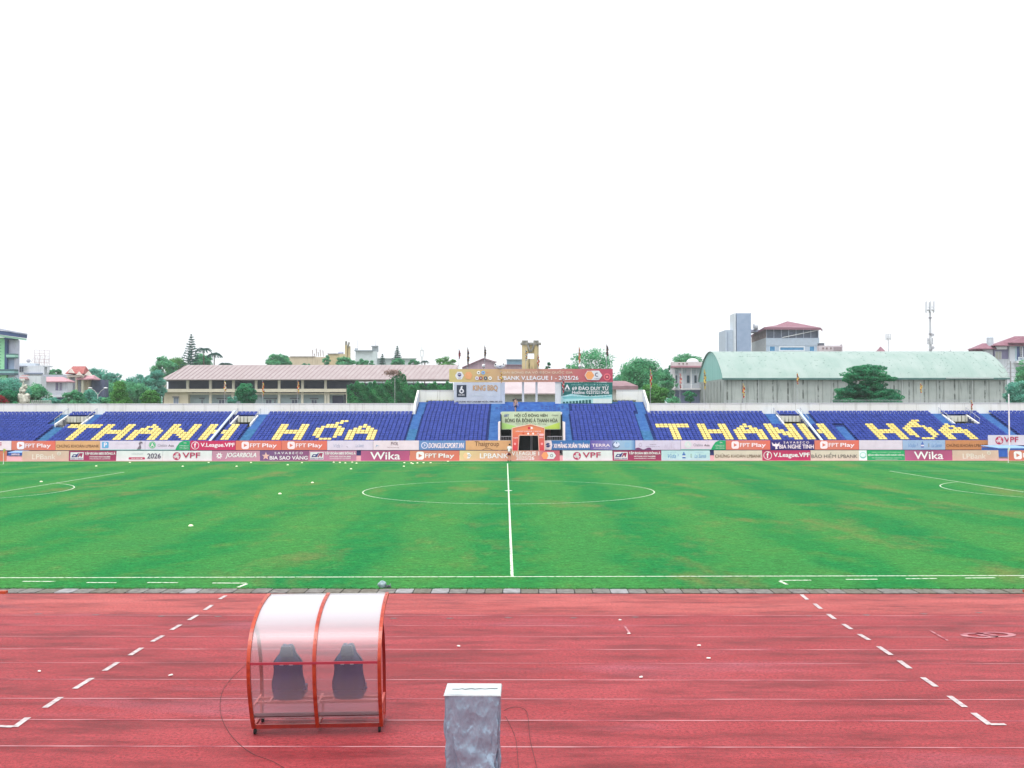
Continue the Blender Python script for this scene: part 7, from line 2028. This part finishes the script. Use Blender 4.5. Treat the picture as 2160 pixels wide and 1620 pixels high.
for px in (73, 83, 93.5, 104): b.tube(at(px, 738, 226), at(px, 771, 226), .05, rs_, n=4)
for py in (738, 745, 749.5, 757, 764): b.tube(at(73, py, 226), at(104, py + 1.5, 226), .045, rs_, n=4)
for k in range(9): b.tube(at(73 + k * 3.4, 771, 226), at(76 + k * 3.4, 749 + (k % 3) * 3, 226), .04, rs_, n=4)
b.tube(at(66, 764, 226), at(73, 752, 226), .04, rs_, n=4)
b.build('lattice', B.root)
B = Bld('low_white_house', 'low white house with small brown hipped roof beside the green building', 'house', 45, 190)
B.box('wall', 28, 84, 793, 900, whiteb, .3, 8, ground=True); B.box('balcony', 28, 56, 799, 803, flat((.70, .70, .72)), -.8, .29); B.ridge('roof', 29, 56, 799, 791, mat('brown_tile_roof', (.26, .14, .15), (.34, .20, .20), scale=2, rough=.8), d0=-.7, d1=5, hip0=8, hip1=8)
B = Bld('pink_roof_house', 'white house with pink hipped roof and dark windows at left', 'house', 110, 200)
B.box('wall', 82, 141, 804, 900, whiteb, .3, 9, ground=True); B.box('rear_wall', 60, 142, 788, 900, flat((.42, .46, .54)), 6, 14, ground=True)
B.ridge('roof', 78, 141, 804, 795, mat('rose_tile_roof', (.46, .24, .28), (.54, .30, .34), scale=2, rough=.8), d0=-.9, d1=7, hip0=10, hip1=18)
for a, c in ((116, 122), (124.5, 129.5)): B.win(a, c, 807, 824, flat((.14, .12, .24)), flat((.6, .6, .66)), d=.22)
B.box('balcony', 108, 139, 833, 838, flat((.62, .64, .70)), -1.2, .29); b = MB()
(x0, z0), (x1, z1) = PX(108, 832, 198.9), PX(138, 826, 198.9); b.path([(x0, 198.9, z1), (x1, 198.9, z1)], .04, flat((.6, .6, .66)))
for k in range(12): x = x0 + (x1 - x0) * k / 11; b.tube((x, 198.9, z0), (x, 198.9, z1), .03, flat((.6, .6, .66)), n=4)
b.build('balcony_railing', B.root); B.box('garage', 121, 137, 840, 900, flat((.08, .12, .24)), -.6, .28, ground=True)
B = Bld('cream_column_house', 'cream house with red gabled roof and white columns at left', 'house', 165, 205)
cw = flat((.64, .64, .50))
B.box('wall', 142, 176, 797, 900, creamb, 2, 12, ground=True); B.box('inner_wall', 145, 158, 797, 900, flat((.34, .46, .42)), 1.8, 1.99, ground=True); B.box('annex_wall', 180, 207, 800, 900, mat('navy_shed', (.07, .09, .16), (.10, .12, .2), scale=1, rough=.7), 3, 10, ground=True)
for px in (143.5, 160, 173): B.box('column', px - 1.4, px + 1.4, 794, 900, cw, 0, .5, ground=True)
B.box('beam', 141, 175, 791, 795.5, flat((.70, .70, .62)), -.2, 1.9)
B.ridge('roof', 138, 176, 787, 772.5, mat('brick_red_roof', (.30, .08, .08), (.38, .13, .12), scale=2, rough=.8), d0=-.8, d1=8, hip0=7, hip1=4)
b = MB(); gy = 203.8
for pts in (((143, 786), (149.5, 777), (156, 787)), ((160, 791), (166, 784), (173, 792)), ((178, 791), (186, 783), (194, 793))):
    q = [at(x, y, gy) for x, y in pts]; b.prism([(p.x, p.z) for p in q], gy, gy + .4, flat((.70, .66, .60)))
b.build('small_gable', B.root)
B.ridge('annex_roof', 160, 196, 799, 791, mat('rose_tile_roof', (.46, .24, .28), (.54, .30, .34), scale=2, rough=.8), d0=-.6, d1=8, hip0=6, hip1=6)
# white rockery with pagoda
YR = 140
root = empty('rockery', (at(50, 850, YR).x, YR, 0), 'white miniature mountain with a pointed pagoda behind the left parapet', 'rockery')
rm = mat('white_rock', (.60, .60, .52), (.32, .31, .26), scale=3, rough=.9, bump=.6)
def rock(px, py, rp, sc, seed, nm='rock'):
    c = at(px, py, YR); blob(nm, (c.x - root.location.x, 0, c.z), rp * YR / F, sc, rm, seed, root, amp=.30)
rock(50, 843, 12, (1.0, .8, 1.05), 1); rock(48, 823, 7, (.95, .8, 1.0), 2); rock(58, 836, 5.5, (1, .8, 1), 3); rock(42, 836, 5, (.9, .8, 1.2), 4); rock(54, 816, 4, (.8, .8, 1.2), 5)
b = MB(); c = at(49, 816, YR); x = c.x - root.location.x; z = c.z
for k in range(5): b.tube((x, 0, z + k * .16), (x, 0, z + k * .16 + .13), .26 - k * .045, rm, .16 - k * .03, n=8)
b.tube((x, 0, z + .8), (x, 0, z + 1.25), .05, rm, .01, n=6); b.build('pagoda', root, local=True)
b = MB(); c = at(50, 850, YR); b.box(-.8, .8, -.5, .5, 0, c.z, rm); b.build('base', root, local=True)
# arched rafters left, curved wall bit at the left edge
root = empty('rafter_frame', (at(84, 850, 138).x, 138, 0), 'row of grey pointed rafters behind the left parapet', 'roof frame')
b = MB(); gm = flat((.34, .36, .34))
for k in range(11):
    p0, p1, p2 = at(64 + k * 4, 856, 138), at(67 + k * 4, 844, 138 + .3), at(69 + k * 4, 856, 138)
    o_ = root.location; b.tube(p0 - o_, p1 - o_, .035, gm, n=4); b.tube(p1 - o_, p2 - o_, .035, gm, n=4)
p0, p1 = at(66, 846, 138.2) - root.location, at(106, 845, 138.2) - root.location; b.tube(p0, p1, .03, gm, n=4)
b.build('rafter', root, local=True)
b = MB(); c0 = at(0, 868, 127.5); pts = []
for k in range(13):
    t = k / 12; q = at(-30 + 48 * t, 850.5 + (7 if t > .85 else 0) + 1.2 * (t ** 2) * 6 - 2.5, 126.5); pts.append((q.x, q.z))
pts = [(pts[0][0], 4.6)] + pts + [(pts[-1][0], 4.6)]
b.prism(pts, 125.45, 125.65, cream); o = b.build('raised_parapet_end', stand); o.parent = None; tag(o, 'rounded higher end of the cream parapet at the left picture edge', 'wall')
# street lamps
for px, py, lb in ((191, 818, 'double street lamp behind the left parapet'), (224, 819, 'single street lamp right of the double one'), (76, 834, 'small double globe lamp among the left shrubs')):
    p = at(px, py, 165); root = empty('street_lamp', (p.x + 1.2, 165, 0), lb, 'street lamp', 'street lamps behind the parapet')
    b = MB(); b.tube((0, 0, 0), (0, 0, p.z - 1.2), .07, wh, .05, n=6); b.build('pole', root, local=True)
    b = MB()
    for s in ((-1, 1) if px != 224 else (1,)): b.path([(0, 0, p.z - 1.2), (s * .5, 0, p.z - .5), (s * 1.15, 0, p.z - .05)], .035, wh, n=5)
    b.build('arm', root, local=True)
    for s in ((-1, 1) if px != 224 else (1,)):
        b = MB(); b.sphere((s * 1.25, 0, p.z - .03), .2, flat((.74, .76, .78)), 10, 6, (1.8, .8, .6)); b.build('lamp_head', root, local=True)
# --- rooftops above the pink roof
B = Bld('brown_rooftop', 'flat brownish rooftop wall above the left part of the pink roof', 'building', 645, 330)
B.box('wall', 596, 690, 753, 900, streak_wall('brown_parapet', (.50, .42, .30), (.56, .48, .36), (.26, .21, .15), stain=.7), 0, 10, ground=True); B.box('cornice', 612, 664, 751.5, 753, flat((.4, .36, .32)), -.2, 3)
b = MB()
for px, pt in ((659, 738), (667, 735), (675, 737), (681, 739), (671, 743), (663, 746)): b.tube(at(px, pt, 331), at(px + 1, 752, 331), .16, flat((.30, .22, .20)), .10, n=5)
b.build('reinforcement_stub', B.root)
B = Bld('yellow_annex', 'small yellow rooftop box left of the twin chimney', 'building', 706, 335)
B.box('wall', 692, 726, 747, 900, flat((.56, .47, .28)), 0, 8, ground=True); B.box('roof', 691, 715, 745.5, 747, flat((.26, .26, .26)), -.3, 8.2)
b = MB(); x, z = PX(717, 744, 335); b.sphere((x, 337, z), .8, flat((.40, .42, .56)), 12, 8, (1.2, 1, .8)); b.build('water_tank', B.root)
B = Bld('twin_chimney', 'pair of yellow concrete pillars with dark tops above the pink roof', 'tower', 732, 300)
B.box('pillar', 727.5, 731.5, 728, 900, tw, 0, 1.0, ground=True); B.box('pillar', 733, 737.8, 730, 900, tw, 0, 1.0, ground=True)
B.box('dark_top', 727.8, 731.2, 719.5, 727.9, capm, .1, .9); b = MB(); b.bar(at(733.5, 733, 299.8), at(736.5, 722, 299.8), .45, .5, capm, up=(0, 1, 0)); b.build('dark_top', B.root); B.box('dark_top', 731.5, 733, 731, 734, capm, .1, .8)
B = Bld('grey_rooftop', 'pale grey rooftop house with raised right corner above the pink roof', 'building', 775, 340)
B.box('wall', 750, 794, 741, 900, flat((.54, .62, .64)), 0, 10, ground=True); B.box('corner', 784, 796, 731, 741, flat((.48, .54, .58)), 1, 9); B.box('ledge', 748, 786, 738.5, 741, flat((.30, .36, .40)), -.6, 9); B.box('ledge', 783, 797, 729.5, 731, flat((.30, .34, .38)), -.4, 9); B.box('left_knob', 747.5, 752, 734, 738.4, flat((.4, .45, .5)), 1, 3)
b = MB()
for px, pt, pb in ((754.5, 716, 740), (792.5, 715, 731)): b.tube(at(px, pt, 341), at(px, pb, 341), .06, flat((.40, .38, .42)), n=4)
b.tube(at(788, 727, 341), at(800, 729, 341), .04, flat((.45, .4, .45)), n=4); b.build('aerial', B.root)
B = Bld('grey_shed_roof', 'long low grey rooftop behind the conifers above the pink roof', 'building', 850, 345)
B.box('wall', 795, 876, 757, 900, mat('ribbed_grey', (.42, .50, .50), (.34, .42, .42), scale=2, rough=.7, stretch=(4, 1, .1)), 0, 10, ground=True); B.box('roof', 793, 878, 755.5, 757, flat((.46, .52, .50)), -.4, 10)
B = Bld('white_spire', 'slender white lattice spire in the distance', 'tower', 890, 420)
b = MB(); sm = flat((.70, .72, .74)); c = at(890, 712, 420); zz = lambda py: at(890, py, 420).z
b.tube((c.x, 420, 0), (c.x, 420, zz(752)), .5, sm, .4, n=6); 
for s in (-1, 1): b.box(c.x + s * .55 - .2, c.x + s * .55 + .2, 419.8, 420.2, zz(752), zz(740), sm)
b.box(c.x - .9, c.x + .9, 419.7, 420.3, zz(740), zz(738.5), sm); b.tube((c.x, 420, zz(738.5)), (c.x, 420, zz(732)), .45, sm, .2, n=6); b.tube((c.x, 420, zz(732)), (c.x, 420, zz(712)), .12, flat((.5, .45, .5)), .04, n=5)
b.build('shaft', B.root)
# far low tree belt that closes the horizon behind everything
rng = np.random.default_rng(12); out = []
for i in range(520):
    x = rng.uniform(-260, 330); y = rng.uniform(380, 430)
    hh = 4 + 4 * abs(math.sin(x * .03)) + rng.uniform(0, 3)
    n_ = 40; d = rng.normal(0, 1, (n_, 3)); d /= np.linalg.norm(d, axis=1)[:, None]
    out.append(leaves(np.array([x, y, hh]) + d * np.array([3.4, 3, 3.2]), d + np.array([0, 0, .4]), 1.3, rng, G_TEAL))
o = crown_mesh('distant_trees', np.concatenate(out), G_TEAL, None, (0, 0, 0)); o['kind'] = 'stuff'; o['label'] = 'far-off belt of bluish trees along the horizon behind the town'; o['category'] = 'trees'

# ragged turf edge along the kerb
rng = np.random.default_rng(21); n_ = 9000
uu = rng.uniform(-21, 21, n_); dd = KD1 + .02 + rng.normal(0, .035, n_); 
P = np.array([list(tf(a_, b_3, rng.uniform(.0, .035))) for a_, b_3 in zip(uu, dd)])
G_TURF = leaf_mat('turf_blades', (.02, .17, .05), (.09, .22, .05))
o = crown_mesh('grass_edge', leaves(P, np.tile([0, -.3, .8], (n_, 1)), .055, rng, G_TURF), G_TURF, None, (0, 0, 0)); o['kind'] = 'stuff'; o['label'] = 'ragged green turf edge growing over the kerb slabs'; o['category'] = 'grass'

# ================================================================ AIR
HAZE = 0.00028
if HAZE > 0:
    hm = bpy.data.materials.new('pale_haze'); hm.use_nodes = True
    n, l = hm.node_tree.nodes, hm.node_tree.links
    n.remove(n['Principled BSDF']); v = n.new('ShaderNodeVolumePrincipled')
    v.inputs['Color'].default_value = (.90, .96, .97, 1); v.inputs['Density'].default_value = HAZE; v.inputs['Anisotropy'].default_value = .2
    l.new(v.outputs[0], n['Material Output'].inputs['Volume'])
    b = MB(); b.box(-950, 950, -70, 1550, -1.1, 62, hm)
    o = b.build('haze', local=True); o['kind'] = 'stuff'
